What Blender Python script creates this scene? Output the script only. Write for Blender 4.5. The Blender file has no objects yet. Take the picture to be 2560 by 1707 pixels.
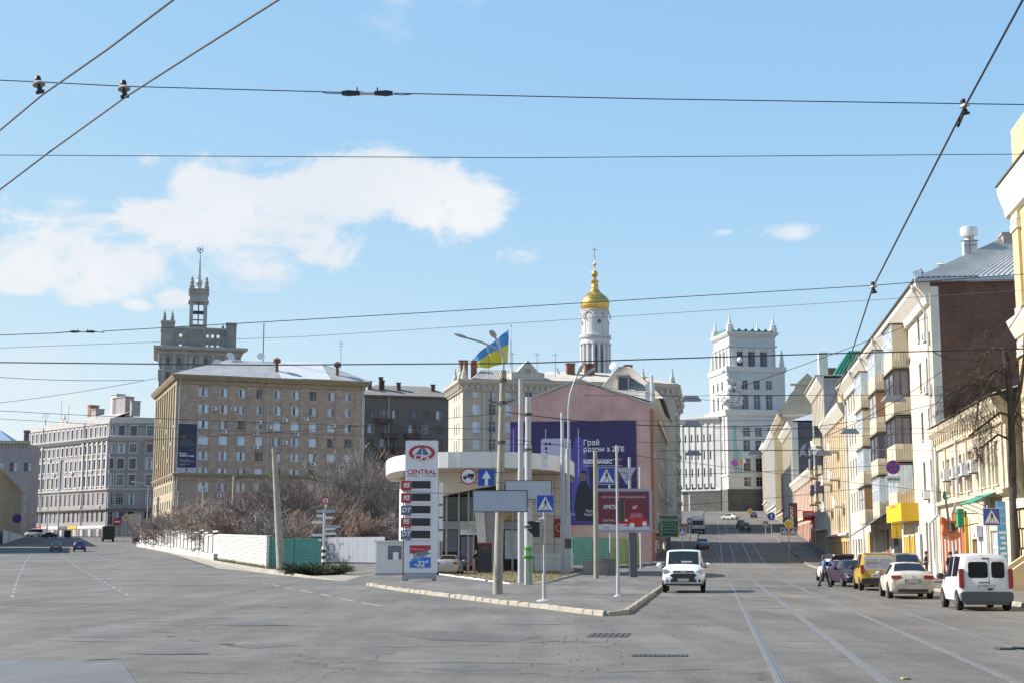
import bpy, bmesh, math, random
from mathutils import Vector, Matrix
R = math.radians
rnd = random.Random(7)
sc = bpy.context.scene
col = sc.collection
# -- camera
FPX, CH, HY = 3555.6, 1.95, 1376.0          # focal length in photo pixels, eye height, horizon row
PIT = math.atan((HY - 853.5) / FPX)
cam_d = bpy.data.cameras.new('camera'); cam_d.lens = 50; cam_d.sensor_width = 36
cam_d.clip_end = 6000; cam_d.clip_start = .1
cam = bpy.data.objects.new('camera', cam_d); col.objects.link(cam)
cam.location = (0, 0, CH); cam.rotation_euler = (R(90) + PIT, 0, 0)
sc.camera = cam
# -- light
SKY = 1.08
SUN_EL, SUN_AZ = R(37), R(-82)               # azimuth from +Y, clockwise positive: the sun stands on the left
sd = Vector((math.sin(SUN_AZ) * math.cos(SUN_EL), math.cos(SUN_AZ) * math.cos(SUN_EL), math.sin(SUN_EL)))
sl = bpy.data.lights.new('sun', 'SUN'); sl.energy = 5.0; sl.angle = R(.5); sl.color = (1, .94, .85)
so = bpy.data.objects.new('sun', sl); col.objects.link(so)
so.rotation_euler = sd.to_track_quat('Z', 'Y').to_euler()
vs = sc.view_settings
vs.view_transform = 'Standard'; vs.look = 'None'; vs.gamma = 1; vs.use_curve_mapping = False; vs.exposure = .85
sc.cycles.use_denoising = True
sc.cycles.max_bounces = 6
sc.cycles.transparent_max_bounces = 8

def ray(px, py):
    u = (px - 1280) / FPX; v = (853.5 - py) / FPX
    return Vector((u, math.cos(PIT) - v * math.sin(PIT), math.sin(PIT) + v * math.cos(PIT)))
def W(px, py, Y):
    r = ray(px, py); t = Y / r.y
    return Vector((r.x * t, Y, CH + r.z * t))
def onz(px, py, z):
    r = ray(px, py); t = (z - CH) / r.z
    return Vector((r.x * t, r.y * t, z))
def smooth(a, b, x):
    t = min(1, max(0, (x - a) / (b - a))); return t * t * (3 - 2 * t)
def terr(x, y):
    y = min(y, 430); u = x / max(y, 45)
    sp = lambda s, y0, r: s * ((y - y0) + math.sqrt((y - y0) ** 2 + r * r)) / 2
    l = sp(.0218, 140, 25); m = sp(.008, 75, 12); r = sp(.052, 165, 14)
    a = smooth(-.08, -.15, u); b = smooth(.03, .09, u)
    return l * a + r * b + m * (1 - a - b)
def GX(px, Y, z=0):
    return (px - 1280) / FPX * (Y * math.cos(PIT) + (z - CH) * math.sin(PIT))
def PZ(py, Y):
    return W(1280, py, Y).z
def G(px, py, lift=0):
    r = ray(px, py); prev = 1.0; y = 1.0                  # march along the ray until it meets the terrain
    f = lambda y: CH + r.z * y / r.y - terr(r.x * y / r.y, y) - lift
    while y < 480 and f(y) > 0: prev = y; y *= 1.02
    for _ in range(20):
        m = (prev + y) / 2
        if f(m) > 0: prev = m
        else: y = m
    return Vector((r.x * y / r.y, y, CH + r.z * y / r.y))
def hit(px, O, a, z):
    u = (px - 1280) / FPX; k = (z - CH) * math.sin(PIT)
    return (u * (O[1] * math.cos(PIT) + k) - O[0]) / (math.cos(a) - u * math.cos(PIT) * math.sin(a))
# -- sky
wd = bpy.data.worlds.new('World'); sc.world = wd; wd.use_nodes = True
nt = wd.node_tree; nt.nodes.clear()
def N(t, kind, **kw):
    n = t.nodes.new(kind)
    for k, v in kw.items():
        if k.startswith('i_'):
            key = k[2:]; n.inputs[int(key) if key.isdigit() else key.replace('_', ' ')].default_value = v
        else: setattr(n, k, v)
    return n
def mth(t, op, a, b=None, clamp=False):
    n = t.nodes.new('ShaderNodeMath'); n.operation = op; n.use_clamp = clamp
    for i, x in enumerate((a, b)):
        if x is None: continue
        if isinstance(x, (int, float)): n.inputs[i].default_value = x
        else: t.links.new(x, n.inputs[i])
    return n.outputs[0]
sky = N(nt, 'ShaderNodeTexSky', sky_type='NISHITA', sun_disc=False, sun_elevation=SUN_EL, sun_rotation=SUN_AZ,
        altitude=150, air_density=1.0, dust_density=.25, ozone_density=1.5)
tc = N(nt, 'ShaderNodeTexCoord'); sx = N(nt, 'ShaderNodeSeparateXYZ'); nt.links.new(tc.outputs['Generated'], sx.inputs[0])
AZ = mth(nt, 'ARCTAN2', sx.outputs[0], sx.outputs[1]); EL = mth(nt, 'ARCSINE', sx.outputs[2])
clouds = [(150, 565, 185, 105), (40, 590, 120, 90), (250, 620, 110, 75), (345, 505, 140, 55), (510, 440, 140, 75), (690, 450, 200, 85),
          (860, 425, 150, 80), (1000, 470, 150, 82), (1060, 500, 80, 45), (600, 600, 150, 65), (540, 530, 170, 90), (720, 560, 120, 70),
          (330, 375, 60, 30), (1205, 590, 70, 32), (1800, 535, 105, 30), (200, 668, 80, 34), (395, 690, 50, 28), (1650, 537, 40, 14), (310, 700, 50, 22)]
field = None
for ci, (cx, cy, rx, ry) in enumerate(clouds):
    d = ray(cx * 1.0884, cy * 1.0884).normalized(); a0 = math.atan2(d.x, d.y); e0 = math.asin(d.z)
    ax = mth(nt, 'MULTIPLY', mth(nt, 'SUBTRACT', AZ, a0), 3267 / rx); ey = mth(nt, 'MULTIPLY', mth(nt, 'SUBTRACT', EL, e0), 3267 / ry)
    q = mth(nt, 'ADD', mth(nt, 'MULTIPLY', ax, ax), mth(nt, 'MULTIPLY', ey, ey))
    f = mth(nt, 'SUBTRACT', .5 if ci in (12, 13, 14, 16, 17, 18) else .95, q); f = mth(nt, 'MAXIMUM', f, -1.5)
    field = f if field is None else mth(nt, 'MAXIMUM', field, f)
mp = N(nt, 'ShaderNodeMapping'); mp.inputs['Scale'].default_value = (1, 1, 1.7)
nt.links.new(tc.outputs['Generated'], mp.inputs[0])
n1 = N(nt, 'ShaderNodeTexNoise', i_Scale=15.0, i_Detail=11.0, i_Roughness=.64, i_Distortion=.5)
n2 = N(nt, 'ShaderNodeTexNoise', i_Scale=7.0, i_Detail=4.0, i_Roughness=.5)
n3 = N(nt, 'ShaderNodeTexNoise', i_Scale=2.6, i_Detail=8.0, i_Roughness=.6)
for n in (n1, n2, n3): nt.links.new(mp.outputs[0], n.inputs['Vector'])
dens = mth(nt, 'ADD', mth(nt, 'MULTIPLY', field, .8), mth(nt, 'MULTIPLY', mth(nt, 'SUBTRACT', n1.outputs['Fac'], .5), 4.4))
far_c = mth(nt, 'MULTIPLY', mth(nt, 'SUBTRACT', n3.outputs['Fac'], .66), 6.0)     # scattered fair-weather clouds all round
dens = mth(nt, 'MAXIMUM', dens, far_c)
cl = N(nt, 'ShaderNodeMapRange', interpolation_type='SMOOTHSTEP'); nt.links.new(dens, cl.inputs[0])
cl.inputs[1].default_value = -.25; cl.inputs[2].default_value = .7; cl.inputs[4].default_value = .93
shade = N(nt, 'ShaderNodeMapRange'); nt.links.new(n2.outputs['Fac'], shade.inputs[0])
shade.inputs[1].default_value = .35; shade.inputs[2].default_value = .62
cm = N(nt, 'ShaderNodeMix', data_type='RGBA'); cm.inputs[6].default_value = (4.5, 4.75, 5.1, 1); cm.inputs[7].default_value = (5.3, 5.3, 5.3, 1)
nt.links.new(shade.outputs[0], cm.inputs[0])
mx = N(nt, 'ShaderNodeMix', data_type='RGBA')
sp_in = N(nt, 'ShaderNodeSeparateColor'); nt.links.new(sky.outputs[0], sp_in.inputs[0]); gs = N(nt, 'ShaderNodeCombineColor')
for i, (kc, pw_) in enumerate(((1.25, .724), (2.04, .437), (3.87, .124))):       # clear spring air: an even, light blue over the whole dome
    nt.links.new(mth(nt, 'MULTIPLY', mth(nt, 'POWER', sp_in.outputs[i], pw_), kc * SKY), gs.inputs[i])
nt.links.new(cl.outputs[0], mx.inputs[0]); nt.links.new(gs.outputs[0], mx.inputs[6]); nt.links.new(cm.outputs[2], mx.inputs[7])
bg = N(nt, 'ShaderNodeBackground'); bg.inputs[1].default_value = .1
wo = N(nt, 'ShaderNodeOutputWorld'); nt.links.new(mx.outputs[2], bg.inputs[0]); nt.links.new(bg.outputs[0], wo.inputs[0])
# -- materials
MATS = {}
def mat(name, c, rough=.8, metal=0.0, var=0.0, vs=1.0, bump=0.0, bs=40.0, spec=.5, stain=0.0, stain_c=None, emit=0.0, coat=0.0, speck=0.0, spk=30.0):
    """principled material; var = patchy lightness noise, stain = vertical streaky dirt, speck = fine grain"""
    if name in MATS: return MATS[name]
    m = bpy.data.materials.new(name); m.use_nodes = True; t = m.node_tree; b = t.nodes['Principled BSDF']
    b.inputs['Base Color'].default_value = (*c, 1); b.inputs['Roughness'].default_value = rough
    b.inputs['Metallic'].default_value = metal; b.inputs['Specular IOR Level'].default_value = spec
    if coat: b.inputs['Coat Weight'].default_value = coat
    if emit: b.inputs['Emission Color'].default_value = (*c, 1); b.inputs['Emission Strength'].default_value = emit
    if var or stain or bump or speck:
        tc = N(t, 'ShaderNodeTexCoord'); cur = None
        def scaled(lo, hi, fac, src):
            mr = N(t, 'ShaderNodeMapRange'); t.links.new(fac, mr.inputs[0])
            mr.inputs[1].default_value = .3; mr.inputs[2].default_value = .7; mr.inputs[3].default_value = lo; mr.inputs[4].default_value = hi
            mm = N(t, 'ShaderNodeVectorMath', operation='SCALE'); t.links.new(mr.outputs[0], mm.inputs['Scale'])
            if src is None: mm.inputs[0].default_value = c
            else: t.links.new(src, mm.inputs[0])
            return mm.outputs[0]
        if var:
            n = N(t, 'ShaderNodeTexNoise', i_Scale=vs, i_Detail=6.0, i_Roughness=.62); t.links.new(tc.outputs['Object'], n.inputs['Vector'])
            cur = scaled(1 - var, 1 + var, n.outputs['Fac'], cur)
        if speck:
            n = N(t, 'ShaderNodeTexNoise', i_Scale=spk, i_Detail=2.0); t.links.new(tc.outputs['Object'], n.inputs['Vector'])
            cur = scaled(1 - speck, 1 + speck, n.outputs['Fac'], cur)
        if stain:
            mp = N(t, 'ShaderNodeMapping'); mp.inputs['Scale'].default_value = (1.1, 1.1, .12); t.links.new(tc.outputs['Object'], mp.inputs[0])
            n = N(t, 'ShaderNodeTexNoise', i_Scale=1.6, i_Detail=7.0, i_Roughness=.7); t.links.new(mp.outputs[0], n.inputs['Vector'])
            mr = N(t, 'ShaderNodeMapRange'); t.links.new(n.outputs['Fac'], mr.inputs[0])
            mr.inputs[1].default_value = .52; mr.inputs[2].default_value = .75; mr.inputs[4].default_value = stain
            mx = N(t, 'ShaderNodeMix', data_type='RGBA'); t.links.new(mr.outputs[0], mx.inputs[0])
            if cur is None: mx.inputs[6].default_value = (*c, 1)
            else: t.links.new(cur, mx.inputs[6])
            sc_ = stain_c or tuple(x * .45 for x in c); mx.inputs[7].default_value = (*sc_, 1); cur = mx.outputs[2]
        if cur is not None: t.links.new(cur, b.inputs['Base Color'])
        if bump:
            n = N(t, 'ShaderNodeTexNoise', i_Scale=bs, i_Detail=4.0); t.links.new(tc.outputs['Object'], n.inputs['Vector'])
            bp = N(t, 'ShaderNodeBump', i_Strength=bump, i_Distance=.02); t.links.new(n.outputs['Fac'], bp.inputs['Height']); t.links.new(bp.outputs[0], b.inputs['Normal'])
    MATS[name] = m; return m
def brickmat(name, c1, c2, cm_, bw, bh, mortar=.012, axis='xz', rough=.9, bump=.35, vary=.0, dark=None):
    """courses of bricks or slabs too small to build one by one; axis picks the wall's plane"""
    if name in MATS: return MATS[name]
    m = mat(name, c1, rough); t = m.node_tree; b = t.nodes['Principled BSDF']
    tc = N(t, 'ShaderNodeTexCoord'); s = N(t, 'ShaderNodeSeparateXYZ'); t.links.new(tc.outputs['Object'], s.inputs[0])
    cb = N(t, 'ShaderNodeCombineXYZ')
    t.links.new(s.outputs['XYZ'.index(axis[0].upper())], cb.inputs[0]); t.links.new(s.outputs['XYZ'.index(axis[1].upper())], cb.inputs[1])
    br = N(t, 'ShaderNodeTexBrick'); br.inputs['Scale'].default_value = 1; br.inputs['Brick Width'].default_value = bw
    br.inputs['Row Height'].default_value = bh; br.inputs['Mortar Size'].default_value = mortar
    br.inputs['Color1'].default_value = (*c1, 1); br.inputs['Color2'].default_value = (*c2, 1); br.inputs['Mortar'].default_value = (*cm_, 1)
    t.links.new(cb.outputs[0], br.inputs['Vector'])
    n = N(t, 'ShaderNodeTexNoise', i_Scale=.6, i_Detail=6.0, i_Roughness=.65); t.links.new(tc.outputs['Object'], n.inputs['Vector'])
    mr = N(t, 'ShaderNodeMapRange'); t.links.new(n.outputs['Fac'], mr.inputs[0]); mr.inputs[1].default_value = .3; mr.inputs[2].default_value = .7
    mr.inputs[3].default_value = .78; mr.inputs[4].default_value = 1.18
    sc_ = N(t, 'ShaderNodeVectorMath', operation='SCALE'); t.links.new(br.outputs[0], sc_.inputs[0]); t.links.new(mr.outputs[0], sc_.inputs['Scale'])
    out = sc_.outputs[0]
    if dark:
        mp = N(t, 'ShaderNodeMapping'); mp.inputs['Scale'].default_value = (1.6, 1.6, 6.0); t.links.new(tc.outputs['Object'], mp.inputs[0])
        n2 = N(t, 'ShaderNodeTexNoise', i_Scale=1.1, i_Detail=3.0); t.links.new(mp.outputs[0], n2.inputs['Vector'])
        m2 = N(t, 'ShaderNodeMapRange'); t.links.new(n2.outputs['Fac'], m2.inputs[0]); m2.inputs[1].default_value = .66; m2.inputs[2].default_value = .72
        mx = N(t, 'ShaderNodeMix', data_type='RGBA'); t.links.new(m2.outputs[0], mx.inputs[0]); t.links.new(out, mx.inputs[6]); mx.inputs[7].default_value = (*dark, 1)
        out = mx.outputs[2]
    t.links.new(out, b.inputs['Base Color'])
    bp = N(t, 'ShaderNodeBump', i_Strength=bump, i_Distance=.02); t.links.new(br.outputs['Fac'], bp.inputs['Height']); bp.invert = True
    t.links.new(bp.outputs[0], b.inputs['Normal'])
    return m
def glass(name, c, rough=.06, spec=.7):
    return mat(name, c, rough, spec=spec, var=.22, vs=1.3)
# -- mesh builder
class MB:
    def __init__(s): s.v = []; s.f = []; s.mi = []
    def add(s, vs_, fs, mi=0):
        o = len(s.v); s.v += [tuple(p) for p in vs_]; s.f += [tuple(i + o for i in f) for f in fs]; s.mi += [mi] * len(fs); return s
    def box(s, x0, x1, y0, y1, z0, z1, mi=0):
        return s.add([(x0, y0, z0), (x1, y0, z0), (x1, y1, z0), (x0, y1, z0), (x0, y0, z1), (x1, y0, z1), (x1, y1, z1), (x0, y1, z1)],
                     [(3, 2, 1, 0), (4, 5, 6, 7), (0, 1, 5, 4), (1, 2, 6, 5), (2, 3, 7, 6), (3, 0, 4, 7)], mi)
    def cbox(s, x, y, z, sx_, sy, sz, mi=0, rz=0, m=None):
        p = [(a * sx_ / 2, b * sy / 2, c * sz / 2) for c in (-1, 1) for a, b in ((-1, -1), (1, -1), (1, 1), (-1, 1))]
        M_ = m if m is not None else Matrix.Rotation(rz, 3, 'Z')
        p = [M_ @ Vector(q) + Vector((x, y, z)) for q in p]
        return s.add(p, [(3, 2, 1, 0), (4, 5, 6, 7), (0, 1, 5, 4), (1, 2, 6, 5), (2, 3, 7, 6), (3, 0, 4, 7)], mi)
    def quad(s, a, b, c, d, mi=0): return s.add([a, b, c, d], [(0, 1, 2, 3)], mi)
    def prism(s, poly, off, mi=0):
        n = len(poly); off = Vector(off); a = [Vector(p) for p in poly]; b = [p + off for p in a]
        return s.add(a + b, [tuple(range(n))[::-1], tuple(range(n, 2 * n))] + [(i, (i + 1) % n, n + (i + 1) % n, n + i) for i in range(n)], mi)
    def plate(s, pts, y0, y1, mi=0):           # polygon in x,z extruded along y
        return s.prism([(p[0], y0, p[1]) for p in pts], (0, y1 - y0, 0), mi)
    def disc(s, cx, cz, r, y0, y1, n=24, mi=0, rx=None):
        return s.plate([(cx + (rx or r) * math.cos(2 * math.pi * i / n), cz + r * math.sin(2 * math.pi * i / n)) for i in range(n)], y0, y1, mi)
    def ring(s, cx, cz, r0, r1, y0, y1, n=28, mi=0, kx=1.0, a0=0, a1=2 * math.pi):
        pts = []
        for i in range(n + 1):
            a = a0 + (a1 - a0) * i / n; c_, s_ = math.cos(a), math.sin(a)
            pts.append([(cx + r * c_ * kx, y, cz + r * s_) for r, y in ((r0, y0), (r1, y0), (r1, y1), (r0, y1))])
        vs_ = [p for q in pts for p in q]
        fs = [(4 * i + j, 4 * i + (j + 1) % 4, 4 * i + 4 + (j + 1) % 4, 4 * i + 4 + j) for i in range(n) for j in range(4)]
        return s.add(vs_, fs, mi)
    def tube(s, path, rad, n=8, mi=0, caps=True):
        path = [Vector(p) for p in path]; k = len(path)
        if isinstance(rad, (int, float)): rad = [rad] * k
        vs_ = []; up = None
        for i, p in enumerate(path):
            d = (path[min(i + 1, k - 1)] - path[max(i - 1, 0)])
            d = d.normalized() if d.length > 1e-9 else Vector((0, 0, 1))
            if up is None: up = d.orthogonal().normalized()
            up = (up - d * up.dot(d)); up = up.normalized() if up.length > 1e-6 else d.orthogonal().normalized()
            w = d.cross(up)
            for j in range(n):
                a = 2 * math.pi * j / n; vs_.append(p + (up * math.cos(a) + w * math.sin(a)) * rad[i])
        fs = [(i * n + j, i * n + (j + 1) % n, (i + 1) * n + (j + 1) % n, (i + 1) * n + j) for i in range(k - 1) for j in range(n)]
        if caps: fs += [tuple(range(n))[::-1], tuple(range((k - 1) * n, k * n))]
        return s.add(vs_, fs, mi)
    def lathe(s, prof, n=16, c=(0, 0, 0), mi=0):
        vs_ = [(c[0] + r * math.cos(2 * math.pi * j / n), c[1] + r * math.sin(2 * math.pi * j / n), c[2] + z) for r, z in prof for j in range(n)]
        fs = [(i * n + j, i * n + (j + 1) % n, (i + 1) * n + (j + 1) % n, (i + 1) * n + j) for i in range(len(prof) - 1) for j in range(n)]
        return s.add(vs_, fs + [tuple(range(n))[::-1], tuple(range((len(prof) - 1) * n, len(prof) * n))], mi)
    def sphere(s, c, r, n=10, m=7, mi=0, k=(1, 1, 1)):
        o = len(s.v); s.lathe([(max(1e-4, r * math.sin(math.pi * i / m)), -r * math.cos(math.pi * i / m)) for i in range(m + 1)], n, (0, 0, 0), mi)
        for i in range(o, len(s.v)):
            p = s.v[i]; s.v[i] = (c[0] + p[0] * k[0], c[1] + p[1] * k[1], c[2] + p[2] * k[2])
        return s
    def mesh(s, name, mats, smooth_=False):
        me = bpy.data.meshes.new(name); me.from_pydata(s.v, [], s.f)
        for m in (mats if isinstance(mats, (list, tuple)) else [mats]): me.materials.append(m)
        if any(s.mi): me.polygons.foreach_set('material_index', s.mi)
        if smooth_:
            me.polygons.foreach_set('use_smooth', [True] * len(me.polygons)); me.set_sharp_from_angle(angle=R(smooth_ if smooth_ is not True else 40))
        me.update(); return me
    def build(s, name, mats, parent=None, smooth_=False, loc=(0, 0, 0), rot=(0, 0, 0)):
        return put(name, s.mesh(name, mats, smooth_), parent, loc, rot)
def put(name, me, parent=None, loc=(0, 0, 0), rot=(0, 0, 0)):
    o = bpy.data.objects.new(name, me); col.objects.link(o); o.parent = parent; o.location = loc; o.rotation_euler = rot; return o
def tag(o, label=None, cat=None, group=None, kind=None):
    if label: o['label'] = label
    if cat: o['category'] = cat
    if group: o['group'] = group
    if kind: o['kind'] = kind
    return o
def thing(name, label, cat, loc=(0, 0, 0), rz=0, group=None):
    o = bpy.data.objects.new(name, None); col.objects.link(o); o.location = loc; o.rotation_euler = (0, 0, rz); o.empty_display_size = .3
    return tag(o, label, cat, group)
def copy_tree(o, parent=None, label=None):
    kids = list(o.children); c = o.copy(); col.objects.link(c); c.parent = parent
    if label: c['label'] = label
    for k in kids: copy_tree(k, c)
    return c
TXT = {}
def txt(body, size, m, parent, loc, rz=0, align='CENTER', ext=.004, name='lettering', bold=0.0, tilt=0, shear=0, sx_=1.0):
    k = (body, size, m.name, align, bold, shear)
    if k not in TXT:
        cu = bpy.data.curves.new('t', 'FONT'); cu.body = body; cu.size = size; cu.align_x = align; cu.align_y = 'CENTER'
        cu.extrude = ext; cu.offset = bold; cu.shear = shear; cu.resolution_u = 3; cu.space_line = .95
        o = bpy.data.objects.new('t', cu)
        me = bpy.data.meshes.new_from_object(o); me.materials.clear(); me.materials.append(m)
        bpy.data.objects.remove(o); TXT[k] = me
    t = put(name, TXT[k], parent, loc, (R(90), 0, rz)); t.rotation_mode = 'XYZ'
    if tilt: t.rotation_euler = (Matrix.Rotation(rz, 3, 'Z') @ Matrix.Rotation(R(90), 3, 'X') @ Matrix.Rotation(tilt, 3, 'Z')).to_euler()
    t.scale = (sx_, 1, 1); return t
# -- facade kit  (T = (ox, oy, angle) in the building's own frame)
def tp(T, s, out, z):
    return (T[0] + s * math.cos(T[2]) + out * math.sin(T[2]), T[1] + s * math.sin(T[2]) - out * math.cos(T[2]), z)
def facade(root, m, T, L, z0, z1, ops=(), rev=.28, name='wall'):
    b = MB(); xs = sorted({0, L} | {o[0] for o in ops} | {o[1] for o in ops}); zs = sorted({z0, z1} | {o[2] for o in ops} | {o[3] for o in ops})
    xs = [x for x in xs if -1e-6 <= x <= L + 1e-6]; zs = [z for z in zs if z0 - 1e-6 <= z <= z1 + 1e-6]
    for k in range(len(zs) - 1):
        zc = (zs[k] + zs[k + 1]) / 2; run = None
        for i in range(len(xs) - 1):
            xc = (xs[i] + xs[i + 1]) / 2
            hole = any(o[0] < xc < o[1] and o[2] < zc < o[3] for o in ops)
            if not hole:
                if run is None: run = xs[i]
                end = xs[i + 1]
            if run is not None and (hole or i == len(xs) - 2):
                b.quad(tp(T, run, 0, zs[k]), tp(T, end, 0, zs[k]), tp(T, end, 0, zs[k + 1]), tp(T, run, 0, zs[k + 1])); run = None
    for s0, s1, a, c in ops:
        for (p, q) in (((s0, a), (s1, a)), ((s1, a), (s1, c)), ((s1, c), (s0, c)), ((s0, c), (s0, a))):
            b.quad(tp(T, p[0], 0, p[1]), tp(T, q[0], 0, q[1]), tp(T, q[0], -rev, q[1]), tp(T, p[0], -rev, p[1]))
    return b.build(name, m, root)
WM = {}
STY = {'pvc3': ([.36, .66], [], .07), 'pvc2': ([.55], [], .07), 'cross': ([.5], [.68], .07), 'wood': ([.5], [.66], .09), 'plain': ([], [], .06),
       'grid': ([.33, .66], [.33, .66], .05), 'tall': ([.5], [.72], .07), 'three': ([.33, .67], [.7], .08)}
def window(root, T, s, z, w, h, style, fm, pms, inset=.14, sill=None, name='window'):
    """window > pane (> none); s = centre along the facade, z = bottom edge"""
    k = (round(w, 2), round(h, 2), style, fm.name)
    mu, tr, t = STY[style]
    if k not in WM:
        b = MB(); x0, x1 = -w / 2, w / 2
        b.box(x0, x0 + t, 0, .07, 0, h); b.box(x1 - t, x1, 0, .07, 0, h); b.box(x0 + t, x1 - t, 0, .07, 0, t); b.box(x0 + t, x1 - t, 0, .07, h - t, h)
        for f in mu: b.box(x0 + w * f - t / 2, x0 + w * f + t / 2, .004, .066, t, h - t)
        for f in tr: b.box(x0 + t, x1 - t, .008, .062, h * f - t / 2, h * f + t / 2)
        WM[k] = b.mesh('window', fm)
    o = put(name, WM[k], root, tp(T, s, -inset, z), (0, 0, T[2]))
    pk = k[:3] + tuple(p.name for p in pms)
    if pk not in WM:
        b = MB(); e = [0] + mu + [1]
        for i in range(len(e) - 1):
            xa = -w / 2 + w * e[i]; xb = -w / 2 + w * e[i + 1]; y = .045
            b.quad((xa, y, .02), (xb, y, .02), (xb, y, h - .02), (xa, y, h - .02), i % len(pms))
        WM[pk] = b.mesh('pane', list(pms))
    put('pane', WM[pk], o)
    if sill:
        sk = (round(w, 2), 'sill', sill.name)
        if sk not in WM: WM[sk] = MB().box(-w / 2 - .08, w / 2 + .08, -inset - .1, .02, -.07, -.004).mesh('sill', sill)
        put('sill', WM[sk], o)
    return o
def bar(root, m, T, s0, s1, z0, z1, out, inn=-.05, name='cornice'):
    b = MB(); p = [tp(T, s0, inn, 0), tp(T, s0, out, 0), tp(T, s1, out, 0), tp(T, s1, inn, 0)]
    b.prism([(q[0], q[1], z0) for q in p], (0, 0, z1 - z0)); return b.build(name, m, root)
def cornice(root, m, T, s0, s1, prof, name='cornice', ext0=0, ext1=0):
    """prof = [(out, z), ...] swept along the facade; ends lengthened by out*ext"""
    b = MB(); a = [tp(T, s0 - o * ext0, o, z) for o, z in prof]; c = [tp(T, s1 + o * ext1, o, z) for o, z in prof]; n = len(prof)
    b.add(a + c, [(i, (i + 1) % n, n + (i + 1) % n, n + i) for i in range(n)] + [tuple(range(n)), tuple(range(n, 2 * n))[::-1]])
    return b.build(name, m, root)
def body(root, m, x0, x1, y0, y1, z0, z1, name='wall', front=False, right=True, left=True):
    """plain walls behind the detailed facades"""
    b = MB(); q = []
    if front: b.quad((x0, y0, z0), (x1, y0, z0), (x1, y0, z1), (x0, y0, z1))
    if right: b.quad((x1, y0, z0), (x1, y1, z0), (x1, y1, z1), (x1, y0, z1))
    if left: b.quad((x0, y1, z0), (x0, y0, z0), (x0, y0, z1), (x0, y1, z1))
    b.quad((x1, y1, z0), (x0, y1, z0), (x0, y1, z1), (x1, y1, z1)); b.quad((x0, y0, z1), (x1, y0, z1), (x1, y1, z1), (x0, y1, z1))
    return b.build(name, m, root)
def hip(root, m, x0, x1, y0, y1, z, h, inset, over=.4, name='roof', gable=False):
    b = MB(); x0 -= over; x1 += over; y0 -= over; y1 += over; ym = (y0 + y1) / 2
    if (x1 - x0) >= (y1 - y0): r0, r1 = (x0 + inset, ym, z + h), (x1 - inset, ym, z + h)
    else: xm = (x0 + x1) / 2; r0, r1 = (xm, y0 + inset, z + h), (xm, y1 - inset, z + h)
    c = [(x0, y0, z), (x1, y0, z), (x1, y1, z), (x0, y1, z)]
    if (x1 - x0) >= (y1 - y0): fs = [(0, 1, 5, 4), (1, 2, 5), (2, 3, 4, 5), (3, 0, 4)]
    else: fs = [(0, 1, 4), (1, 2, 5, 4), (2, 3, 5), (3, 0, 4, 5)]
    b.add(c + [r0, r1], fs + [(3, 2, 1, 0)]); return b.build(name, m, root)
AC = None
def ac_unit(root, T, s, z, k=1.0):
    global AC
    if AC is None:
        b = MB().box(-.42, .42, -.36, -.02, 0, .58).ring(-.1, .29, .17, .235, -.375, -.355, 16, 1).disc(-.1, .29, .16, -.37, -.355, 14, 1)
        b.box(-.34, -.3, -.32, .06, -.05, -.005, 1).box(.3, .34, -.32, .06, -.05, -.005, 1)
        AC = b.mesh('air_conditioner', [mat('ac_white', (.72, .71, .68), .5, var=.1), mat('ac_dark', (.12, .12, .12), .5)])
    o = put('air_conditioner', AC, root, tp(T, s, 0, z), (0, 0, T[2])); o.scale = (k, k, k); return o
DISH = None
def dish(root, loc, rz, k=1.0, name='satellite_dish'):
    global DISH
    if DISH is None:
        b = MB(); pr = [(.02 + .48 * i / 6, .12 * (i / 6) ** 2) for i in range(7)]
        b.lathe(pr, 16); b.tube([(0, 0, .02), (0, .1, .5)], .015, 5); b.tube([(0, 0, 0), (0, 0, -.25), (0, -.3, -.3)], .03, 5)
        DISH = b.mesh('satellite_dish', mat('dish_white', (.62, .62, .6), .5, var=.1), 50)
    o = put(name, DISH, root, loc, (R(65), 0, rz)); o.scale = (k, k, k); return o
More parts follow.
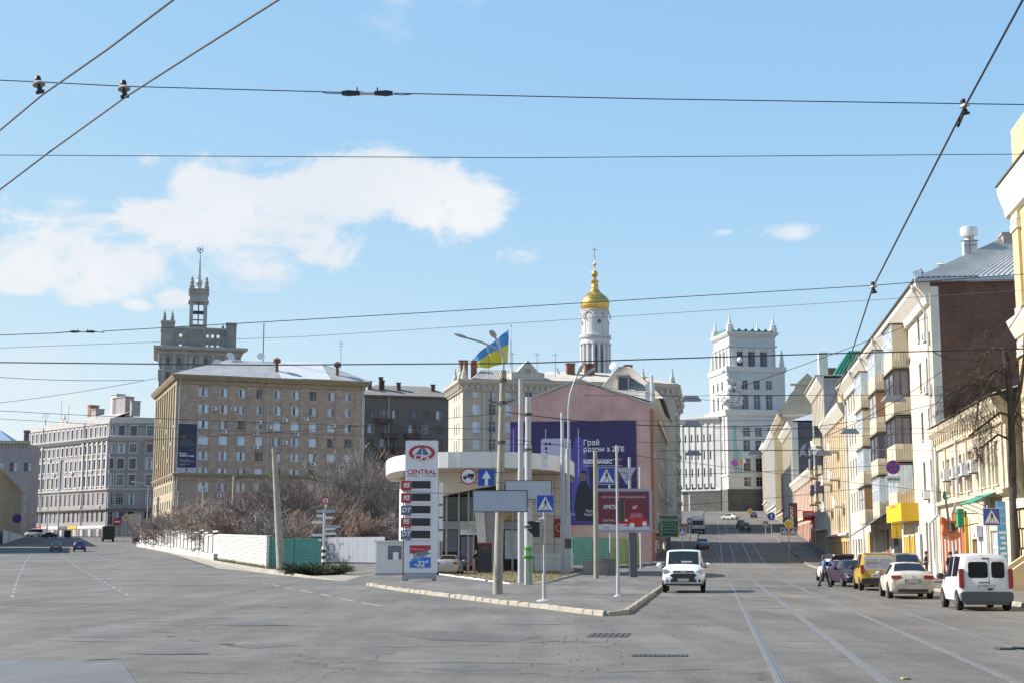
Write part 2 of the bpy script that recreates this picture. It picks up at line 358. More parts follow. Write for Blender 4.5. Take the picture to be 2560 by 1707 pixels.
# == ground, roads, pavements
D2P = 1.0884
def dG(x, y, lift=0): return G(x * D2P, y * D2P, lift)
def asphalt(name, c, patch=.3, crack=.6, speck=.4):
    m = mat(name, c, .88); t = m.node_tree; b = t.nodes['Principled BSDF']; tc = N(t, 'ShaderNodeTexCoord'); P = tc.outputs['Object']
    def noise(s, d, r=.6): n = N(t, 'ShaderNodeTexNoise', i_Scale=s, i_Detail=d, i_Roughness=r); t.links.new(P, n.inputs['Vector']); return n.outputs['Fac']
    def rng(f, a, b_, lo, hi):
        n = N(t, 'ShaderNodeMapRange'); t.links.new(f, n.inputs[0])
        for i, x in enumerate((a, b_, lo, hi)): n.inputs[i + 1].default_value = x
        return n.outputs[0]
    f = rng(noise(.09, 5.0), .3, .7, 1 - patch, 1 + patch)
    f = mth(t, 'MULTIPLY', f, rng(noise(1.1, 6.0, .7), .3, .7, 1 - patch * .7, 1 + patch * .7))
    f = mth(t, 'MULTIPLY', f, rng(noise(26.0, 3.0), .3, .7, 1 - speck, 1 + speck))
    mp = N(t, 'ShaderNodeMapping'); mp.inputs['Scale'].default_value = (.9, .09, 1); mp.inputs['Rotation'].default_value = (0, 0, R(-6)); t.links.new(P, mp.inputs[0])
    st = N(t, 'ShaderNodeTexNoise', i_Scale=1.0, i_Detail=3.0); t.links.new(mp.outputs[0], st.inputs['Vector'])      # polished wheel tracks
    f = mth(t, 'MULTIPLY', f, rng(st.outputs['Fac'], .35, .65, .8, 1.14))
    if crack:
        wv = N(t, 'ShaderNodeTexNoise', i_Scale=.7, i_Detail=5.0); t.links.new(P, wv.inputs['Vector'])
        ad = N(t, 'ShaderNodeVectorMath', operation='MULTIPLY_ADD'); t.links.new(wv.outputs['Color'], ad.inputs[0]); ad.inputs[1].default_value = (2.2, 2.2, 0); t.links.new(P, ad.inputs[2])
        vo = N(t, 'ShaderNodeTexVoronoi', feature='DISTANCE_TO_EDGE', i_Scale=.16); t.links.new(ad.outputs[0], vo.inputs['Vector'])
        ck = mth(t, 'MULTIPLY', rng(vo.outputs['Distance'], .0, .007, 1, 0), rng(noise(.07, 2.0), .42, .52, 0, crack))
        f = mth(t, 'MULTIPLY', f, mth(t, 'SUBTRACT', 1.0, ck))
    sv = N(t, 'ShaderNodeVectorMath', operation='SCALE'); sv.inputs[0].default_value = c; t.links.new(f, sv.inputs['Scale']); t.links.new(sv.outputs[0], b.inputs['Base Color'])
    bp = N(t, 'ShaderNodeBump', i_Strength=.5, i_Distance=.012); t.links.new(noise(34.0, 4.0), bp.inputs['Height']); t.links.new(bp.outputs[0], b.inputs['Normal'])
    return m
M_road = asphalt('asphalt_road', (.114, .105, .096))
M_pave = asphalt('asphalt_pavement', (.122, .111, .104), .18, .9, .25)
M_dirt = mat('bare_ground', (.16, .14, .115), .95, var=.35, vs=.4, bump=.5, bs=9, speck=.3)
M_kerb = mat('kerb_stone', (.3, .27, .22), .9, var=.3, vs=2.5, bump=.4, bs=14, stain=.5)
M_paint = mat('road_paint', (.27, .265, .25), .8, var=.45, vs=2.0, speck=.3)
def sheet(name, xs, ys, lift, m, kind='structure'):
    b = MB(); n = len(xs); b.v = [(x, y, terr(x, y) + lift) for y in ys for x in xs]
    b.f = [(j * n + i, j * n + i + 1, (j + 1) * n + i + 1, (j + 1) * n + i) for j in range(len(ys) - 1) for i in range(n - 1)]; b.mi = [0] * len(b.f)
    return tag(b.build(name, m, smooth_=80), kind=kind)
far = [-3000, -1800, -900, -500, -300]
sheet('ground', far + list(range(-260, 261, 10)) + [-f for f in far[::-1]], [-600, -200, -60] + list(range(-40, 500, 10)) + [520, 700, 1200, 3500], -.25, M_dirt)
road = sheet('road', list(range(-230, 231, 3)), list(range(-30, 481, 3)), 0, M_road)
SX = .1406                                              # the right-hand street runs X = SX*Y + c
def strip(name, c0, c1, ys, lift, m, parent=None, slope=None, edge=0):
    b = MB(); sl = SX if slope is None else slope
    b.v = [(sl * y + c, y, terr(sl * y + c, y) + lift) for y in ys for c in (c0, c1)]
    b.f = [(2 * i, 2 * i + 1, 2 * i + 3, 2 * i + 2) for i in range(len(ys) - 1)]; b.mi = [0] * len(b.f)
    return b.build(name, m, parent)
ys_near = [y * .5 for y in range(4, 60)] + list(range(30, 340, 3))
M_rail = mat('rail_steel', (.2, .19, .2), .42, metal=.5, var=.2, vs=3)
M_railbed = mat('rail_joint_filler', (.145, .134, .12), .9, var=.25, vs=3.0, speck=.25)
for i, c in enumerate((.96, 2.5, 4.45, 5.97)):
    r = tag(strip('tram_rail', c - .1, c + .1, ys_near, .004, M_railbed), kind='structure')
    b = MB(); pts = [(SX * y + c, y) for y in ys_near]
    for k in range(len(pts) - 1):
        (xa, ya), (xb, yb) = pts[k], pts[k + 1]; za, zb = terr(xa, ya) + .014, terr(xb, yb) + .014
        for w0, w1 in ((-.055, .015), (.04, .062)):
            b.quad((xa + w0, ya, za), (xa + w1, ya, za), (xb + w1, yb, zb), (xb + w0, yb, zb))
            b.quad((xa + w0, ya, za - .012), (xa + w0, ya, za), (xb + w0, yb, zb), (xb + w0, yb, zb - .012))
    b.build('rail_head', M_rail, r)
# --- lane markings
def dashes(name, pts, w=.11, on=2.6, off=3.4):
    P3 = [G(*p) for p in pts]; b = MB(); pos = 0
    for a, c in zip(P3[:-1], P3[1:]):
        L = (c - a).length; d = (c - a) / L; n = Vector((d.y, -d.x, 0)) * w / 2; s = 0
        while s < L:
            e = min(L, s + on); p, q = a + d * s, a + d * e
            for v in (p, q): v.z = terr(v.x, v.y) + .005
            b.quad(p - n, p + n, q + n, q - n); s += on + off
    return tag(b.build(name, M_paint), kind='structure')
dashes('lane_marking', [(30, 1492), (46, 1440), (62, 1405), (80, 1381)])
dashes('lane_marking', [(321, 1487), (218, 1431), (176, 1402), (150, 1381)])
dashes('lane_marking', [(330, 1418), (262, 1395), (220, 1381)], off=2.2)
dashes('lane_marking', [(655, 1455), (760, 1476), (905, 1506)], .16, 3.0, 2.6)
dashes('lane_marking', [(905, 1506), (955, 1514)], .16, 3.0, 2.6)
dashes('lane_marking', [(1800, 1399), (1790, 1375), (1783, 1355)], .14, 4, 4)
# --- repaired patches, joints and potholes lying in the road
def flatpoly(name, pts, lift, m, parent=None):
    b = MB(); b.add([G(*p, 0) + Vector((0, 0, lift)) for p in pts], [tuple(range(len(pts)))]); return b.build(name, m, parent)
M_patch = asphalt('asphalt_patch_fresh', (.115, .118, .128), .1, .3, .2)
M_patch2 = asphalt('asphalt_patch_old', (.085, .08, .077), .3, .4, .4)
M_tar = mat('bitumen_seam', (.035, .033, .032), .7)
for pts, m in (([(-30, 1650), (120, 1652), (305, 1657), (318, 1672), (345, 1712), (-60, 1712)], M_patch),
               ([(985, 1584), (1090, 1577), (1240, 1583), (1345, 1592), (1290, 1604), (1080, 1600)], M_patch2),
               ([(560, 1612), (690, 1606), (760, 1613), (640, 1620)], M_patch2)):
    flatpoly('road_patch', pts, .006, m, road)
def seam(pts, w):
    b = MB(); P3 = []
    for a, c in zip(pts[:-1], pts[1:]):
        n = 6
        for i in range(n): P3.append(G(a[0] + (c[0] - a[0]) * i / n, a[1] + (c[1] - a[1]) * i / n + rnd.uniform(-.35, .35)))
    P3.append(G(*pts[-1])); 
    for i, p in enumerate(P3):
        k = w * (.15 if i in (0, len(P3) - 1) else rnd.uniform(.5, 1.2)); b.v += [(p.x, p.y - k, p.z + .005), (p.x, p.y + k, p.z + .005)]
    b.f = [(2 * i, 2 * i + 1, 2 * i + 3, 2 * i + 2) for i in range(len(P3) - 1)]; b.mi = [0] * len(b.f); b.build('crack', M_tar, road)
for pts, w in (([(0, 1505), (160, 1508), (305, 1510)], .09), ([(0, 1513), (200, 1513)], .1), ([(0, 1459), (330, 1458), (720, 1467)], .05), ([(150, 1548), (400, 1545), (760, 1546)], .035),
               ([(380, 1578), (425, 1580)], .09), ([(420, 1590), (436, 1590)], .2), ([(545, 1609), (588, 1609)], .08), ([(692, 1517), (718, 1517)], .34), ([(655, 1528), (715, 1526)], .06),
               ([(205, 1650), (305, 1645)], .06), ([(1065, 1598), (1150, 1597)], .09), ([(1290, 1606), (1400, 1602), (1530, 1606)], .04), ([(720, 1648), (880, 1645)], .045),
               ([(2290, 1543), (2400, 1546)], .03), ([(0, 1530), (420, 1534), (900, 1528)], .03), ([(300, 1560), (700, 1566), (1000, 1560)], .03), ([(820, 1610), (1000, 1618), (1240, 1612)], .035), ([(100, 1600), (330, 1604)], .04), ([(900, 1660), (1150, 1654), (1420, 1660)], .03), ([(440, 1680), (700, 1686)], .03), ([(1850, 1600), (2100, 1604)], .03), ([(1500, 1680), (1800, 1672)], .03), ([(1700, 1500), (1830, 1501), (2130, 1501)], .035), ([(1640, 1527), (1720, 1529)], .04), ([(470, 1600), (500, 1602)], .05)): seam(pts, w)
M_oil = mat('oil_stain', (.088, .082, .077), .6, var=.3, vs=2)
for px, py, rx, ry in ((420, 1632, 1.0, .35), (905, 1625, .7, .3), (1180, 1672, .9, .3), (1720, 1560, .8, .5), (1950, 1520, .7, .6), (620, 1560, 1.2, .8), (1330, 1560, 1.0, .5), (250, 1590, .9, .5), (2150, 1640, .5, .4), (1560, 1690, .5, .3)):
    p = G(px, py); b = MB(); n = 16; b.add([(p.x + rx * rnd.uniform(.6, 1.1) * math.cos(6.283 * i / n), p.y + ry * rnd.uniform(.6, 1.1) * math.sin(6.283 * i / n), p.z + .003) for i in range(n)], [tuple(range(n))]); b.build('stain', M_oil, road)
# iron drain grates
M_iron = mat('cast_iron', (.09, .085, .08), .6, metal=.5, var=.2)
def grate(px, py, w, d, n, label):
    p = G(px, py); o = thing('drain_grate', label, 'drain', p, R(-8), 'drain grates set in the road')
    MB().box(-w / 2, w / 2, -d / 2, d / 2, .002, .006).build('frame', mat('grate_pit', (.02, .02, .02), 1), o)
    for i in range(n):
        x = -w / 2 + w * (i + .5) / n; MB().box(x - w / n * .28, x + w / n * .28, -d / 2, d / 2, .008, .014).build('slat', M_iron, o)
grate(1523, 1587, .95, 1.6, 7, 'iron drain grate in the road just below the island kerb')
grate(1650, 1638, 1.05, .5, 12, 'narrow slotted drain grate between kerb corner and first tram rail')
b = MB(); p = G(2515, 1622); b.cbox(p.x + .2, p.y, p.z + .02, .8, .3, .03, rz=.1); b.cbox(p.x + .3, p.y - .1, p.z + .045, .4, .2, .02, rz=-.2)
tag(b.build('road_plate', M_iron), 'dark bent metal plate lying across the fourth tram rail', 'metal plate')
b = MB(); p = G(2263, 1697); b.cbox(p.x, p.y, p.z + .02, .13, .07, .02, rz=.4); b.cbox(p.x + .08, p.y + .03, p.z + .01, .1, .05, .012, rz=-.5)
tag(b.build('litter', mat('litter_yellow', (.42, .33, .08), .8)), 'crumpled yellow wrapper on the tram track at the bottom edge', 'litter')
# --- pavement of the traffic island and of the street's left side
near = [(845, 1343), (870, 1348), (905, 1354), (955, 1361), (1010, 1368), (1080, 1377), (1150, 1386), (1220, 1393), (1290, 1402), (1345, 1409), (1392, 1414), (1420, 1412)]
NE = [dG(x, y) for x, y in near] + [Vector((SX * y - 2.75, y, 0)) for y in (44.5, 47, 52, 58, 64, 70, 76, 82, 88, 95)]
BK = [Vector((SX * 95 - 7, 95, 0)), dG(1375, 1310), dG(1250, 1345), dG(1172, 1346), dG(1010, 1323), dG(930, 1329), dG(880, 1334)]
b = MB(); pts = NE + BK
b.add([(p.x, p.y, terr(p.x, p.y) + .13) for p in pts], [tuple(range(len(pts)))])
pv = b.build('pavement', M_pave); tag(pv, kind='structure')
bm = bmesh.new(); bm.from_mesh(pv.data); bmesh.ops.triangulate(bm, faces=bm.faces[:]); bm.to_mesh(pv.data); bm.free()
strip('pavement_slab', -7.4, -2.75, list(range(95, 431, 3)), .13, M_pave, pv)
kst = []
for k in range(4):
    b = MB(); j = lambda: rnd.uniform(-.02, .02)
    vs_ = [(-.48 + j(), -.1, -.16), (.48 + j(), -.1, -.16), (.48, .09, -.16), (-.48, .09, -.16), (-.48 + j(), -.085 + j(), .0), (.48 + j(), -.085 + j(), .0), (.48, .09, .0), (-.48, .09, .0)]
    vs_ += [(x * .97, y * .7, .022 + j() * .4) for x, y, z in vs_[4:]]
    b.add(vs_, [(0, 1, 5, 4), (1, 2, 6, 5), (2, 3, 7, 6), (3, 0, 4, 7), (4, 5, 9, 8), (5, 6, 10, 9), (6, 7, 11, 10), (7, 4, 8, 11), (8, 9, 10, 11)]); kst.append(b.mesh('kerb_stone', M_kerb))
def kerbs(path, parent, ztop=.135, skip=.008, step=1.0, flip=1):
    acc = []; 
    for a, c in zip(path[:-1], path[1:]):
        a = Vector((a.x, a.y, 0)); c = Vector((c.x, c.y, 0)); L = (c - a).length; n = max(1, round(L / step)); d = (c - a) / L
        for i in range(n):
            if rnd.random() < skip: continue
            p = a + d * L * (i + .5) / n
            o = put('kerb_stone', rnd.choice(kst), parent, (p.x, p.y, terr(p.x, p.y) + ztop + rnd.uniform(-.02, .015)), (rnd.uniform(-.04, .04), 0, math.atan2(d.y, d.x) + rnd.uniform(-.03, .03)))
            o.scale = (L / n, 1, 1)
kerbs(NE, pv)
kerbs([Vector((SX * y - 2.75, y, 0)) for y in range(95, 185, 10)], pv, step=1.6)
# white-washed kerb round the petrol station's grass
M_wkerb = mat('whitewashed_kerb', (.6, .58, .53), .9, var=.3, vs=3)
wk = [m.copy() for m in kst[:2]]
for m in wk: m.materials[0] = M_wkerb
def wkerb(a, c, ms):
    d = Vector((c.x - a.x, c.y - a.y, 0)); L = d.length; n = round(L); d /= L
    for i in range(n):
        p = Vector((a.x, a.y, 0)) + d * (i + .5) * L / n; o = put('kerb_stone', rnd.choice(ms), pv, (p.x, p.y, terr(p.x, p.y) + .19 + rnd.uniform(-.03, .02)), (0, rnd.uniform(-.03, .03), math.atan2(d.y, d.x))); o.scale = (L / n, .7, 1)
wkerb(BK[4], BK[3], wk); wkerb(BK[3], BK[2], wk); wkerb(BK[2], BK[1], kst)
# --- grass patch behind the white kerb
gp = [BK[4], BK[3], BK[2], BK[1], dG(1290, 1305), dG(1120, 1311), dG(1010, 1317)]
b = MB(); b.add([(p.x, p.y, terr(p.x, p.y) + .1) for p in gp], [tuple(range(len(gp)))])
soil = b.build('grass_bed', mat('dry_turf', (.17, .14, .085), .95, var=.3, vs=1.2, bump=.6, bs=12)); tag(soil, kind='structure')
def inside(p, poly):
    c = False; n = len(poly)
    for i in range(n):
        a, d = poly[i], poly[i - 1]
        if (a.y > p[1]) != (d.y > p[1]) and p[0] < (d.x - a.x) * (p[1] - a.y) / (d.y - a.y) + a.x: c = not c
    return c
b = MB(); xs_ = [p.x for p in gp]; ys_ = [p.y for p in gp]; k = 0
while k < 6000:
    x, y = rnd.uniform(min(xs_), max(xs_)), rnd.uniform(min(ys_), max(ys_))
    if not inside((x, y), gp): continue
    z = terr(x, y) + .1; a = rnd.uniform(0, 6.3); w = .02; h = rnd.uniform(.05, .16); k += 1
    b.add([(x - w * math.cos(a), y - w * math.sin(a), z), (x + w * math.cos(a), y + w * math.sin(a), z), (x + rnd.uniform(-.07, .07), y + rnd.uniform(-.07, .07), z + h)], [(0, 1, 2)], k % 2)
tag(b.build('grass', [mat('grass_dry', (.26, .21, .1), .9), mat('grass_olive', (.15, .14, .06), .9)]), 'short dry grass inside the kerb by the petrol station', 'grass', kind='stuff')
# --- loose gravel near the island corner
b = MB()
for i in range(110):
    px = rnd.gauss(1490, 110); py = rnd.uniform(1548, 1680); p = G(px, py); r = rnd.uniform(.008, .03)
    b.add([(p.x + rnd.uniform(-r, r), p.y + rnd.uniform(-r, r), p.z + (r if q == 3 else 0)) if q == 3 else (p.x + r * math.cos(q * 2.1), p.y + r * math.sin(q * 2.1), p.z) for q in range(4)], [(0, 1, 3), (1, 2, 3), (2, 0, 3)])
tag(b.build('gravel', mat('gravel_stone', (.12, .115, .11), .9)), 'loose grit scattered on the road by the island corner', 'gravel', kind='stuff')
# --- right-hand pavement
rp = strip('pavement', 10.7, 15.2, list(range(20, 431, 3)), .13, M_pave); tag(rp, kind='structure')
kerbs([Vector((SX * y + 10.7, y, 0)) for y in range(30, 190, 10)], rp, step=1.25)
kerbs([Vector((SX * y + 10.7, y, 0)) for y in range(190, 300, 10)], rp, step=2.5, skip=0)
# forecourt edge of the left road: worn verge along the fence
b = MB(); vp = [(345, 1366), (420, 1381), (545, 1420), (660, 1432), (720, 1440), (860, 1452), (905, 1440), (700, 1424), (560, 1408), (430, 1372)]
b.add([G(*p) + Vector((0, 0, .01)) for p in vp], [tuple(range(len(vp)))])
tag(b.build('verge', mat('dusty_verge', (.25, .22, .185), .95, var=.25, vs=.8, speck=.3)), kind='structure')
# == shared facade materials
M_pvc = mat('pvc_white', (.74, .75, .76), .4)
M_woodf = mat('old_wood_frame', (.1, .065, .05), .7)
M_whitef = mat('painted_frame_white', (.62, .61, .58), .6)
G_dark = glass('glass_dark', (.03, .035, .045))
G_mid = glass('glass_mid', (.09, .1, .14))
G_cur = glass('glass_curtain', (.42, .47, .53), .12)
G_pale = glass('glass_pale_blue', (.5, .62, .7), .15)  # pale blue base colour for the lighter panes
M_soffit = mat('tin_dark', (.1, .095, .09), .6)
M_tin = mat('tin_roof_weathered', (.36, .35, .335), .5, metal=.1, var=.2, vs=.5, stain=.5, stain_c=(.2, .17, .14))
M_tinblue = mat('tin_roof_new', (.42, .44, .47), .45, metal=.1, var=.08, vs=.6)
M_pipe = mat('galvanised_pipe', (.5, .5, .5), .45, metal=.4, var=.15)
M_tan = brickmat('tan_ceramic_tiles', (.44, .335, .255), (.34, .26, .2), (.24, .185, .145), .62, .3, .014, 'xz', .85, .25)
M_tan_y = brickmat('tan_ceramic_tiles_side', (.42, .345, .25), (.38, .31, .225), (.28, .23, .17), .62, .3, .014, 'yz', .85, .25)
M_tanstone = mat('tan_plaster', (.3, .245, .165), .85, var=.18, vs=.8, stain=.4)
def roofbox(root, m, T, s0, s1, o0, o1, z0, z1, name): return bar(root, m, T, s0, s1, z0, z1, o1, o0, name)
# -- brown tiled apartment block
a = R(20); O = (GX(438, 275, 18), 275); br = thing('apartment_block', 'brown tiled eight-storey apartment block with a dark car advert on its corner', 'building', (O[0], O[1], terr(*O) - .3), a)
zb = br.location.z
L = hit(907, O, a, 18); DP = 38.0
ztop = PZ(955, 276) - zb
rows = [981, 1021.7, 1060.6, 1100, 1138.5, 1179.5, 1217.4, 1259.5]
cols_ = [508, 556, 602, 645.6, 689.5, 735, 781, 827, 869]; wid = [2.0, 2.0, 1.7, 1.6, 1.95, 1.95, 1.5, 1.6, 1.5]
ops = []; wins = []
zr = [PZ(r, 278) - zb for r in rows]
for ri, z in enumerate(zr):
    for ci, c in enumerate(cols_):
        s = hit(c, O, a, z + zb); w = wid[ci]
        if ri >= 6 and ci in (4,): continue
        dark = (ri, ci) in {(0, 3), (0, 6), (2, 2), (3, 7), (3, 8), (4, 3), (5, 4), (5, 6)}
        if dark: w = 1.5
        ops.append((s - w / 2, s + w / 2, z - .85, z + .85)); wins.append((s, z - .85, w, 1.7, dark, ri, ci))
T = (0, 0, 0)
facade(br, M_tan, T, L, 0, ztop, ops)
for s, z, w, h, dark, ri, ci in wins:
    if dark: window(br, T, s, z, w, h, 'wood', M_woodf, [G_dark, G_mid])
    elif ri == 3 and ci < 4 or (ri, ci) in {(2, 4), (2, 5), (2, 6), (3, 6), (4, 4), (4, 7), (4, 8), (5, 3), (2, 7)}: window(br, T, s, z, w, h, 'pvc2', M_pvc, [G_pale])
    else: window(br, T, s, z, w, h, 'pvc3' if w > 1.65 else 'pvc2', M_pvc, [[G_cur, G_mid], [G_mid, G_cur], [G_pale, G_dark], [G_cur, G_mid, G_pale]][(ri * 7 + ci * 3) % 4])
    # raised tile lesene between the window bays
for ci in range(1, 9):
    s = (hit(cols_[ci - 1], O, a, 18) + hit(cols_[ci], O, a, 18)) / 2
    bar(br, M_tan, T, s - .95, s + .95, zr[5] - 1.6, zr[0] + 1.5, .1, name='pier')
bar(br, M_tan, T, .2, hit(cols_[0], O, a, 18) - 1.45, zr[5] - 1.6, zr[0] + 1.5, .1, name='pier'); bar(br, M_tan, T, hit(cols_[8], O, a, 18) + 1.2, L - .2, zr[5] - 1.6, zr[0] + 1.5, .1, name='pier')
TL = (0, DP, R(-90))                                        # left flank, seen edge-on in the sun
opsl = []; wl = []
for z in zr:
    for k in range(9):
        s = 3 + k * 4.0; opsl.append((s - .85, s + .85, z - .85, z + .85)); wl.append((s, z - .85))
facade(br, M_tan_y, TL, DP, 0, ztop, opsl)
for i, (s, z) in enumerate(wl): window(br, TL, s, z, 1.7, 1.7, 'pvc2', M_pvc, [[G_cur, G_mid], [G_dark, G_mid]][i % 2])
for k in range(10): bar(br, M_tanstone, TL, .4 + k * 4.0, 1.5 + k * 4.0, zr[5] - 1.5, zr[0] + 1.6, .28, name='pier')
for z, k in ((zr[1], 2), (zr[2], 5), (zr[3], 4), (zr[4], 6), (zr[4], 1), (zr[2], 8), (zr[5], 7), (zr[3], 7)): ac_unit(br, TL, 3 + k * 4 + 1.3, z - .9, 1.2)
body(br, M_tan, 0, L, 0, DP, 0, ztop, left=False, right=True)
pr = lambda z, o: [(-.05, z), (.25, z + .3), (.3, z + .9), (o * .6, z + 1.1), (o, z + 1.75), (o, z + 2.0), (-.05, z + 2.0)]
for TT, LL, e0, e1 in ((T, L, 1, 1), (TL, DP, 1, 1)): cornice(br, M_tanstone, TT, 0, LL, pr(ztop - .6, 1.2), ext0=e0, ext1=e1)
zc = PZ(1192, 276) - zb
for TT, LL in ((T, L), (TL, DP)): cornice(br, M_tanstone, TT, 0, LL, [(-.05, zc), (.2, zc + .1), (.5, zc + .5), (.55, zc + .75), (-.05, zc + .85)], name='string_course', ext0=1, ext1=1)
rz_ = ztop + 1.42; hr = PZ(905, 290) - zb - rz_
def broof(s0, s1, m, x_in0, x_in1, lift=0):
    b = MB(); y0, y1 = -1.3, DP + 1.2; b.quad((s0, y0, rz_ + lift), (s1, y0, rz_ + lift), (s1 if x_in1 == 0 else s1 - x_in1, 8, rz_ + hr + lift), (s0 + x_in0, 8, rz_ + hr + lift))
    return b
e = .3; k1, k2 = L * .54, L * .81
b = broof(-1.3, k1, None, 12, 0); b.add(broof(k2, L + 1.3, None, 0, 9).v, [(0, 1, 2, 3)])
b.quad((-1.3, -1.3, rz_), (10.7, 8, rz_ + hr), (10.7, DP - 8, rz_ + hr), (-1.3, DP + 1.2, rz_)); b.quad((10.7, 8, rz_ + hr), (L - 7.7, 8, rz_ + hr), (L - 7.7, DP - 8, rz_ + hr), (10.7, DP - 8, rz_ + hr)); b.quad((L - 7.7, 8, rz_ + hr), (L + 1.3, -1.3, rz_), (L + 1.3, DP, rz_), (L - 7.7, DP - 8, rz_ + hr))
b.build('roof', M_tin, br)
b = MB(); n = 34                                            # newer ribbed sheets in the middle of the roof
for i in range(n):
    x0 = k1 + (k2 - k1) * i / n; x1 = k1 + (k2 - k1) * (i + 1) / n; xm = (x0 + x1) / 2
    for xa, xb, za, zb2 in ((x0, xm, .02, .14), (xm, x1, .14, .02)): b.quad((xa, -1.35, rz_ + za - .02), (xb, -1.35, rz_ + zb2 - .02), (xb, 8, rz_ + hr + zb2), (xa, 8, rz_ + hr + za))
b.build('roof_sheet', M_tinblue, br)
M_rust = mat('rusty_flue', (.14, .075, .05), .9, var=.3, vs=4)
for s, y in ((L * .53, 2.5), (L * .86, 1.8)):
    z = rz_ + hr * (y + 1.3) / 9.3; b = MB(); b.lathe([(.32, -.4), (.32, 1.5), (.75, 1.7), (.8, 2.3), (.35, 2.6), (.3, 2.7)], 8, (s, y, z)); b.build('chimney', M_rust, br)
for x in (L * .905,): MB().tube([(x, 6, rz_ + hr * .7), (x, 6, rz_ + hr + 4.6)], .05, 5).tube([(x - .7, 6, rz_ + hr + 4.2), (x + .7, 6, rz_ + hr + 4.2)], .04, 4).tube([(x - .5, 6, rz_ + hr + 3.6), (x + .5, 6, rz_ + hr + 3.6)], .04, 4).build('aerial', M_iron, br)
dish(br, (L * .3, 8, rz_ + hr + .6), R(20), 1.9); dish(br, (L * .47, 8.5, rz_ + hr + 1.0), R(-10), 1.6); dish(br, (L * .22, 5.5, rz_ + hr * .7 + .3), R(0), 1.4)
MB().tube([(L * .485, 9, rz_ + hr), (L * .485, 9, rz_ + hr + 8)], .1, 6).build('mast', M_iron, br)
for px_, ri in ((535, 1), (583, 1), (712, 1.6), (765, 1.5), (832, 1.85), (647, 1.8), (672, 2.1), (561, 2.45), (639, 2.5), (741, 2.5), (640, 3.4), (712, 3.05), (782, 4.4), (869, 4.45), (548, 6.5)):
    z = zr[int(ri)] + (ri - int(ri)) * (zr[int(ri) + 1] - zr[int(ri)]); ac_unit(br, T, hit(px_, O, a, z + zb), z - .3, 1.15)
for s in (L * .475, .35, L - .3): MB().tube([tp(T, s, .16, 1), tp(T, s, .16, ztop - .3), tp(T, s, 1.0, ztop + .9)], .09, 6).build('downpipe', M_pipe, br)
MB().tube([tp(TL, DP - .3, .2, 1), tp(TL, DP - .3, .2, ztop - .3)], .12, 6).build('downpipe', M_pipe, br)
# banner with a car advert on the corner
s0, s1 = hit(441, O, a, 18), hit(491, O, a, 18); z0, z1 = PZ(1187, 276) - zb, PZ(1057, 276) - zb
M_navy = mat('banner_navy', (.022, .03, .065), .5, var=.25, vs=.3); M_wprint = mat('print_white', (.7, .7, .7), .6); M_lgrey = mat('banner_grey', (.42, .45, .5), .6)
bn = bar(br, M_lgrey, T, s0, s1, z0, z1, .26, .2, 'banner'); zf = z0 + (z1 - z0) * .145
bar(bn, M_navy, T, s0 + .12, s1 - .12, zf, z1 - .15, .28, .2, 'print_field')
mS = (s0 + s1) / 2; yb = -.3
b = MB()                                                     # painted car silhouette and its lights
b.plate([(mS - 1.5, zf + 4.6), (mS - 1.1, zf + 5.3), (mS - .2, zf + 5.5), (mS + 1.0, zf + 5.2), (mS + 1.6, zf + 4.7), (mS + 1.5, zf + 4.2), (mS - 1.4, zf + 4.2)], -.283, -.29); b.build('print_car', mat('print_car_dark', (.05, .075, .08), .5), bn)
b = MB(); b.plate([(mS - 1.3, zf + 5.6), (mS - 1.2, zf + 6.2), (mS - .5, zf + 6.4), (mS - .3, zf + 5.7)], -.283, -.29).plate([(mS + .9, zf + 3.4), (mS + 1.7, zf + 3.9), (mS + 1.7, zf + 4.0), (mS + .5, zf + 3.4)], -.283, -.29).disc(mS + 1.0, zf + 6.3, .12, -.283, -.29, 8); b.build('print_glow', mat('print_rust', (.2, .08, .05), .5), bn)
txt('Porsche\nCayenne Coupé', .43, M_wprint, bn, (s0 + .45, yb, zf + 2.5), align='LEFT', bold=.02)
txt('Провокативність\nу класичному виконанні', .24, M_wprint, bn, (s0 + .45, yb, zf + 1.35), align='LEFT'); txt('Порше Центр Харків\nАвтомобіль', .2, M_wprint, bn, (s0 + .45, yb, zf + .6), align='LEFT')
txt('PORSCHE', .26, M_navy, bn, (mS, yb, z0 + .45)); MB().plate([(mS - .17, z0 + 1.25), (mS + .17, z0 + 1.25), (mS + .12, z0 + .85), (mS, z0 + .7), (mS - .12, z0 + .85)], -.264, -.275).build('emblem', M_navy, bn)
# -- tower with spire behind
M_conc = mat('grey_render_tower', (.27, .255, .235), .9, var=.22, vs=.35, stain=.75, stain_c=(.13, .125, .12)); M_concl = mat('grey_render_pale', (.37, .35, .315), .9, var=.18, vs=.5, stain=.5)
M_spire = mat('spire_silver', (.42, .42, .44), .35, metal=.6, var=.1)
z0_ = 3; DT = 390; a = R(14); O = (GX(396, DT, 45), DT); tw = thing('tower_building', 'grey tower house with pierced parapet and a spire topped by a star emblem', 'building', (O[0], O[1], z0_), a)
q = lambda px, z=45: hit(px, O, a, z); zz = lambda py: PZ(py, DT + 3) - z0_
Lt = q(600); zco = zz(877); T = (0, 0, 0); TL = (0, Lt, R(-90))
ops = []; wl = []
for py in (905, 938, 968):
    for px in (417, 444.5, 480, 512, 549):
        s = q(px); z = zz(py); ops.append((s - .35, s + .35, z - 1.1, z + 1.1)) ; wl.append((s, z - 1.1))
facade(tw, M_conc, T, Lt, 0, zco, ops)
for i, (s, z) in enumerate(wl): window(tw, T, s, z, .7, 2.2, 'plain', M_woodf, [[G_dark], [G_cur]][i == 4])
opl = []; 
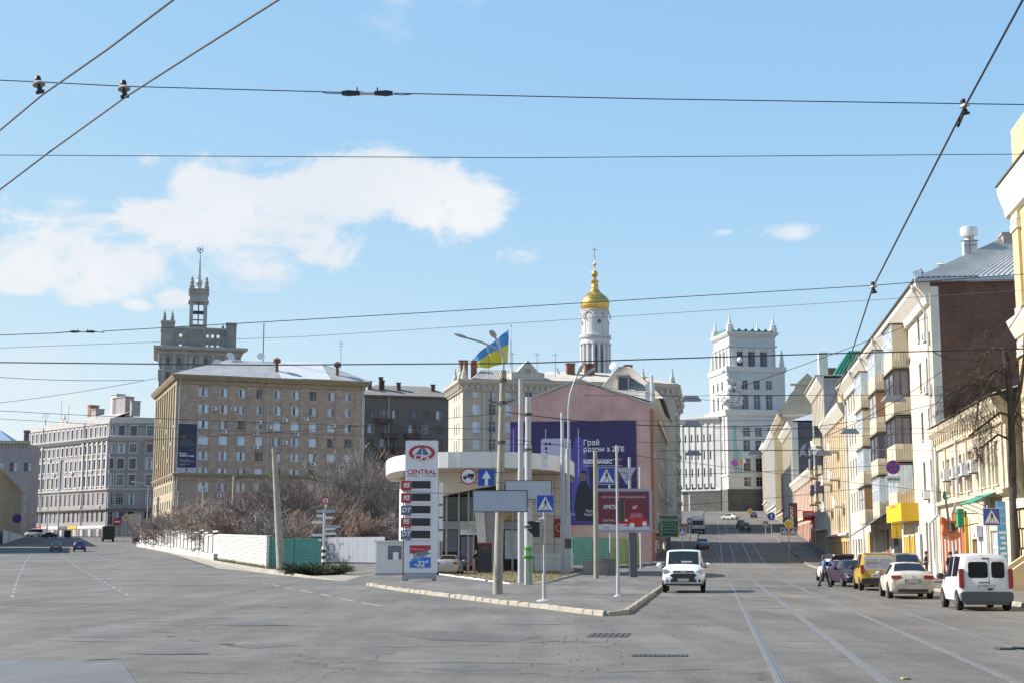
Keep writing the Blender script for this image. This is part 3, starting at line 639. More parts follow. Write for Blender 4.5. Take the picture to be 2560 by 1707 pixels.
for py in (900, 930, 960, 995, 1030, 1065):
    for k in range(5): opl.append((2 + k * 4.3, 3.1 + k * 4.3, zz(py) - 1.2, zz(py) + 1.2))
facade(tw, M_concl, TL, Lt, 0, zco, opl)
for o in opl: window(tw, TL, (o[0] + o[1]) / 2, o[2], 1.1, 2.4, 'cross', M_whitef, [G_mid])
body(tw, M_conc, 0, Lt, 0, Lt, 0, zco, left=False)
for px in (405, 432, 461, 474, 500, 530, 562, 585): bar(tw, M_concl, T, q(px) - .55, q(px) + .55, zz(1000), zco - .6, .18, name='pilaster')
for TT in (T, TL): cornice(tw, M_concl, TT, 0, Lt, [(-.05, zco - 1.4), (.3, zco - 1.2), (.5, zco - .5), (1.7, zco + .1), (1.8, zco + .9), (-.05, zco + 1.2)], ext0=1, ext1=1)
for TT in (T, TL): cornice(tw, M_concl, TT, 0, Lt, [(-.05, zz(930) - .3), (.35, zz(930)), (.4, zz(930) + .4), (-.05, zz(930) + .6)], name='string_course', ext0=1, ext1=1)
zp = zz(804); zl = zz(823); zq = zco + 1.0
def block(s0, s1, y0, y1, z0, z1, m, name): return MB().box(s0, s1, y0, y1, z0, z1).build(name, m, tw)
pL0, pL1, pR0, pR1 = q(400.5, 55), q(434, 55), q(564, 55), q(589.5, 55)
D2 = pR1 - pL0
for (x0, x1) in ((pL0, pL1), (pR0, pR1)):
    for (y0, y1) in ((.6, .6 + x1 - x0), (D2 - (x1 - x0), D2)):
        pb = block(x0, x1, y0, y1, zq - .6, zp, M_conc, 'corner_block'); MB().box(x0 - .15, x1 + .15, y0 - .15, y1 + .15, zp - .5, zp - .02).build('cap', M_concl, pb)
for s in (q(408, 55), q(427.5, 55), q(555.5, 55)):
    z = zp + (.0 if s < 10 else -3.2)
    MB().lathe([(.55, -.4), (.55, .35), (.35, .5), (.5, 1.0), (.3, 1.6), (.38, 1.9), (.12, 2.5), (.05, 3.1)], 8, (s, 1.2, z)).build('finial', M_conc, tw)
x0, x1 = pL1, pR0                                            # pierced parapet screen
holes = []
for px in (437, 451, 463, 474.5): holes.append((q(px, 55), .0))
scr = []
hz = [(zl - 2.6, zl - 1.0), (zl - 5.5, zl - 3.9), (zl - 9.2, zl - 6.6)]
for px in (437, 450, 516.5, 530, 544):
    s = q(px, 55)
    for hi, (za, zb_) in enumerate(hz): scr.append((s - (.4 if hi < 2 else .5), s + (.4 if hi < 2 else .5), za + .3, zb_ - .3))
for px in (463, 476, 557): s = q(px, 55); scr.append((s - .6, s + .6, zl - 8.6, zl - 4.6))
T2 = (x0, .9, 0); sw = facade(tw, M_conc, T2, x1 - x0, zq - .6, zl, [(o[0] - x0, o[1] - x0, o[2], o[3]) for o in scr if o[0] > x0 + .05 and o[1] < x1 - .05], .9, 'parapet')
bar(tw, M_concl, T2, 0, x1 - x0, zl, zl + .5, .25, -1.0, 'coping')
T3 = (x1, D2 - 1, R(180)); facade(tw, M_conc, T3, x1 - x0, zq - .6, zl - 4, [(k * 2.4 + .6, k * 2.4 + 1.9, zl - 8.6, zl - 5.6) for k in range(int((x1 - x0) / 2.4))], .9, 'parapet')
for xx, rr in ((pL0 + .5, 90), (pR1 - .5, -90)):
    facade(tw, M_conc, (xx, D2 if rr == -90 else 1, R(rr)), D2 - 1, zq - .6, zl, [(k * 2.6 + 4, k * 2.6 + 5.2, zl - 8.8, zl - 5.0) for k in range(5)], .8, 'parapet')
t0, t1 = q(472, 60), q(516, 60); ty0 = 1.2 + 5; tw_ = t1 - t0; zt0, zt1, ztt = zz(820), zz(756), zz(722)
bt = block(t0, t1, .7, 1.4 + tw_, zq - .6, zt0 + 1, M_conc, 'turret_base')
cw = tw_ * .2
for x in (t0, t1 - cw):
    for y in (.7, .7 + tw_ - cw): MB().box(x, x + cw, y, y + cw, zt0 + 1, zt1).build('turret_pier', M_concl, tw)
tt = MB().box(t0 - .1, t1 + .1, .6, .8 + tw_, zt1, ztt).build('turret_head', M_concl, tw)
for z in (zt1 + .1, (zt1 + ztt) / 2 + .6, ztt - .3): MB().box(t0 - .4, t1 + .4, .3, 1.1 + tw_, z, z + .35).build('moulding', M_concl, tt)
b = MB(); xm = (t0 + t1) / 2; b.box(xm - .16, xm + .16, 1.2, 1.5, zt0 + 1, zt1); b.box(t0 + cw, t1 - cw, 1.22, 1.48, (zt0 + zt1) / 2 + .3, (zt0 + zt1) / 2 + 1.3); b.box(t0 + cw, t1 - cw, 1.22, 1.48, zt0 + 2.2, zt0 + 2.5); b.build('turret_lattice', M_iron, tw)
for x in (t0 + .4, t1 - .4):
    for y in (.9, .5 + tw_): MB().lathe([(.7, 0), (.7, .9), (.45, 1.1), (.6, 1.8), (.3, 2.6), (.45, 2.9), (.1, 3.5)], 8, (x, y, ztt)).build('finial', M_conc, tt)
zb1 = zz(703); b = MB(); cy = .7 + tw_ / 2
b.lathe([(1.0, 0), (.9, .5), (.5, .8), (.8, 1.4), (.4, zb1 - ztt - .85)] + [(.95 * math.sin(math.pi * (i + 1) / 8), zb1 - ztt - .95 * math.cos(math.pi * (i + 1) / 8)) for i in range(7)] + [(.5, zb1 - ztt + 1.3), (.42, zb1 - ztt + 2.4), (.16, zz(633) - ztt), (.1, zz(631) - ztt)], 12, (xm, cy, ztt)); sp_ = b.build('spire', M_spire, tw, smooth_=50)
ze = zz(620.5); b = MB(); b.ring(xm, ze, .68, .86, cy - .12, cy + .12, 20, 0, 1, R(120), R(420)); star = [(xm + (.55 if i % 2 == 0 else .22) * math.sin(math.pi * i / 5), ze + .05 + (.55 if i % 2 == 0 else .22) * math.cos(math.pi * i / 5)) for i in range(10)]
b.plate(star, cy - .1, cy + .1).box(xm - .1, xm + .1, cy - .1, cy + .1, ze - 1.7, ze - .7).build('star_emblem', M_iron, sp_)
# -- dark brown block between
M_dkb = brickmat('dark_brown_brick', (.185, .15, .13), (.155, .128, .112), (.13, .11, .1), .5, .16, .014, 'xz', .9, .2)
DT = 335; a = R(16); O = (GX(902, DT, 25), DT); db = thing('apartment_house', 'dark grey-brown brick apartment house with small balconies behind the tiled block', 'building', (O[0], O[1], 3), a)
q = lambda px, z=25: hit(px, O, a, z); zz = lambda py: PZ(py, DT + 4) - 3
Ld = q(1128); zt = zz(993); T = (0, 0, 0); ops = []; wl = []
for ri, py in enumerate((1037, 1073, 1109, 1148, 1190)):
    for ci, px in enumerate((926, 959, 987, 1030, 1063, 1097)):
        w = 1.9 if ci in (1, 3) else 1.5; s = q(px); z = zz(py); ops.append((s - w / 2, s + w / 2, z - 1.0, z + 1.0)); wl.append((s, z - 1, w, 2.0, ri, ci))
facade(db, M_dkb, T, Ld, 0, zt, ops); body(db, M_dkb, 0, Ld, 0, 14, 0, zt)
for s, z, w, h, ri, ci in wl:
    window(db, T, s, z, w, h, 'cross', M_pvc if (ri * 5 + ci) % 4 == 1 else M_woodf, [[G_dark, G_mid], [G_cur, G_dark], [G_dark]][(ri + ci * 2) % 3])
M_balc = mat('balcony_rust_panel', (.13, .07, .06), .8, var=.25); M_balw = mat('balcony_pale_panel', (.45, .5, .56), .7, var=.1)
for ri, px, m in ((0, 959, M_balc), (1, 974, M_balc), (2, 959, M_balc), (3, 1000, M_balw), (1, 1030, M_balc), (4, 959, M_balc), (2, 1000, M_balc)):
    s = q(px); z = zz((1037, 1073, 1109, 1148, 1190)[ri]) - 2.2; bl = MB().box(s - 1.7, s + 1.7, -1.1, -.02, z, z + .18).build('balcony', M_soffit, db)
    MB().box(s - 1.7, s + 1.7, -1.15, -1.08, z + .18, z + 1.2).box(s - 1.7, s - 1.63, -1.08, 0, z + .18, z + 1.2).box(s + 1.63, s + 1.7, -1.08, 0, z + .18, z + 1.2).build('balcony_front', m, bl)
    for k in range(9): MB().box(s - 1.6 + k * .4, s - 1.56 + k * .4, -1.19, -1.16, z + .2, z + 1.18).build('baluster', M_soffit, bl)
cornice(db, M_dkb, T, 0, Ld, [(-.05, zt - .5), (.5, zt), (.55, zt + .3), (-.05, zt + .4)]); hip(db, mat('slate_roof_dirty', (.2, .18, .165), .9, var=.3, vs=.8), 0, Ld, 0, 14, zt + .3, 3.2, 5, .5)
for px, h in ((930, 1.6), (958, 2.6), (962, 1.8), (1003, 1.4), (1090, 1.2)): s = q(px, 33); MB().box(s - .45, s + .45, 3.2, 4.2, zt + .8, zt + 2.2 + h).box(s - .55, s + .55, 3.1, 4.3, zt + 2.2 + h, zt + 2.45 + h).build('chimney', mat('sooty_brick', (.1, .065, .055), .95, var=.3), db)
for s in (.6, Ld * .3): MB().tube([(s, -.2, 2), (s, -.2, zt)], .11, 6).build('downpipe', M_pipe, db)
# -- long grey house at the end of the left street
M_lil = mat('lilac_grey_plaster', (.3, .28, .285), .9, var=.16, vs=.4, stain=.45, stain_c=(.19, .175, .18)); M_lilt = mat('grey_white_trim', (.52, .5, .49), .85, var=.12, stain=.3); M_lild = mat('grey_stone_base', (.2, .185, .175), .9, var=.2, vs=.5, stain=.4)
Z1 = 1139.0
O = (GX(54.5, 468, 20), 468.0); E = (GX(271, 430, 20), 430.0); a = math.atan2(E[1] - O[1], E[0] - O[0]); LG = math.hypot(E[0] - O[0], E[1] - O[1])
z0_ = 5.4; gh = thing('corner_house', 'long lilac-grey six-storey house with white window surrounds and rounded corner', 'building', (O[0], O[1], z0_), a)
zz = lambda py, D=432: PZ(py, D) - z0_
rowz = [(1231.5, 1260), (1186.5, 1213), (1146.5, 1171), (1110, 1131), (1065, 1091)]
zrow = [((zz(y1)), (zz(y0))) for y0, y1 in rowz]; ztop = zz(1046); zcor = zz(1092.5)
ops = []; T = (0, 0, 0); nw = 18; groups = [k for k in range(nw)]
sx0 = [1.4 + (LG - 3.0) * (k + .5) / nw for k in range(nw)]
for ri, (za, zb_) in enumerate(zrow):
    for k, s in enumerate(sx0):
        if k == 8 and ri in (1, 2): continue
        ops.append((s - .62, s + .62, za, zb_))
nic = (sx0[8] - 1.0, sx0[8] + 1.0, zrow[1][0] - .4, zrow[2][1] + .8); ops.append(nic)
zg = zrow[0][0] - 2.2
for k, s in enumerate(sx0):
    ops.append((s - .8, s + .8, zz(1303), zz(1276)))
facade(gh, M_lil, T, LG, 0, ztop, ops, .4)
for o in ops:
    if o is nic: MB().box(o[0], o[1], .3, .36, o[2], o[3]).build('niche', mat('niche_blue_grey', (.25, .24, .3), .9), gh); continue
    w = o[1] - o[0]; wo_ = window(gh, T, (o[0] + o[1]) / 2, o[2], w, o[3] - o[2], 'tall', M_whitef, [[G_dark, G_mid], [G_mid], [G_cur, G_dark]][rnd.randrange(3)], .25)
    if o[2] > zrow[1][0] - 1: 
        h = o[3] - o[2]; kk = ('sur', round(w, 2), round(h, 2))
        if kk not in WM: WM[kk] = MB().box(-w / 2 - .28, -w / 2, -.33, -.2, -.3, h + .35).box(w / 2, w / 2 + .28, -.33, -.2, -.3, h + .35).box(-w / 2 - .28, w / 2 + .28, -.36, -.2, h + .02, h + .4).box(-w / 2 - .3, w / 2 + .3, -.4, -.2, -.35, -.02).mesh('surround', M_lilt)
        put('surround', WM[kk], wo_)
for k in [0, 1, 2, 3, 12, 13, 14, 15, 16, 17]:
    s = sx0[k] + (LG - 3) / nw / 2; bar(gh, M_lilt, T, s - .33, s + .33, zrow[1][0] - .8, zcor - 1.3, .3, name='pilaster'); bar(gh, M_lilt, T, s - .5, s + .5, zcor - 1.9, zcor - 1.2, .42, name='capital')
body(gh, M_lil, 0, LG, 0, 14, 0, ztop, right=False)
# rounded corner and the short front facing the square
RC = 14.2; TR = (LG, 0, -a + R(2)); 
wr = [zz, None]; fr = []; cols2 = [277, 300.5, 330.5, 372]
sR = []
Eo = (E[0], E[1])
for px in cols2: sR.append(hit(px, Eo, R(2), 25))
opsR = []
for za, zb_ in zrow:
    for i, s in enumerate(sR): w = 1.5 if i == 0 else 2.0; opsR.append((max(.1, s - w / 2), s + w / 2, za, zb_))
for s in sR: opsR.append((max(.1, s - .9), s + .9, zz(1310), zz(1278)))
facade(gh, M_lil, TR, RC + 4, 0, ztop, opsR, .4)
for o in opsR:
    w = o[1] - o[0]; wo_ = window(gh, TR, (o[0] + o[1]) / 2, o[2], w, o[3] - o[2], 'three' if w > 1.8 else 'tall', M_woodf if rnd.random() < .6 else M_whitef, [[G_mid, G_dark], [G_pale, G_mid], [G_dark]][rnd.randrange(3)], .25)
    if o[2] > zrow[0][0] + 1:
        h = o[3] - o[2]; kk = ('sur', round(w, 2), round(h, 2))
        if kk not in WM: WM[kk] = MB().box(-w / 2 - .3, -w / 2, -.33, -.2, -.3, h + .35).box(w / 2, w / 2 + .3, -.33, -.2, -.3, h + .35).box(-w / 2 - .3, w / 2 + .3, -.36, -.2, h + .02, h + .4).box(-w / 2 - .4, w / 2 + .4, -.4, -.2, -.35, -.02).mesh('surround', M_lilt)
        put('surround', WM[kk], wo_)
for TT, LL in ((T, LG), (TR, RC + 4)):
    cornice(gh, M_lilt, TT, 0, LL, [(-.05, zcor - 1.2), (.25, zcor - 1.0), (1.1, zcor - .2), (1.2, zcor + .3), (-.05, zcor + .5)], ext1=.6 if TT is T else 0)
    cornice(gh, M_lilt, TT, 0, LL, [(-.05, ztop - 1.6), (.2, ztop - 1.5), (.35, ztop - .2), (.4, ztop + .1), (-.05, ztop + .2)], 'parapet')
    cornice(gh, M_lilt, TT, 0, LL, [(-.05, zrow[0][1] + .6), (.5, zrow[0][1] + 1.0), (.55, zrow[0][1] + 1.3), (-.05, zrow[0][1] + 1.4)], 'string_course')
    cornice(gh, M_lild, TT, 0, LL, [(-.05, zz(1275)), (.6, zz(1273)), (.6, zz(1270)), (-.05, zz(1269))], 'string_course')
    for k in range(7): bar(gh, M_lilt, TT, .1, LL - .1, zrow[0][0] - .9 + k * .75, zrow[0][0] - .84 + k * .75, .035, name='rustication')
for k in range(44): s = .6 + k * (LG - 1.2) / 43; bar(gh, M_lilt, T, s - .18, s + .18, zcor - .75, zcor - .2, .75, name='bracket')
cb_ = sx0[8]; b = MB(); b.plate([(cb_ - 2.6, ztop), (cb_ - 2, ztop + .9), (cb_ - .9, ztop + 1.4), (cb_ - .7, ztop + 2.4), (cb_, ztop + 2.9), (cb_ + .7, ztop + 2.4), (cb_ + .9, ztop + 1.4), (cb_ + 2, ztop + .9), (cb_ + 2.6, ztop)], -.4, .1).ring(cb_, ztop + 1.4, .5, .75, -.5, -.4, 16); b.build('crest', M_lilt, gh)
b = MB(); rh = PZ(1022, 440) - z0_ - ztop; b.add([(0, .3, ztop), (LG, .3, ztop), (LG, 9, ztop + rh), (0, 9, ztop + rh * .55), (LG + 18, 10, ztop + rh), (LG + 16, -10, ztop)], [(0, 1, 2, 3)]); b.build('roof', M_tin, gh)
for s, w, h, m in ((LG * .57, 1.6, 3.4, mat('red_chimney', (.3, .13, .08), .9, var=.2)), (LG * .62, 3.0, 2.0, M_lil), (LG * .9, 7.5, 4.6, M_lil), (LG * .84, 3.5, 5.8, M_lilt), (LG * 1.03, 1.0, 3.0, M_concl)):
    MB().box(s - w / 2, s + w / 2, 5.5, 8.5, ztop + 1, ztop + 2.4 + h).box(s - w / 2 - .15, s + w / 2 + .15, 5.3, 8.7, ztop + 2.4 + h, ztop + 2.7 + h).build('roof_house', m, gh)
dish(gh, (LG * .18, 2, ztop + 3.4), R(40), 2.6); MB().tube([(LG * .18, 2, ztop), (LG * .18, 2, ztop + 2.6)], .12, 6).build('dish_mast', M_iron, gh)
for s, h in ((LG * .33, 8), (LG * .42, 6.5), (LG * .74, 5)): MB().tube([(s, 3, ztop), (s, 3, ztop + h)], .06, 4).tube([(s - .5, 3, ztop + h - .6), (s + .5, 3, ztop + h - .6)], .04, 4).build('aerial', M_iron, gh)
for s in (.2, LG * .24, LG * .72, LG - .2): MB().tube([tp(T, s, .3, 3), tp(T, s, .3, ztop - .5)], .14, 6).build('downpipe', mat('lilac_pipe', (.25, .22, .26), .6), gh)
for k in (1, 2, 5, 7, 10, 12, 14, 16, 6, 11): ri = (k * 3) % 4; ac_unit(gh, T, sx0[k] + .9, zrow[ri][0] - 1.0, 1.25)
# shop fronts at its foot
sh = [(1, 6.5, (.3, .03, .035)), (7.2, 10, (.62, .55, .45)), (10.5, 14.5, (.3, .03, .035)), (15, 19, (.5, .33, .22)), (19.5, 26, (.5, .52, .52)), (26.5, 31, (.2, .17, .14)), (31.5, 37, (.5, .35, .12)), (37.5, LG - .5, (.45, .47, .5))]
for i, (s0, s1, c) in enumerate(sh):
    sf = bar(gh, mat('shop_front_%d' % i, c, .6, var=.15), T, s0, s1, 0, 4.2, .35, name='shop_front')
    for k in range(int((s1 - s0) / 1.6)): bar(sf, [G_dark, G_mid, G_cur][(i + k) % 3], T, s0 + .3 + k * 1.6, s0 + 1.6 + k * 1.6, .3, 3.0, .42, .3, 'shop_window')
    bar(sf, mat('fascia_%d' % i, [(.4, .03, .04), (.6, .6, .58), (.5, .04, .05), (.55, .5, .4), (.62, .63, .62), (.1, .1, .12), (.6, .42, .05), (.55, .56, .58)][i], .5), T, s0, s1, 3.25, 4.1, .5, .3, 'fascia')
# -- old low houses on the left edge
M_ylow = mat('pale_yellow_plaster', (.4, .34, .24), .9, var=.18, vs=.5, stain=.5); M_slate = mat('dark_slate', (.1, .1, .11), .7, var=.2)
a = R(106.7); p0 = (GX(-25, 268, 6), 268.0); lw = thing('arcade_house', 'low pale yellow house with closely spaced pilasters on the left edge', 'building', (p0[0], p0[1], terr(*p0)), a)
Lw = hit(52, p0, a, 8); 
def lowrow(root, L_, z1, m, n):
    T = (0, 0, 0); facade(root, m, T, L_, 0, z1, [(1 + k * L_ / n, 1 + k * L_ / n + L_ / n * .45, z1 * .42, z1 * .78) for k in range(n - 1)], .3)
    for k in range(n - 1): window(root, T, 1 + k * L_ / n + L_ / n * .225, z1 * .42, L_ / n * .45, z1 * .36, 'cross', M_whitef, [G_mid])
    for k in range(n): bar(root, m, T, .1 + k * L_ / n, .1 + k * L_ / n + .7, 0, z1 - .6, .2, name='pilaster')
    body(root, m, 0, L_, 0, 10, 0, z1, front=False); cornice(root, m, T, 0, L_, [(-.05, z1 - .6), (.6, z1), (.7, z1 + .3), (-.05, z1 + .4)]); hip(root, M_slate, 0, L_, 0, 10, z1 + .35, 2.6, 4, .6)
lowrow(lw, Lw, PZ(1236, 400) - terr(*p0) + .5, M_ylow, 22)
pan = mat('white_hoarding', (.55, .56, .57), .6, var=.2, vs=.5)
for k in range(26):
    s = 30 + k * (Lw - 32) / 26; bar(lw, pan, (0, 0, 0), s + .1, s + (Lw - 32) / 26 - .15, .3, 3.4, .9, .82, 'hoarding_panel')
g2 = thing('flat_roofed_house', 'mauve-grey flat house front far off at the left edge of the picture', 'building', (GX(-60, 412, 20), 412, 5), R(4)); Lg2 = 14.5; zz2 = PZ(1108, 412) - 5
facade(g2, M_lil, (0, 0, 0), Lg2, 0, zz2, [(k * 4 + 1.2, k * 4 + 3.4, zz2 - 8, zz2 - 5.4) for k in range(4)], .4); body(g2, M_lil, 0, Lg2, 0, 12, 0, zz2)
for k in range(4): window(g2, (0, 0, 0), k * 4 + 2.3, zz2 - 8, 2.2, 2.6, 'cross', M_woodf, [G_dark, G_cur])
bar(g2, M_ylow, (0, 0, 0), -.3, Lg2 + .3, zz2 - .02, zz2 + .9, .5, name='parapet'); hip(g2, mat('tin_blue', (.28, .36, .48), .5), 0, 9, 1, 11, zz2 + .9, 3.4, 4, .2)
MB().box(12.2, 13.2, 3, 4, zz2, zz2 + 3.6).box(11.9, 13.5, 2.7, 4.3, zz2 + 3.6, zz2 + 4.2).build('chimney', M_slate, g2)
for k in range(16): bar(g2, M_ylow, (0, 0, 0), k * 1.0, k * 1.0 + .5, zz2 - 1.0, zz2 - .2, .3, name='bracket')
# tall house just outside the frame: its shadow lies across the left street
p1 = (-.385 * 216 - 10, 216.0); oh = thing('street_house', 'plain tall street house standing just beyond the left edge', 'building', (p1[0], p1[1], 1.5), R(105.5))
facade(oh, M_ylow, (0, 0, 0), 42, 0, 21, [(1.5 + k * 3.4, 3.2 + k * 3.4, 2 + r * 4.6, 4.6 + r * 4.6) for k in range(12) for r in range(4)]); body(oh, M_ylow, 0, 42, 0, 12, 0, 21); hip(oh, M_slate, 0, 42, 0, 12, 21, 3, 5)
# == pink gabled house with the big advert
M_pink = mat('pink_plaster', (.56, .34, .305), .9, var=.2, vs=.35, stain=.5, stain_c=(.33, .2, .185), bump=.2, bs=6); M_brickred = mat('red_plaster_strip', (.34, .135, .09), .9, var=.15)
M_beige = mat('beige_render', (.4, .365, .3), .9, var=.14, vs=.4, stain=.4, stain_c=(.25, .22, .18)); M_beiget = mat('beige_trim', (.46, .43, .36), .85, var=.12, stain=.35)
M_beiged = mat('beige_street_front', (.33, .285, .22), .9, var=.2, vs=.4, stain=.5); M_etern = mat('asbestos_sheet', (.36, .335, .3), .9, var=.22, vs=.9, stain=.3)
def corrug(root, m, P00, P10, P11, P01, n, amp=.05, name='roof'):
    """ribbed sheet over a quad: ribs run from the P00-P10 edge to the P01-P11 edge"""
    P00, P10, P11, P01 = map(Vector, (P00, P10, P11, P01)); nr = (P10 - P00).cross(P01 - P00).normalized(); b = MB()
    for i in range(2 * n + 1):
        f = i / (2 * n); o = nr * (amp if i % 2 else 0); b.v += [tuple(P00.lerp(P10, f) + o), tuple(P01.lerp(P11, f) + o)]
    b.f = [(2 * i, 2 * i + 2, 2 * i + 3, 2 * i + 1) for i in range(2 * n)]; b.mi = [0] * len(b.f); return b.build(name, m, root)
Yp = 172.0; a = R(-8); xr = SX * Yp - 7.4; wP = 17.0; O = (xr - wP * math.cos(a), Yp - wP * math.sin(a)); z0_ = .3
pk = thing('gable_house', 'pink plastered house whose blank gable carries a huge purple phone advert', 'building', (O[0], O[1], z0_), a)
zz = lambda py, D=Yp: PZ(py, D) - z0_
ze, za = zz(1010), zz(946); Lp = 58.0; xa = wP * .49
b = MB(); b.add([(0, 0, 0), (wP, 0, 0), (wP, 0, ze), (xa + 2.2, 0, za - .9), (xa, 0, za), (xa - 2.2, 0, za - .9), (0, 0, ze)], [tuple(range(7))]); b.quad((0, Lp, 0), (0, 0, 0), (0, 0, ze), (0, Lp, ze)); b.build('gable_wall', M_pink, pk)
b = MB(); b.tube([(-.2, -.06, ze), (xa, -.06, za + .1), (wP + .2, -.06, ze)], .14, 4); b.build('verge_flashing', M_tinblue, pk)
TR = (wP, 0, R(90)); zs_ = [1.2, 5.0, 8.8, 12.6]; ops = [(2.2 + k * 3.6, 3.7 + k * 3.6, z, z + 2.2) for z in zs_ for k in range(15)]
facade(pk, mat('russet_street_front', (.34, .215, .165), .9, var=.2, vs=.4, stain=.5), TR, Lp, 0, ze, [o for o in ops if o[3] < ze - .6])
for o in ops:
    if o[3] < ze - .6: window(pk, TR, (o[0] + o[1]) / 2, o[2], 1.5, 2.2, 'cross', M_whitef, [G_mid, G_dark], sill=M_beiget)
bar(pk, M_brickred, TR, 0, 1.6, 0, ze - .6, .3, name='corner_strip')
for k in range(22): ac_unit(pk, TR, 2.0 + (k * 7.3) % (Lp - 4), zs_[k % 4] + .3 + .4 * (k % 3), 1.2)
for k in range(1, 15): bar(pk, M_beiget, TR, 1.1 + k * 3.6, 1.6 + k * 3.6, 4, ze - .8, .3, name='pilaster')
for k in (5, 9, 12): 
    for z in (4.6, 8.4): bl = bar(pk, M_beiget, TR, 1.8 + k * 3.6, 4.2 + k * 3.6, z, z + .2, 1.2, name='balcony'); bar(bl, M_iron, TR, 1.8 + k * 3.6, 4.2 + k * 3.6, z + .2, z + 1.1, 1.2, 1.14, 'railing')
cornice(pk, M_beiget, TR, 0, Lp, [(-.05, ze - .8), (.3, ze - .6), (.9, ze - .1), (1.0, ze + .25), (-.05, ze + .3)])
bar(pk, M_beiget, TR, 0, Lp, 3.9, 4.2, .25, name='string_course')
corrug(pk, M_etern, (wP + 1.0, 0, ze + .1), (wP + 1.0, Lp, ze + .1), (xa, Lp, za), (xa, 0, za), 60, .07); corrug(pk, M_etern, (-.4, Lp, ze + .1), (-.4, 0, ze + .1), (xa, 0, za), (xa, Lp, za), 30, .07)
MB().box(wP - .6, wP + .5, .8, 2.2, ze + .3, ze + 2.6).build('roof_sign', mat('sign_back_grey', (.5, .51, .53), .5), pk)
MB().tube([(wP + .2, .6, ze), (wP + .2, .6, ze + 3.6)], .2, 8).build('flue', M_pipe, pk)
# higher corrugated hipped roof of the house's rear range
q2 = lambda px, z=20: hit(px, O, a, z); yR = 14.0; zE = PZ(996, Yp + yR) - z0_; zR = PZ(916, Yp + yR + 8) - z0_
xL, xR = q2(1440) * 1.08, wP + 1.2; xP0, xP1 = q2(1500) * 1.08, q2(1530) * 1.08
rr = corrug(pk, M_etern, (xL, yR, zE), (xR, yR, zE), (xP1, yR + 8, zR), (xP0, yR + 8, zR), 42, .09, 'rear_roof')
corrug(pk, M_etern, (xR, yR, zE), (xR, yR + 40, zE), (xP1, yR + 34, zR), (xP1, yR + 8, zR), 60, .09, 'rear_roof'); corrug(pk, M_etern, (xL, yR + 40, zE), (xL, yR, zE), (xP0, yR + 8, zR), (xP0, yR + 34, zR), 60, .09, 'rear_roof')
MB().box(xL + .4, xR - .6, yR + .5, yR + 39, ze - 1, zE).build('rear_wall', M_beiget, pk)
b = MB().box(q2(1505) * 1.08, q2(1533) * 1.08, yR + 2.2, yR + 6, zE + 1.2, zE + 3.3).build('dormer', M_etern, pk); MB().box(q2(1508) * 1.08, q2(1530) * 1.08, yR + 2.1, yR + 2.18, zE + 1.3, zE + 3.1).build('dormer_window', G_dark, b); MB().box(q2(1500) * 1.08, q2(1536) * 1.08, yR + 1.8, yR + 6.2, zE + 3.31, zE + 3.5).build('dormer_roof', M_tin, b)
# advert
M_purp = mat('advert_purple', (.036, .025, .1), .55, var=.25, vs=.18); M_purp2 = mat('advert_violet', (.12, .045, .24), .55, var=.2, vs=.3); M_blue2 = mat('advert_blue_haze', (.085, .08, .33), .55, var=.3, vs=.25); M_lav = mat('advert_lavender', (.5, .45, .62), .5); M_adk = mat('advert_dark', (.02, .018, .03), .5)
q = lambda px, z=10: hit(px, O, a, z); s0, s1, zA, zB = q(1276, 14), q(1591, 14), zz(1310), zz(1050)
ad = MB().box(s0, s1, -.16, -.08, zA, zB).build('advert_banner', M_purp, pk)
def pp(px, py, y): return (q(px, 10), y, zz(py))
def print_(pts, m, y=-.166, name='print', n=.012): return MB().plate([(q(px, 10), zz(py)) for px, py in pts], y, y + n).build(name, m, ad)
print_([(1277, 1060), (1300, 1060), (1296, 1180), (1277, 1180)], M_purp2); print_([(1283, 1068), (1285, 1068), (1285, 1130), (1283, 1130)], M_lav, -.182)
for x in (1364, 1446): print_([(x, 1068), (x + 2, 1068), (x + 2, 1190), (x, 1190)], M_lav, -.182)
print_([(1428, 1130), (1440, 1090), (1455, 1090), (1468, 1130), (1480, 1270), (1429, 1290)], M_blue2)
ph = print_([(1353, 1097), (1357, 1093), (1424, 1093), (1428, 1097), (1428, 1200), (1353, 1190)], M_lav, -.18, 'print_phone')
for x, y in ((1366, 1106), (1375, 1106), (1366, 1118), (1366, 1129)): print_([(x + 3.6 * math.cos(i * .785), y + 3.8 * math.sin(i * .785)) for i in range(8)], M_adk, -.2)
print_([(1440, 1300), (1436, 1260), (1444, 1215), (1453, 1199), (1459, 1194), (1466, 1199), (1474, 1218), (1488, 1230), (1488, 1285), (1480, 1302)], M_adk, -.19, 'print_figure')
print_([(1452, 1200), (1450, 1185), (1456, 1176), (1464, 1177), (1467, 1188), (1463, 1200)], mat('advert_skin', (.22, .12, .1), .6), -.205, 'print_head')
print_([(1450, 1180), (1456, 1174), (1466, 1176), (1468, 1186), (1462, 1181)], M_adk, -.22, 'print_hair')
print_([(1477, 1178), (1486, 1176), (1489, 1196), (1479, 1196)], M_adk, -.19)
print_([(1300, 1307), (1300, 1290), (1591, 1290), (1591, 1307)], mat('advert_indigo', (.06, .05, .26), .5), -.175)
y_ = -.2
txt('Грай\nразом з ZTE', .86, M_wprint, ad, pp(1459, 1113, y_), align='LEFT', bold=.02)
txt('REDMAGIC', .56, M_wprint, ad, pp(1459, 1153, y_), align='LEFT', bold=.03, sx_=1.25)
for y0 in (1146, 1162): print_([(1459, y0), (1556, y0), (1556, y0 + 1), (1459, y0 + 1)], M_wprint, -.19)
print_([(1541, 1148), (1548, 1148), (1548, 1159), (1541, 1159)], mat('advert_red', (.4, .02, .03), .5), -.19)
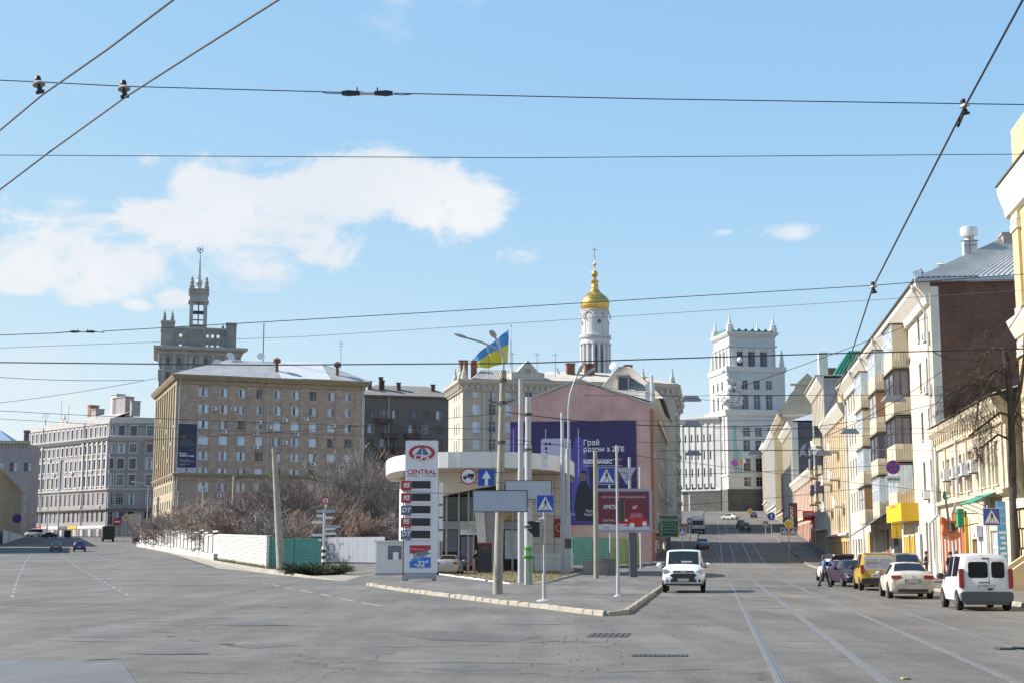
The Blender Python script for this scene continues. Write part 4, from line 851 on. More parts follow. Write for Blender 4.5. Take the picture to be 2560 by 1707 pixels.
txt('Процес\nSnapdragon', .42, M_wprint, ad, pp(1480, 1280, y_)); txt('Гц', .42, M_wprint, ad, pp(1432, 1284, y_))
txt('144', .6, M_lav, ad, pp(1318, 1092, y_))
# -- beige house with pinnacles
DT = 265.0; a = R(12); O = (GX(1156, DT, 20), DT); z0_ = 1.5; bg_ = thing('stucco_house', 'big beige stucco house with corner pinnacles rising behind the pink gable', 'building', (O[0], O[1], z0_), a)
q = lambda px, z=20: hit(px, O, a, z); zz = lambda py: PZ(py, DT + 2) - z0_
Lb = q(1690); zt = zz(955); T = (0, 0, 0); TL = (0, 16, R(-90)); TRt = (Lb, 0, R(90) - R(20)); rows = [zz(981) - i * 3.27 for i in range(8)]
cx_ = [1190.5, 1230, 1270, 1322, 1370, 1420, 1470, 1520, 1570, 1620, 1660]; ops = []
for z in rows:
    for c in cx_: s = q(c); ops.append((s - .7, s + .7, z - 1.05, z + 1.05))
facade(bg_, M_beige, T, Lb, 0, zt, ops)
for i, o in enumerate(ops): window(bg_, T, (o[0] + o[1]) / 2, o[2], 1.4, 2.1, 'cross', M_pvc if i % 3 else M_whitef, [[G_pale, G_cur], [G_cur], [G_mid, G_dark]][(i * 5 // 3) % 3], sill=M_beiget)
opl = [(k * 2.6 + 6.6, k * 2.6 + 7.3, z - 1.1, z + 1.1) for z in rows for k in range(3)]
facade(bg_, M_beiget, TL, 16, 0, zt, opl)
for o in opl: window(bg_, TL, (o[0] + o[1]) / 2, o[2], .7, 2.2, 'plain', M_woodf, [G_dark])
opr = [(2 + k * 3.6, 3.5 + k * 3.6, z - 1.05, z + 1.05) for z in rows for k in range(10)]; facade(bg_, M_beiged, TRt, 40, 0, zt, opr)
for o in opr: window(bg_, TRt, (o[0] + o[1]) / 2, o[2], 1.5, 2.1, 'cross', M_whitef, [G_dark, G_mid])
for k in range(24): ac_unit(bg_, TRt, 1.5 + (k * 5.3) % 30, rows[k % 8] - .4, 1.3)
body(bg_, M_beige, 0, Lb, 0, 16, 0, zt, left=False, right=False)
for TT, LL in ((T, Lb), (TL, 16), (TRt, 40)):
    cornice(bg_, M_beiget, TT, 0, LL, [(-.05, zt - 1.9), (.25, zt - 1.8), (.3, zt - .9), (1.0, zt - .2), (1.1, zt + .3), (-.05, zt + .4)], ext0=.8, ext1=.5); n = int(LL / 1.1)
    for k in range(n): s = .5 + k * LL / n; bar(bg_, M_beiget, TT, s - .2, s + .2, zt - 1.5, zt - .7, .75, .2, 'bracket')
for px in (1210, 1250, 1296): bar(bg_, M_beiget, T, q(px) - .25, q(px) + .25, 8, zt - 2, .12, name='pilaster')
bar(bg_, mat('yellow_panel', (.5, .4, .22), .9), T, q(1190) - .6, q(1190) + .6, rows[1] + 1.25, rows[1] + 2.0, .05, name='panel'); bar(bg_, MATS['yellow_panel'], T, q(1190) - .6, q(1190) + .6, rows[2] + 1.25, rows[2] + 2.0, .05, name='panel')
zr_ = zz(913); corrug(bg_, M_etern, (1.5, -.9, zt + .35), (Lb, -.9, zt + .35), (Lb - 6, 8, zr_), (5, 8, zr_), 90, .1); b = MB(); b.add([(1.5, -.9, zt + .35), (5, 8, zr_), (1.5, 16, zt + .3), (Lb - 6, 8, zr_), (Lb + .5, -.9, zt + .35), (Lb + 1, 16, zt + .3)], [(2, 0, 1), (2, 1, 3, 5), (3, 4, 5)]); b.build('roof_back', M_etern, bg_)
M_pin = M_beiget
for x, y in ((.3, .2), (.2, 4.0), (.2, 9.5), (q(1610, 28), .3), (Lb - .4, .3)):
    MB().lathe([(.6, 0), (.6, 1.0), (.4, 1.1), (.5, 1.3), (.45, 1.6), (.28, 1.9), (.18, 2.7), (.1, 2.9), (.16, 3.1), (.04, 3.4)], 8, (x, y, zt + .2)).build('pinnacle', M_pin, bg_)
s = q(1318, 28); b = MB(); b.plate([(s - 3.2, zt), (s - 3.2, zt + 1.8), (s - 2.0, zt + 2.0), (s, zt + 4.2), (s + 2.0, zt + 2.0), (s + 3.2, zt + 1.8), (s + 3.2, zt)], -.7, 3.5); dm = b.build('dormer', M_beiget, bg_); MB().plate([(s - .6, zt + 1.6), (s + .6, zt + 1.6), (s + .6, zt + 2.3), (s, zt + 2.7), (s - .6, zt + 2.3)], -.74, -.71).build('dormer_window', M_beiged, dm)
M_redch = mat('chimney_brick', (.24, .1, .07), .95, var=.25, vs=3)
for px, w in ((1172, 1.6), (1199, 1.0), (1446, 1.6), (1490, 1.2), (1499, 1.2), (1590, 1.0), (1598, .8)): s = q(px, 30); MB().box(s - w / 2, s + w / 2, 5.5, 6.7, zr_ - 2.5, zr_ + 1.3).box(s - w / 2 - .12, s + w / 2 + .12, 5.4, 6.8, zr_ + 1.3, zr_ + 1.5).build('chimney', M_redch, bg_)
dish(bg_, (q(1392, 28), -.5, zt + 2.2), R(60), 1.6); dish(bg_, (q(1555, 30), 6, zr_ + 1.2), R(-60), 1.5)
for px in (1229, 1290, 1352, 1398): s = q(px, 30); MB().tube([(s, 3, zt), (s, 3, zr_ + 3)], .05, 4).tube([(s - .6, 3, zr_ + 2.6), (s + .6, 3, zr_ + 2.6)], .04, 4).build('aerial', M_iron, bg_)
s = q(1227); MB().tube([tp(T, s, .2, 0), tp(T, s, .2, zt)], .09, 5).build('downpipe', M_iron, bg_)
# -- white city hall with its tower
M_white = mat('white_render', (.52, .51, .49), .85, var=.07, vs=.3, stain=.22, stain_c=(.48, .45, .42)); M_white2 = mat('white_trim', (.56, .55, .535), .85, var=.06)
M_stone = brickmat('granite_base_painted_shade', (.11, .105, .1), (.09, .085, .082), (.05, .05, .05), 1.6, .8, .03, 'xz', .85, .3); M_gtr = mat('green_trim', (.07, .19, .16), .7)  # granite darkened so its colour carries the shade at the city hall's foot
DT = 430.0; a = R(10); z0_ = 11.0; O = (GX(1826.5, DT, 45), DT); ct = thing('city_hall', 'tall white tower block with pinnacles at the head of the right-hand street', 'building', (O[0], O[1], z0_), a)
q = lambda px, z=45: hit(px, O, a, z); zz = lambda py: PZ(py, DT) - z0_
def stage(x0, x1, y0, y1, z0, z1, ops, opsl, fm=M_whitef, name='wall', sty='cross'):
    T = (x0, y0, 0); TL = (x0, y1, R(-90)); facade(ct, M_white, T, x1 - x0, z0, z1, ops, .5, name); facade(ct, M_white, TL, y1 - y0, z0, z1, opsl, .5, name); body(ct, M_white, x0, x1, y0, y1, z0, z1, left=False)
    for TT, oo in ((T, ops), (TL, opsl)):
        for o in oo: window(ct, TT, (o[0] + o[1]) / 2, o[2], o[1] - o[0], o[3] - o[2], sty, fm, [[G_dark], [G_dark, G_mid], [G_mid]][rnd.randrange(3)], .35)
    return T, TL
x1 = q(1942); D1 = 15.0; cxs = [1850.5, 1881, 1911]
# upper stage
zA, zB = zz(918), zz(829); w = 1.15; ex = -1.0
ox = lambda c, w: (q(c) - w, q(c) + w)
T, TL = stage(0, x1, 0, D1, zA - .5, zB, [(*ox(c, w), zz(916), zz(878)) for c in cxs], [(2.5 + k * 3.6, 4.2 + k * 3.6, zz(916), zz(874)) for k in range(3)], M_woodf, sty='tall')
for c in (1838, 1866, 1896, 1927): bar(ct, M_white2, T, q(c) - .8, q(c) + .8, zA, zz(868), .35, name='pilaster')
for k in range(4): bar(ct, M_white2, TL, .9 + k * 3.6, 2.2 + k * 3.6, zA, zz(868), .35, name='pilaster')
for TT, LL in ((T, x1), (TL, D1)):
    cornice(ct, M_white2, TT, 0, LL, [(-.05, zz(867)), (.4, zz(866)), (.45, zz(862)), (-.05, zz(861))], ext0=1, ext1=1)
    cornice(ct, M_white2, TT, 0, LL, [(-.05, zz(842)), (.5, zz(838)), (.9, zz(833)), (.9, zz(829)), (-.05, zz(828))], ext0=1, ext1=1)
    for k in range(7):
        s = LL * (k + .5) / 7; b = MB(); pts = [tp(TT, s - LL / 15, .5, zB), tp(TT, s + LL / 15, .5, zB), tp(TT, s, .5, zB + 1.1)]; b.prism(pts, Vector(tp(TT, 0, .2, 0)) - Vector(tp(TT, 0, .5, 0))); b.build('crest_tooth', M_gtr, ct)
    bar(ct, M_gtr, TT, 0, LL, zB - .02, zB + .3, .7, .3, 'roof_edge')
for x, y in ((.4, .4), (x1 - .4, .4), (.4, D1 - .4), (x1 - .4, D1 - .4)):
    MB().lathe([(1.25, 0), (1.25, 1.4), (.95, 1.5), (1.1, 2.2), (.5, 2.5), (.55, 2.8), (.3, 3.9), (.2, 4.6), (.06, 6.0)], 8, (x, y, zB)).build('pinnacle', M_white2, ct)
# middle stage
X0 = q(1831, 35) - 1.0; X1 = q(1963, 35); zC = zz(1027); cx2 = [1860, 1890, 1920.5]
ops = [(*ox(c, 1.0), zz(973), zz(950)) for c in cx2] + [(*ox(c, 1.05), zz(1026), zz(986)) for c in cx2]
o2 = [(o[0] - (-1.2), o[1] - (-1.2), o[2], o[3]) for o in ops]
T, TL = stage(-1.2, X1, -1.2, D1 + 1.2, zC - .5, zA, o2, [(3 + k * 4.2, 4.6 + k * 4.2, za_, zb_) for k in range(3) for za_, zb_ in ((zz(973), zz(950)), (zz(1022), zz(986)))])
for TT, LL in ((T, X1 + 1.2), (TL, D1 + 2.4)): cornice(ct, M_white2, TT, 0, LL, [(-.05, zA - 1.5), (.35, zA - 1.3), (.5, zA - .2), (.5, zA + .2), (-.05, zA + .3)], ext0=1, ext1=1)
for x, y in ((X1 - .6, -.6), (-.6, D1)): MB().lathe([(.9, 0), (.8, 1.5), (.65, 2.0), (.35, 4.6), (.08, 5.8)], 8, (x, y, zA)).build('obelisk', M_white2, ct)
b = MB()                                                     # sculpted group on the corner
for i in range(46): b.sphere((rnd.uniform(-2.6, 3.0), rnd.uniform(-2.3, -1.0), zz(1018) + abs(rnd.gauss(0, 1)) * 5 * (1 - .0)), rnd.uniform(.5, 1.1), 7, 5)
b.build('sculpture_group', M_white2, ct)
# lower stage
zD = zz(1290); X2 = X1 + .6; ops = []
for c in (1860, 1890, 1921): ops += [(*ox(c, 1.1), zz(y1) , zz(y0)) for y0, y1 in ((1068, 1091), (1100, 1128), (1145, 1178), (1192, 1215))]
o2 = [(o[0] + 1.8, o[1] + 1.8, o[2], o[3]) for o in ops]
T, TL = stage(-1.8, X2, -1.8, D1 + 1.8, 0, zC, o2, [(2.5 + k * 3.6, 4 + k * 3.6, zz(y1), zz(y0)) for k in range(4) for y0, y1 in ((1070, 1092), (1100, 1128), (1150, 1175), (1178, 1188))])
for TT, LL in ((T, X2 + 1.8), (TL, D1 + 3.6)): cornice(ct, M_white2, TT, 0, LL, [(-.05, zC - 1.7), (.5, zC - 1.4), (.9, zC - .2), (.95, zC + .3), (-.05, zC + .5)], ext0=1, ext1=1)
for TT, LL in ((T, X2 + 1.8), (TL, D1 + 3.6)): cornice(ct, M_white2, TT, 0, LL, [(-.05, zz(1192)), (.3, zz(1190)), (.35, zz(1186)), (-.05, zz(1185))], 'string_course', ext0=1, ext1=1); bar(ct, M_stone, TT, -.3, LL + .3, 0, zz(1222), .3, name='plinth')
for k in range(5): bar(ct, M_white2, TL, .8 + k * 3.6, 1.9 + k * 3.6, zz(1186), zC - 1.8, .4, name='pilaster')
# painted mural on the right face
yb = -1.86
for i, (px, y0, y1) in enumerate(((1827.5, 1060, 1180), (1832, 1065, 1180), (1837, 1120, 1180), (1843, 1130, 1182))): MB().box(q(px), q(px) + .28, yb, yb + .03, zz(y1), zz(y0)).build('mural_stroke', mat('mural_green', (.1, .4, .33), .9), ct)
for px, py, r, c in ((1829, 1157, 1.1, (.42, .1, .38)), (1842, 1154, .9, (.6, .38, .2)), (1850, 1152, .8, (.7, .7, .72))): MB().disc(q(px), zz(py), r, yb - .03, yb, 12).build('mural_flower', mat('mural_%d' % px, c, .9), ct)
# left wing
awg = R(-35); R0 = ct.matrix_basis @ Vector((-2.2, 4.0, 0)); Lw_ = -hit(1695, (R0.x, R0.y), awg, 30); zw = zz(1040); al = awg - a; TLw = (-2.2 - Lw_ * math.cos(al), 4.0 - Lw_ * math.sin(al), al)
nw_ = 5; opw = [(2.5 + k * (Lw_ - 4) / nw_, 4.1 + k * (Lw_ - 4) / nw_, zz(y1), zz(y0)) for k in range(nw_) for y0, y1 in ((1080, 1100), (1122, 1144), (1166, 1188), (1205, 1222))]
facade(ct, M_white, TLw, Lw_, 0, zw, opw, .4, 'wing_wall')
for o in opw: window(ct, TLw, (o[0] + o[1]) / 2, o[2], 1.6, o[3] - o[2], 'tall', M_woodf, [G_dark], .3)
b = MB(); P0, P1 = Vector(tp(TLw, 0, 0, 0)), Vector(tp(TLw, Lw_, 0, 0)); P2, P3 = Vector(tp(TLw, Lw_, -14, 0)), Vector(tp(TLw, 0, -14, 0)); U = Vector((0, 0, zw))
for A_, B_ in ((P1, P2), (P2, P3), (P3, P0)): b.quad(A_, B_, B_ + U, A_ + U)
b.quad(P0 + U, P1 + U, P2 + U, P3 + U); b.build('wing_wall', M_white, ct)
cornice(ct, M_white2, TLw, 0, Lw_, [(-.05, zw - 1.5), (.4, zw - 1.2), (1.1, zw - .2), (1.2, zw + .3), (-.05, zw + .5)], ext0=1); cornice(ct, M_white2, TLw, 0, Lw_, [(-.05, zz(1227)), (.6, zz(1224)), (.65, zz(1221)), (-.05, zz(1220))], 'string_course'); bar(ct, M_stone, TLw, 4, Lw_, 0, zz(1228), .25, name='plinth')
for k in range(nw_ + 1): bar(ct, M_white2, TLw, 1.0 + k * (Lw_ - 4) / nw_, 1.8 + k * (Lw_ - 4) / nw_, zz(1215), zw - 1.6, .25, name='pilaster')
bar(ct, M_soffit, TLw, 1.6, 3.4, 0, 9, .03, name='doorway')
# -- belfry with golden dome
M_gold = mat('gilded_dome', (.62, .4, .1), .32, metal=.9, var=.25, vs=1.5); M_bel = mat('belfry_white', (.53, .53, .52), .85, var=.08, vs=.4, stain=.25, stain_c=(.45, .44, .43))
DB = 480.0; bx = GX(1489, DB, 60); bz = 8.0; bf = thing('belfry', 'white round church belfry with a golden onion dome and cross', 'church tower', (bx, DB, bz)); zz = lambda py: PZ(py, DB) - bz
k_ = DB / FPX; r0 = 36.5 * k_
b = MB(); zA, zB, zC = zz(935), zz(842), zz(781)
b.lathe([(r0, 0), (r0 * .985, zA)], 40); b.lathe([(r0 * .93, zA), (r0 * .93, zz(862))], 40); b.build('lower_drum', M_bel, bf, smooth_=30)
for i in range(16):
    an = 2 * math.pi * (i + .5) / 16; MB().lathe([(.62, 0), (.56, zz(860) - zA - .6), (.85, zz(860) - zA - .4), (.85, zz(860) - zA)], 10, (r0 * .96 * math.cos(an), r0 * .96 * math.sin(an), zA)).build('column', M_bel, bf, smooth_=30)
def arch(an, r, w, z0, z1, m, name, d=.25):
    pts = [(-w / 2, z0), (w / 2, z0)] + [(w / 2 * math.cos(math.pi * i / 8), z1 - w / 2 + w / 2 * math.sin(math.pi * i / 8)) for i in range(9)]
    return MB().plate(pts, -d, d).build(name, m, bf, loc=(r * math.cos(an), r * math.sin(an), 0), rot=(0, 0, an + R(90)))
for i in range(4):
    an = R(-90 + 12 + 90 * i); arch(an, r0 * .94, 2.4, zA, zz(860) - .6, M_soffit, 'belfry_opening', .3)
MB().lathe([(r0 * 1.0, 0), (r0 * 1.0, zz(846) - zz(860)), (r0 * 1.08, zz(845) - zz(860)), (r0 * 1.11, zz(842) - zz(860)), (r0 * 1.11, zz(840.5) - zz(860)), (r0 * .95, zz(839) - zz(860))], 40, (0, 0, zz(860))).build('entablature', M_bel, bf, smooth_=30)
for i in range(36): an = 2 * math.pi * i / 36; MB().cbox(r0 * 1.05 * math.cos(an), r0 * 1.05 * math.sin(an), zz(846.5), .5, .4, .5, rz=an).build('bracket', M_bel, bf)
b = MB(); b.lathe([(r0 * .93, 0), (r0 * .93, zC - zz(839)), (r0 * 1.0, zC - zz(839) + .2), (r0 * 1.0, zC - zz(839) + .5), (r0 * .8, zC - zz(839) + .7)], 40, (0, 0, zz(839))); b.build('upper_drum', M_bel, bf, smooth_=30)
for i in range(8):
    an = R(-90 + 13 + 45 * i); MB().ring(0, zz(800), 2.3, 2.55, -.2, .15, 14, 0, 1, 0, math.pi).build('arch_moulding', M_bel, bf, loc=(r0 * .95 * math.cos(an), r0 * .95 * math.sin(an), 0), rot=(0, 0, an + R(90)))
    if i % 2 == 0: MB().disc(0, zz(808.5), .72, -.2, .2, 16).ring(0, zz(808.5), .72, .95, -.26, .2, 16, 1).build('clock', [M_soffit, M_bel], bf, loc=(r0 * .93 * math.cos(an), r0 * .93 * math.sin(an), 0), rot=(0, 0, an + R(90)))
    MB().box(-.5, .5, -.1, .15, zz(838), zz(803)).build('pilaster', M_bel, bf, loc=(r0 * .935 * math.cos(an + R(22.5)), r0 * .935 * math.sin(an + R(22.5)), 0), rot=(0, 0, an + R(112.5)))
pr = [(29, 781), (33, 775), (35.5, 767), (36, 758), (34, 750), (29, 743), (21, 737), (15, 732), (11.5, 727), (10, 724)]
dome = MB(); n = 32; prof = [(r * k_, zz(y) - zz(781)) for r, y in pr]; dome.lathe(prof, n, (0, 0, zz(781)))
dm = dome.build('onion_dome', M_gold, bf, smooth_=60)
b = MB()                                                     # rows of gilt scales
for i in range(len(prof) - 2):
    (ra, za_), (rb, zb_) = prof[i], prof[i + 1]
    for j in range(28):
        an = 2 * math.pi * (j + .5 * (i % 2)) / 28; w = .11; p = lambda r, an_, z: (r * math.cos(an_), r * math.sin(an_), zz(781) + z)
        b.add([p(ra * 1.012, an - w, za_), p(ra * 1.035, an, za_ - (zb_ - za_) * .15), p(ra * 1.012, an + w, za_), p(rb * 1.004, an + w, zb_), p(rb * 1.004, an - w, zb_)], [(0, 1, 2, 3, 4)])
b.build('gilt_scales', M_gold, dm)
pr = [(10, 724), (10.3, 720), (9, 719), (8.8, 712), (8.6, 706), (10, 704.5), (9.8, 702), (4, 699), (2, 696), (5, 693), (8, 688), (8.2, 685), (7, 681), (3, 678), (1.2, 674), (1, 667), (3.5, 664), (4, 661), (3, 658), (.8, 656), (.6, 650)]
MB().lathe([(r * k_, zz(y) - zz(724)) for r, y in pr], 16, (0, 0, zz(724))).build('lantern', M_gold, bf, smooth_=50)
b = MB(); b.box(-.1, .1, -.1, .1, zz(652), zz(619)); b.box(-.95, .95, -.08, .08, zz(626.5), zz(625)); b.box(-.5, .5, -.08, .08, zz(622), zz(621)); b.cbox(0, 0, zz(642), .8, .16, .18, m=Matrix.Rotation(R(25), 3, 'Y')); b.build('cross', M_gold, bf)
# -- flag on its mast
DF = 400.0; fx = GX(1277.5, DF, 60); fm = thing('flag', 'large blue and yellow flag streaming left from a white mast behind the roofs', 'flag', (fx, DF, 3)); zz = lambda py: PZ(py, DF) - 3
MB().tube([(0, 0, 0), (0, 0, zz(816))], [.25, .14], 8).build('mast', mat('mast_white', (.6, .6, .6), .5), fm); MB().sphere((0, 0, zz(815)), .25, 8, 6).build('finial', M_gold, fm)
nu, nv = 26, 14; vs_ = []; A = Vector((GX(1273, DF, 58) - fx, 0, zz(823))); B = Vector((GX(1269, DF, 50) - fx, 0, zz(909))); C_ = Vector((GX(1179, DF, 45) - fx, 0, zz(896))); Dp = Vector((GX(1180, DF, 45) - fx, 0, zz(924)))
for j in range(nv + 1):
    for i in range(nu + 1):
        u, v = i / nu, j / nv; p = A.lerp(B, v).lerp(C_.lerp(Dp, v), u); p.y += .7 * math.sin(u * 9 + v * 3.5) * u ** .5 + .3 * math.sin(u * 21 + v * 2); p.z += .35 * math.sin(u * 11 + v * 5) * u; vs_.append(tuple(p))
for nm, j0, j1, m in (('blue_half', 0, 6, mat('flag_blue', (.09, .28, .58), .8)), ('yellow_half', 6, 14, mat('flag_yellow', (.72, .57, .06), .8))):
    b = MB(); b.v = vs_[j0 * (nu + 1):(j1 + 1) * (nu + 1)]; b.f = [(j * (nu + 1) + i, j * (nu + 1) + i + 1, (j + 1) * (nu + 1) + i + 1, (j + 1) * (nu + 1) + i) for j in range(j1 - j0) for i in range(nu)]; b.mi = [0] * len(b.f); b.build(nm, m, fm, smooth_=70)
# == houses along the right-hand pavement (lit by the sun)
AR = math.atan2(-1, -SX); KL = math.sqrt(1 + SX * SX)
def row_house(name, Yf, Yn, label, c=15.0, cat='building'):
    O = (SX * Yf + c, Yf); ym = (Yf + Yn) / 2; z = min(terr(SX * y + c, y) for y in (Yf, Yn)) - .3
    o = thing(name, label, cat, (O[0], O[1], z), AR); return o, (Yf - Yn) * KL, z
def pY(px): return 53340 / (px - 1780)                       # depth where the facade line crosses a photo column
M_cream = mat('cream_render', (.53, .475, .39), .9, var=.14, vs=.5, stain=.5, stain_c=(.42, .36, .28)); M_creamw = mat('cream_white_trim', (.66, .62, .54), .85, var=.08, stain=.2)
M_brick = brickmat('dark_red_brick', (.17, .085, .058), (.13, .066, .047), (.12, .085, .065), .26, .085, .009, 'yz', .92, .5, dark=(.05, .025, .02))
M_siding = mat('cream_siding', (.55, .48, .36), .6, var=.06, vs=1.5); M_bfloor = mat('balcony_slab', (.33, .29, .24), .9, var=.2)
# -- apartment house with the bare brick end wall
Yf, Yn = 157.0, 95.0; ap, L, z0_ = row_house('brick_end_house', Yf, Yn, 'long cream apartment house with boxed-in balconies and a dark brick end wall')
zt = PZ(692, 95) - z0_ - .4; T = (0, 0, 0); sY = lambda Y: (Yf - Y) * KL
fl = [PZ(y, 107) - z0_ - 1.15 for y in (878, 990, 1110, 1227)]; fl = [fl[0] - i * (fl[0] - fl[3]) / 3 for i in range(4)] + [.6]        # floor levels
ops = []; wn = []
def opn(s, z, w, h, sty='cross', fm=M_woodf, g=(0,)): ops.append((s - w / 2, s + w / 2, z, z + h)); wn.append((s, z, w, h, sty, fm, g))
for fi, z in enumerate(fl):
    for Y in (97.6, 100.9): opn(sY(Y), z + .95 if fi < 4 else 1.6, .95, 2.0 if fi < 4 else 2.6)
    for Y in (143, 145.8, 148.6, 151.4, 154.2): opn(sY(Y), z + .95, 1.15, 1.9)
    if fi == 4:
        for Y in (139, 136, 133): opn(sY(Y), 1.4, 1.2, 2.4, 'cross', M_whitef)
for Y in (104, 107, 110): opn(sY(Y), .5, 1.3, 2.9, 'pvc2', M_pvc)
facade(ap, M_cream, T, L, 0, zt, ops, .3)
for s, z, w, h, sty, fm, g in wn: window(ap, T, s, z, w, h, sty, fm, [[G_dark, G_mid], [G_cur, G_mid], [G_mid]][rnd.randrange(3)], .2, sill=M_creamw)
body(ap, M_cream, 0, L, 0, 13, 0, zt, right=False)
TE = (L, 0, R(90)); facade(ap, M_brick, TE, 13.5, 0, zt, (), name='brick_wall')
bar(ap, M_creamw, TE, -.02, .55, 0, zt - .3, .06, name='corner_strip')
cornice(ap, M_creamw, T, 0, L, [(-.05, zt - 1.5), (.25, zt - 1.4), (.35, zt - .9), (.9, zt - .2), (.95, zt + .15), (-.05, zt + .2)]); bar(ap, M_soffit, T, 0, L, zt + .16, zt + .26, 1.1, name='eaves_flashing')
bar(ap, M_tinblue, TE, -1.0, 13.5, zt + .02, zt + .25, .35, name='verge_flashing')
rh = PZ(618, 96) - z0_ - zt; corrug(ap, mat('asbestos_sheet_pale', (.5, .485, .46), .9, var=.12, vs=.9), (L + .3, -1.0, zt + .28), (L + .3, 13.5, zt + .28), (L - 5, 13.5, zt + 4.2), (L - 5, 6.5, zt + 4.2), 42, .1)
corrug(ap, M_etern, (0, -1.0, zt + .28), (L, -1.0, zt + .28), (L - 5, 6.5, zt + 4.2), (0, 6.5, zt + 4.2), 150, .06)
def rp_(px, py, Y=98): p = W(px, py, Y); return p
zsh = PZ(612, 99) - z0_; vt = MB().box(L - 3.9, L - 2.9, 2.9, 3.8, zt + .8, zsh).build('vent_shaft', M_pipe, ap); MB().lathe([(.42, 0), (.35, .12), (.3, .25), (.58, .34), (.62, .6), (.6, .95), (.5, 1.0)], 16, (L - 3.4, 3.35, zsh)).build('vent_cowl', mat('cowl_zinc', (.62, .63, .64), .35, metal=.5), vt, smooth_=40)
MB().lathe([(.25, 0), (.25, .6), (.07, .6), (.07, .85), (.42, .9), (.2, 1.0)], 12, (L - 2.2, 1.1, zt + .7)).build('flue', mat('flue_white', (.55, .54, .52), .6), ap, smooth_=40)
MB().box(L - 5, L - 3.6, 5.7, 7.6, zt + 2.0, PZ(596, 99) - z0_).box(L - 5.1, L - 3.5, 5.6, 7.7, PZ(596, 99) - z0_, PZ(591, 99) - z0_).build('chimney', mat('chimney_grey', (.3, .28, .27), .9, var=.2), ap)
b = MB(); b.cbox(L - 1.0, -.5, zt + .75, .08, .7, .7, m=Matrix.Rotation(R(-25), 3, 'Y') @ Matrix.Rotation(R(20), 3, 'X')); b.tube([(L - 1, -.4, zt + .2), (L - 1, -.4, zt + 1.2)], .05, 5).build('panel_aerial', mat('aerial_grey', (.25, .3, .36), .5), ap)
for x, y, h in ((L - 2.4, 3.2, 2.0), (L - 3.2, 8.5, 2.4)): MB().tube([(x, y, zt + 1), (x, y, zt + 1.6 + h)], .035, 4).tube([(x, y - .6, zt + 1.3 + h), (x, y + .6, zt + 1.3 + h)], .03, 4).tube([(x, y - .4, zt + 1 + h), (x, y + .4, zt + 1 + h)], .03, 4).build('aerial', M_iron, ap)
for Y in (95.7, 120.5, 131.5, 141.8, 156.5):
    s = sY(Y); MB().tube([tp(T, s, .18, .3), tp(T, s, .18, zt - 2.2), tp(T, s, .95, zt - .5)], .09, 7).lathe([(.1, 0), (.22, .3), (.22, .5)], 8, tp(T, s, .95, zt - .55)).build('downpipe', M_pipe, ap)
for Y, fi in ((96.3, 0), (96.4, 1), (99.3, 3), (142, 2), (118, 0)): ac_unit(ap, T, sY(Y), fl[fi] + .3, 1.1)
def balcony(Y0, Y1, z, kind, out=1.25, siding=M_siding, roof=False):
    """slab, sided parapet (boards one by one), and what stands on it: open, glazed or boxed"""
    s0, s1 = sY(Y1), sY(Y0); bl = bar(ap, M_bfloor, T, s0, s1, z - .18, z, out, name='balcony'); n = max(3, int((s1 - s0) / .3))
    bar(bl, siding, T, s0 + .02, s1 - .02, z, z + 1.12, out - .04, out - .1, 'parapet')
    for k in range(6):
        b = MB(); y0 = .02 + k * (out - .1) / 6; b.prism([tp(T, s1, y0, z - .05), tp(T, s1, y0 + (out - .1) / 6 - .025, z - .05), tp(T, s1 + .04, y0 + (out - .1) / 6 - .025, z - .05), tp(T, s1 + .04, y0, z - .05)], (0, 0, 1.2)); b.build('siding_board', siding, bl)
    bar(bl, siding, T, s0, s0 + .05, z, z + 1.12, out - .1, 0, 'parapet')
    for k in range(n): bar(bl, siding, T, s0 + k * (s1 - s0) / n + .012, s0 + (k + 1) * (s1 - s0) / n - .012, z - .05, z + 1.15, out, out - .03, 'siding_board')
    if kind != 'open':
        fmat = {'wood': M_woodf, 'white': M_pvc, 'box': M_pvc, 'tan': mat('varnished_wood', (.3, .17, .08), .6)}[kind]; h = 1.95
        for x in (s0 + .04, (s0 + s1) / 2, s1 - .04): bar(bl, fmat, T, x - .05, x + .05, z + 1.15, z + h + 1.15, out, out - .09, 'post')
        bar(bl, fmat, T, s0, s1, z + h + 1.08, z + h + 1.2, out + .02, out - .12, 'head_rail'); bar(bl, fmat, T, s0, s1, z + 2.1, z + 2.16, out, out - .06, 'rail')
        g = bar(bl, G_cur if kind != 'wood' else G_mid, T, s0, s1, z + 1.15, z + h + 1.15, out - .05, out - .07, 'glazing')
        endm = {'box': siding, 'tan': fmat, 'wood': G_mid, 'white': G_pale}[kind]
        b = MB(); b.prism([tp(T, s1 - .03, .04, z + 1.15), tp(T, s1 - .03, out - .1, z + 1.15), tp(T, s1 - .06, out - .1, z + 1.15), tp(T, s1 - .06, .04, z + 1.15)], (0, 0, h)); b.build('end_panel', endm, bl)
        if kind in ('wood', 'white'):
            for f in (.05, .5): b = MB(); b.prism([tp(T, s1, f * out, z + 1.15), tp(T, s1, f * out + .08, z + 1.15), tp(T, s1 - .08, f * out + .08, z + 1.15), tp(T, s1 - .08, f * out, z + 1.15)], (0, 0, h)); b.build('post', fmat, bl)
        bar(bl, M_soffit, T, s0 - .1, s1 + .12, z + h + 1.2, z + h + 1.27, out + .15, name='balcony_roof')
    return bl
kinds = {0: ['box', 'wood', 'wood', 'white', None], 1: ['white', 'tan', 'wood', 'white', None], 2: ['white', 'box', 'white', 'tan', None]}
for ci, (Ya, Yb) in enumerate(((106.4, 111.6), (118.0, 123.0), (129.5, 134.5))):
    for fi in range(4):
        balcony(Ya, Yb, fl[fi] - (0 if ci == 0 else .35 * ci), kinds[ci][fi])
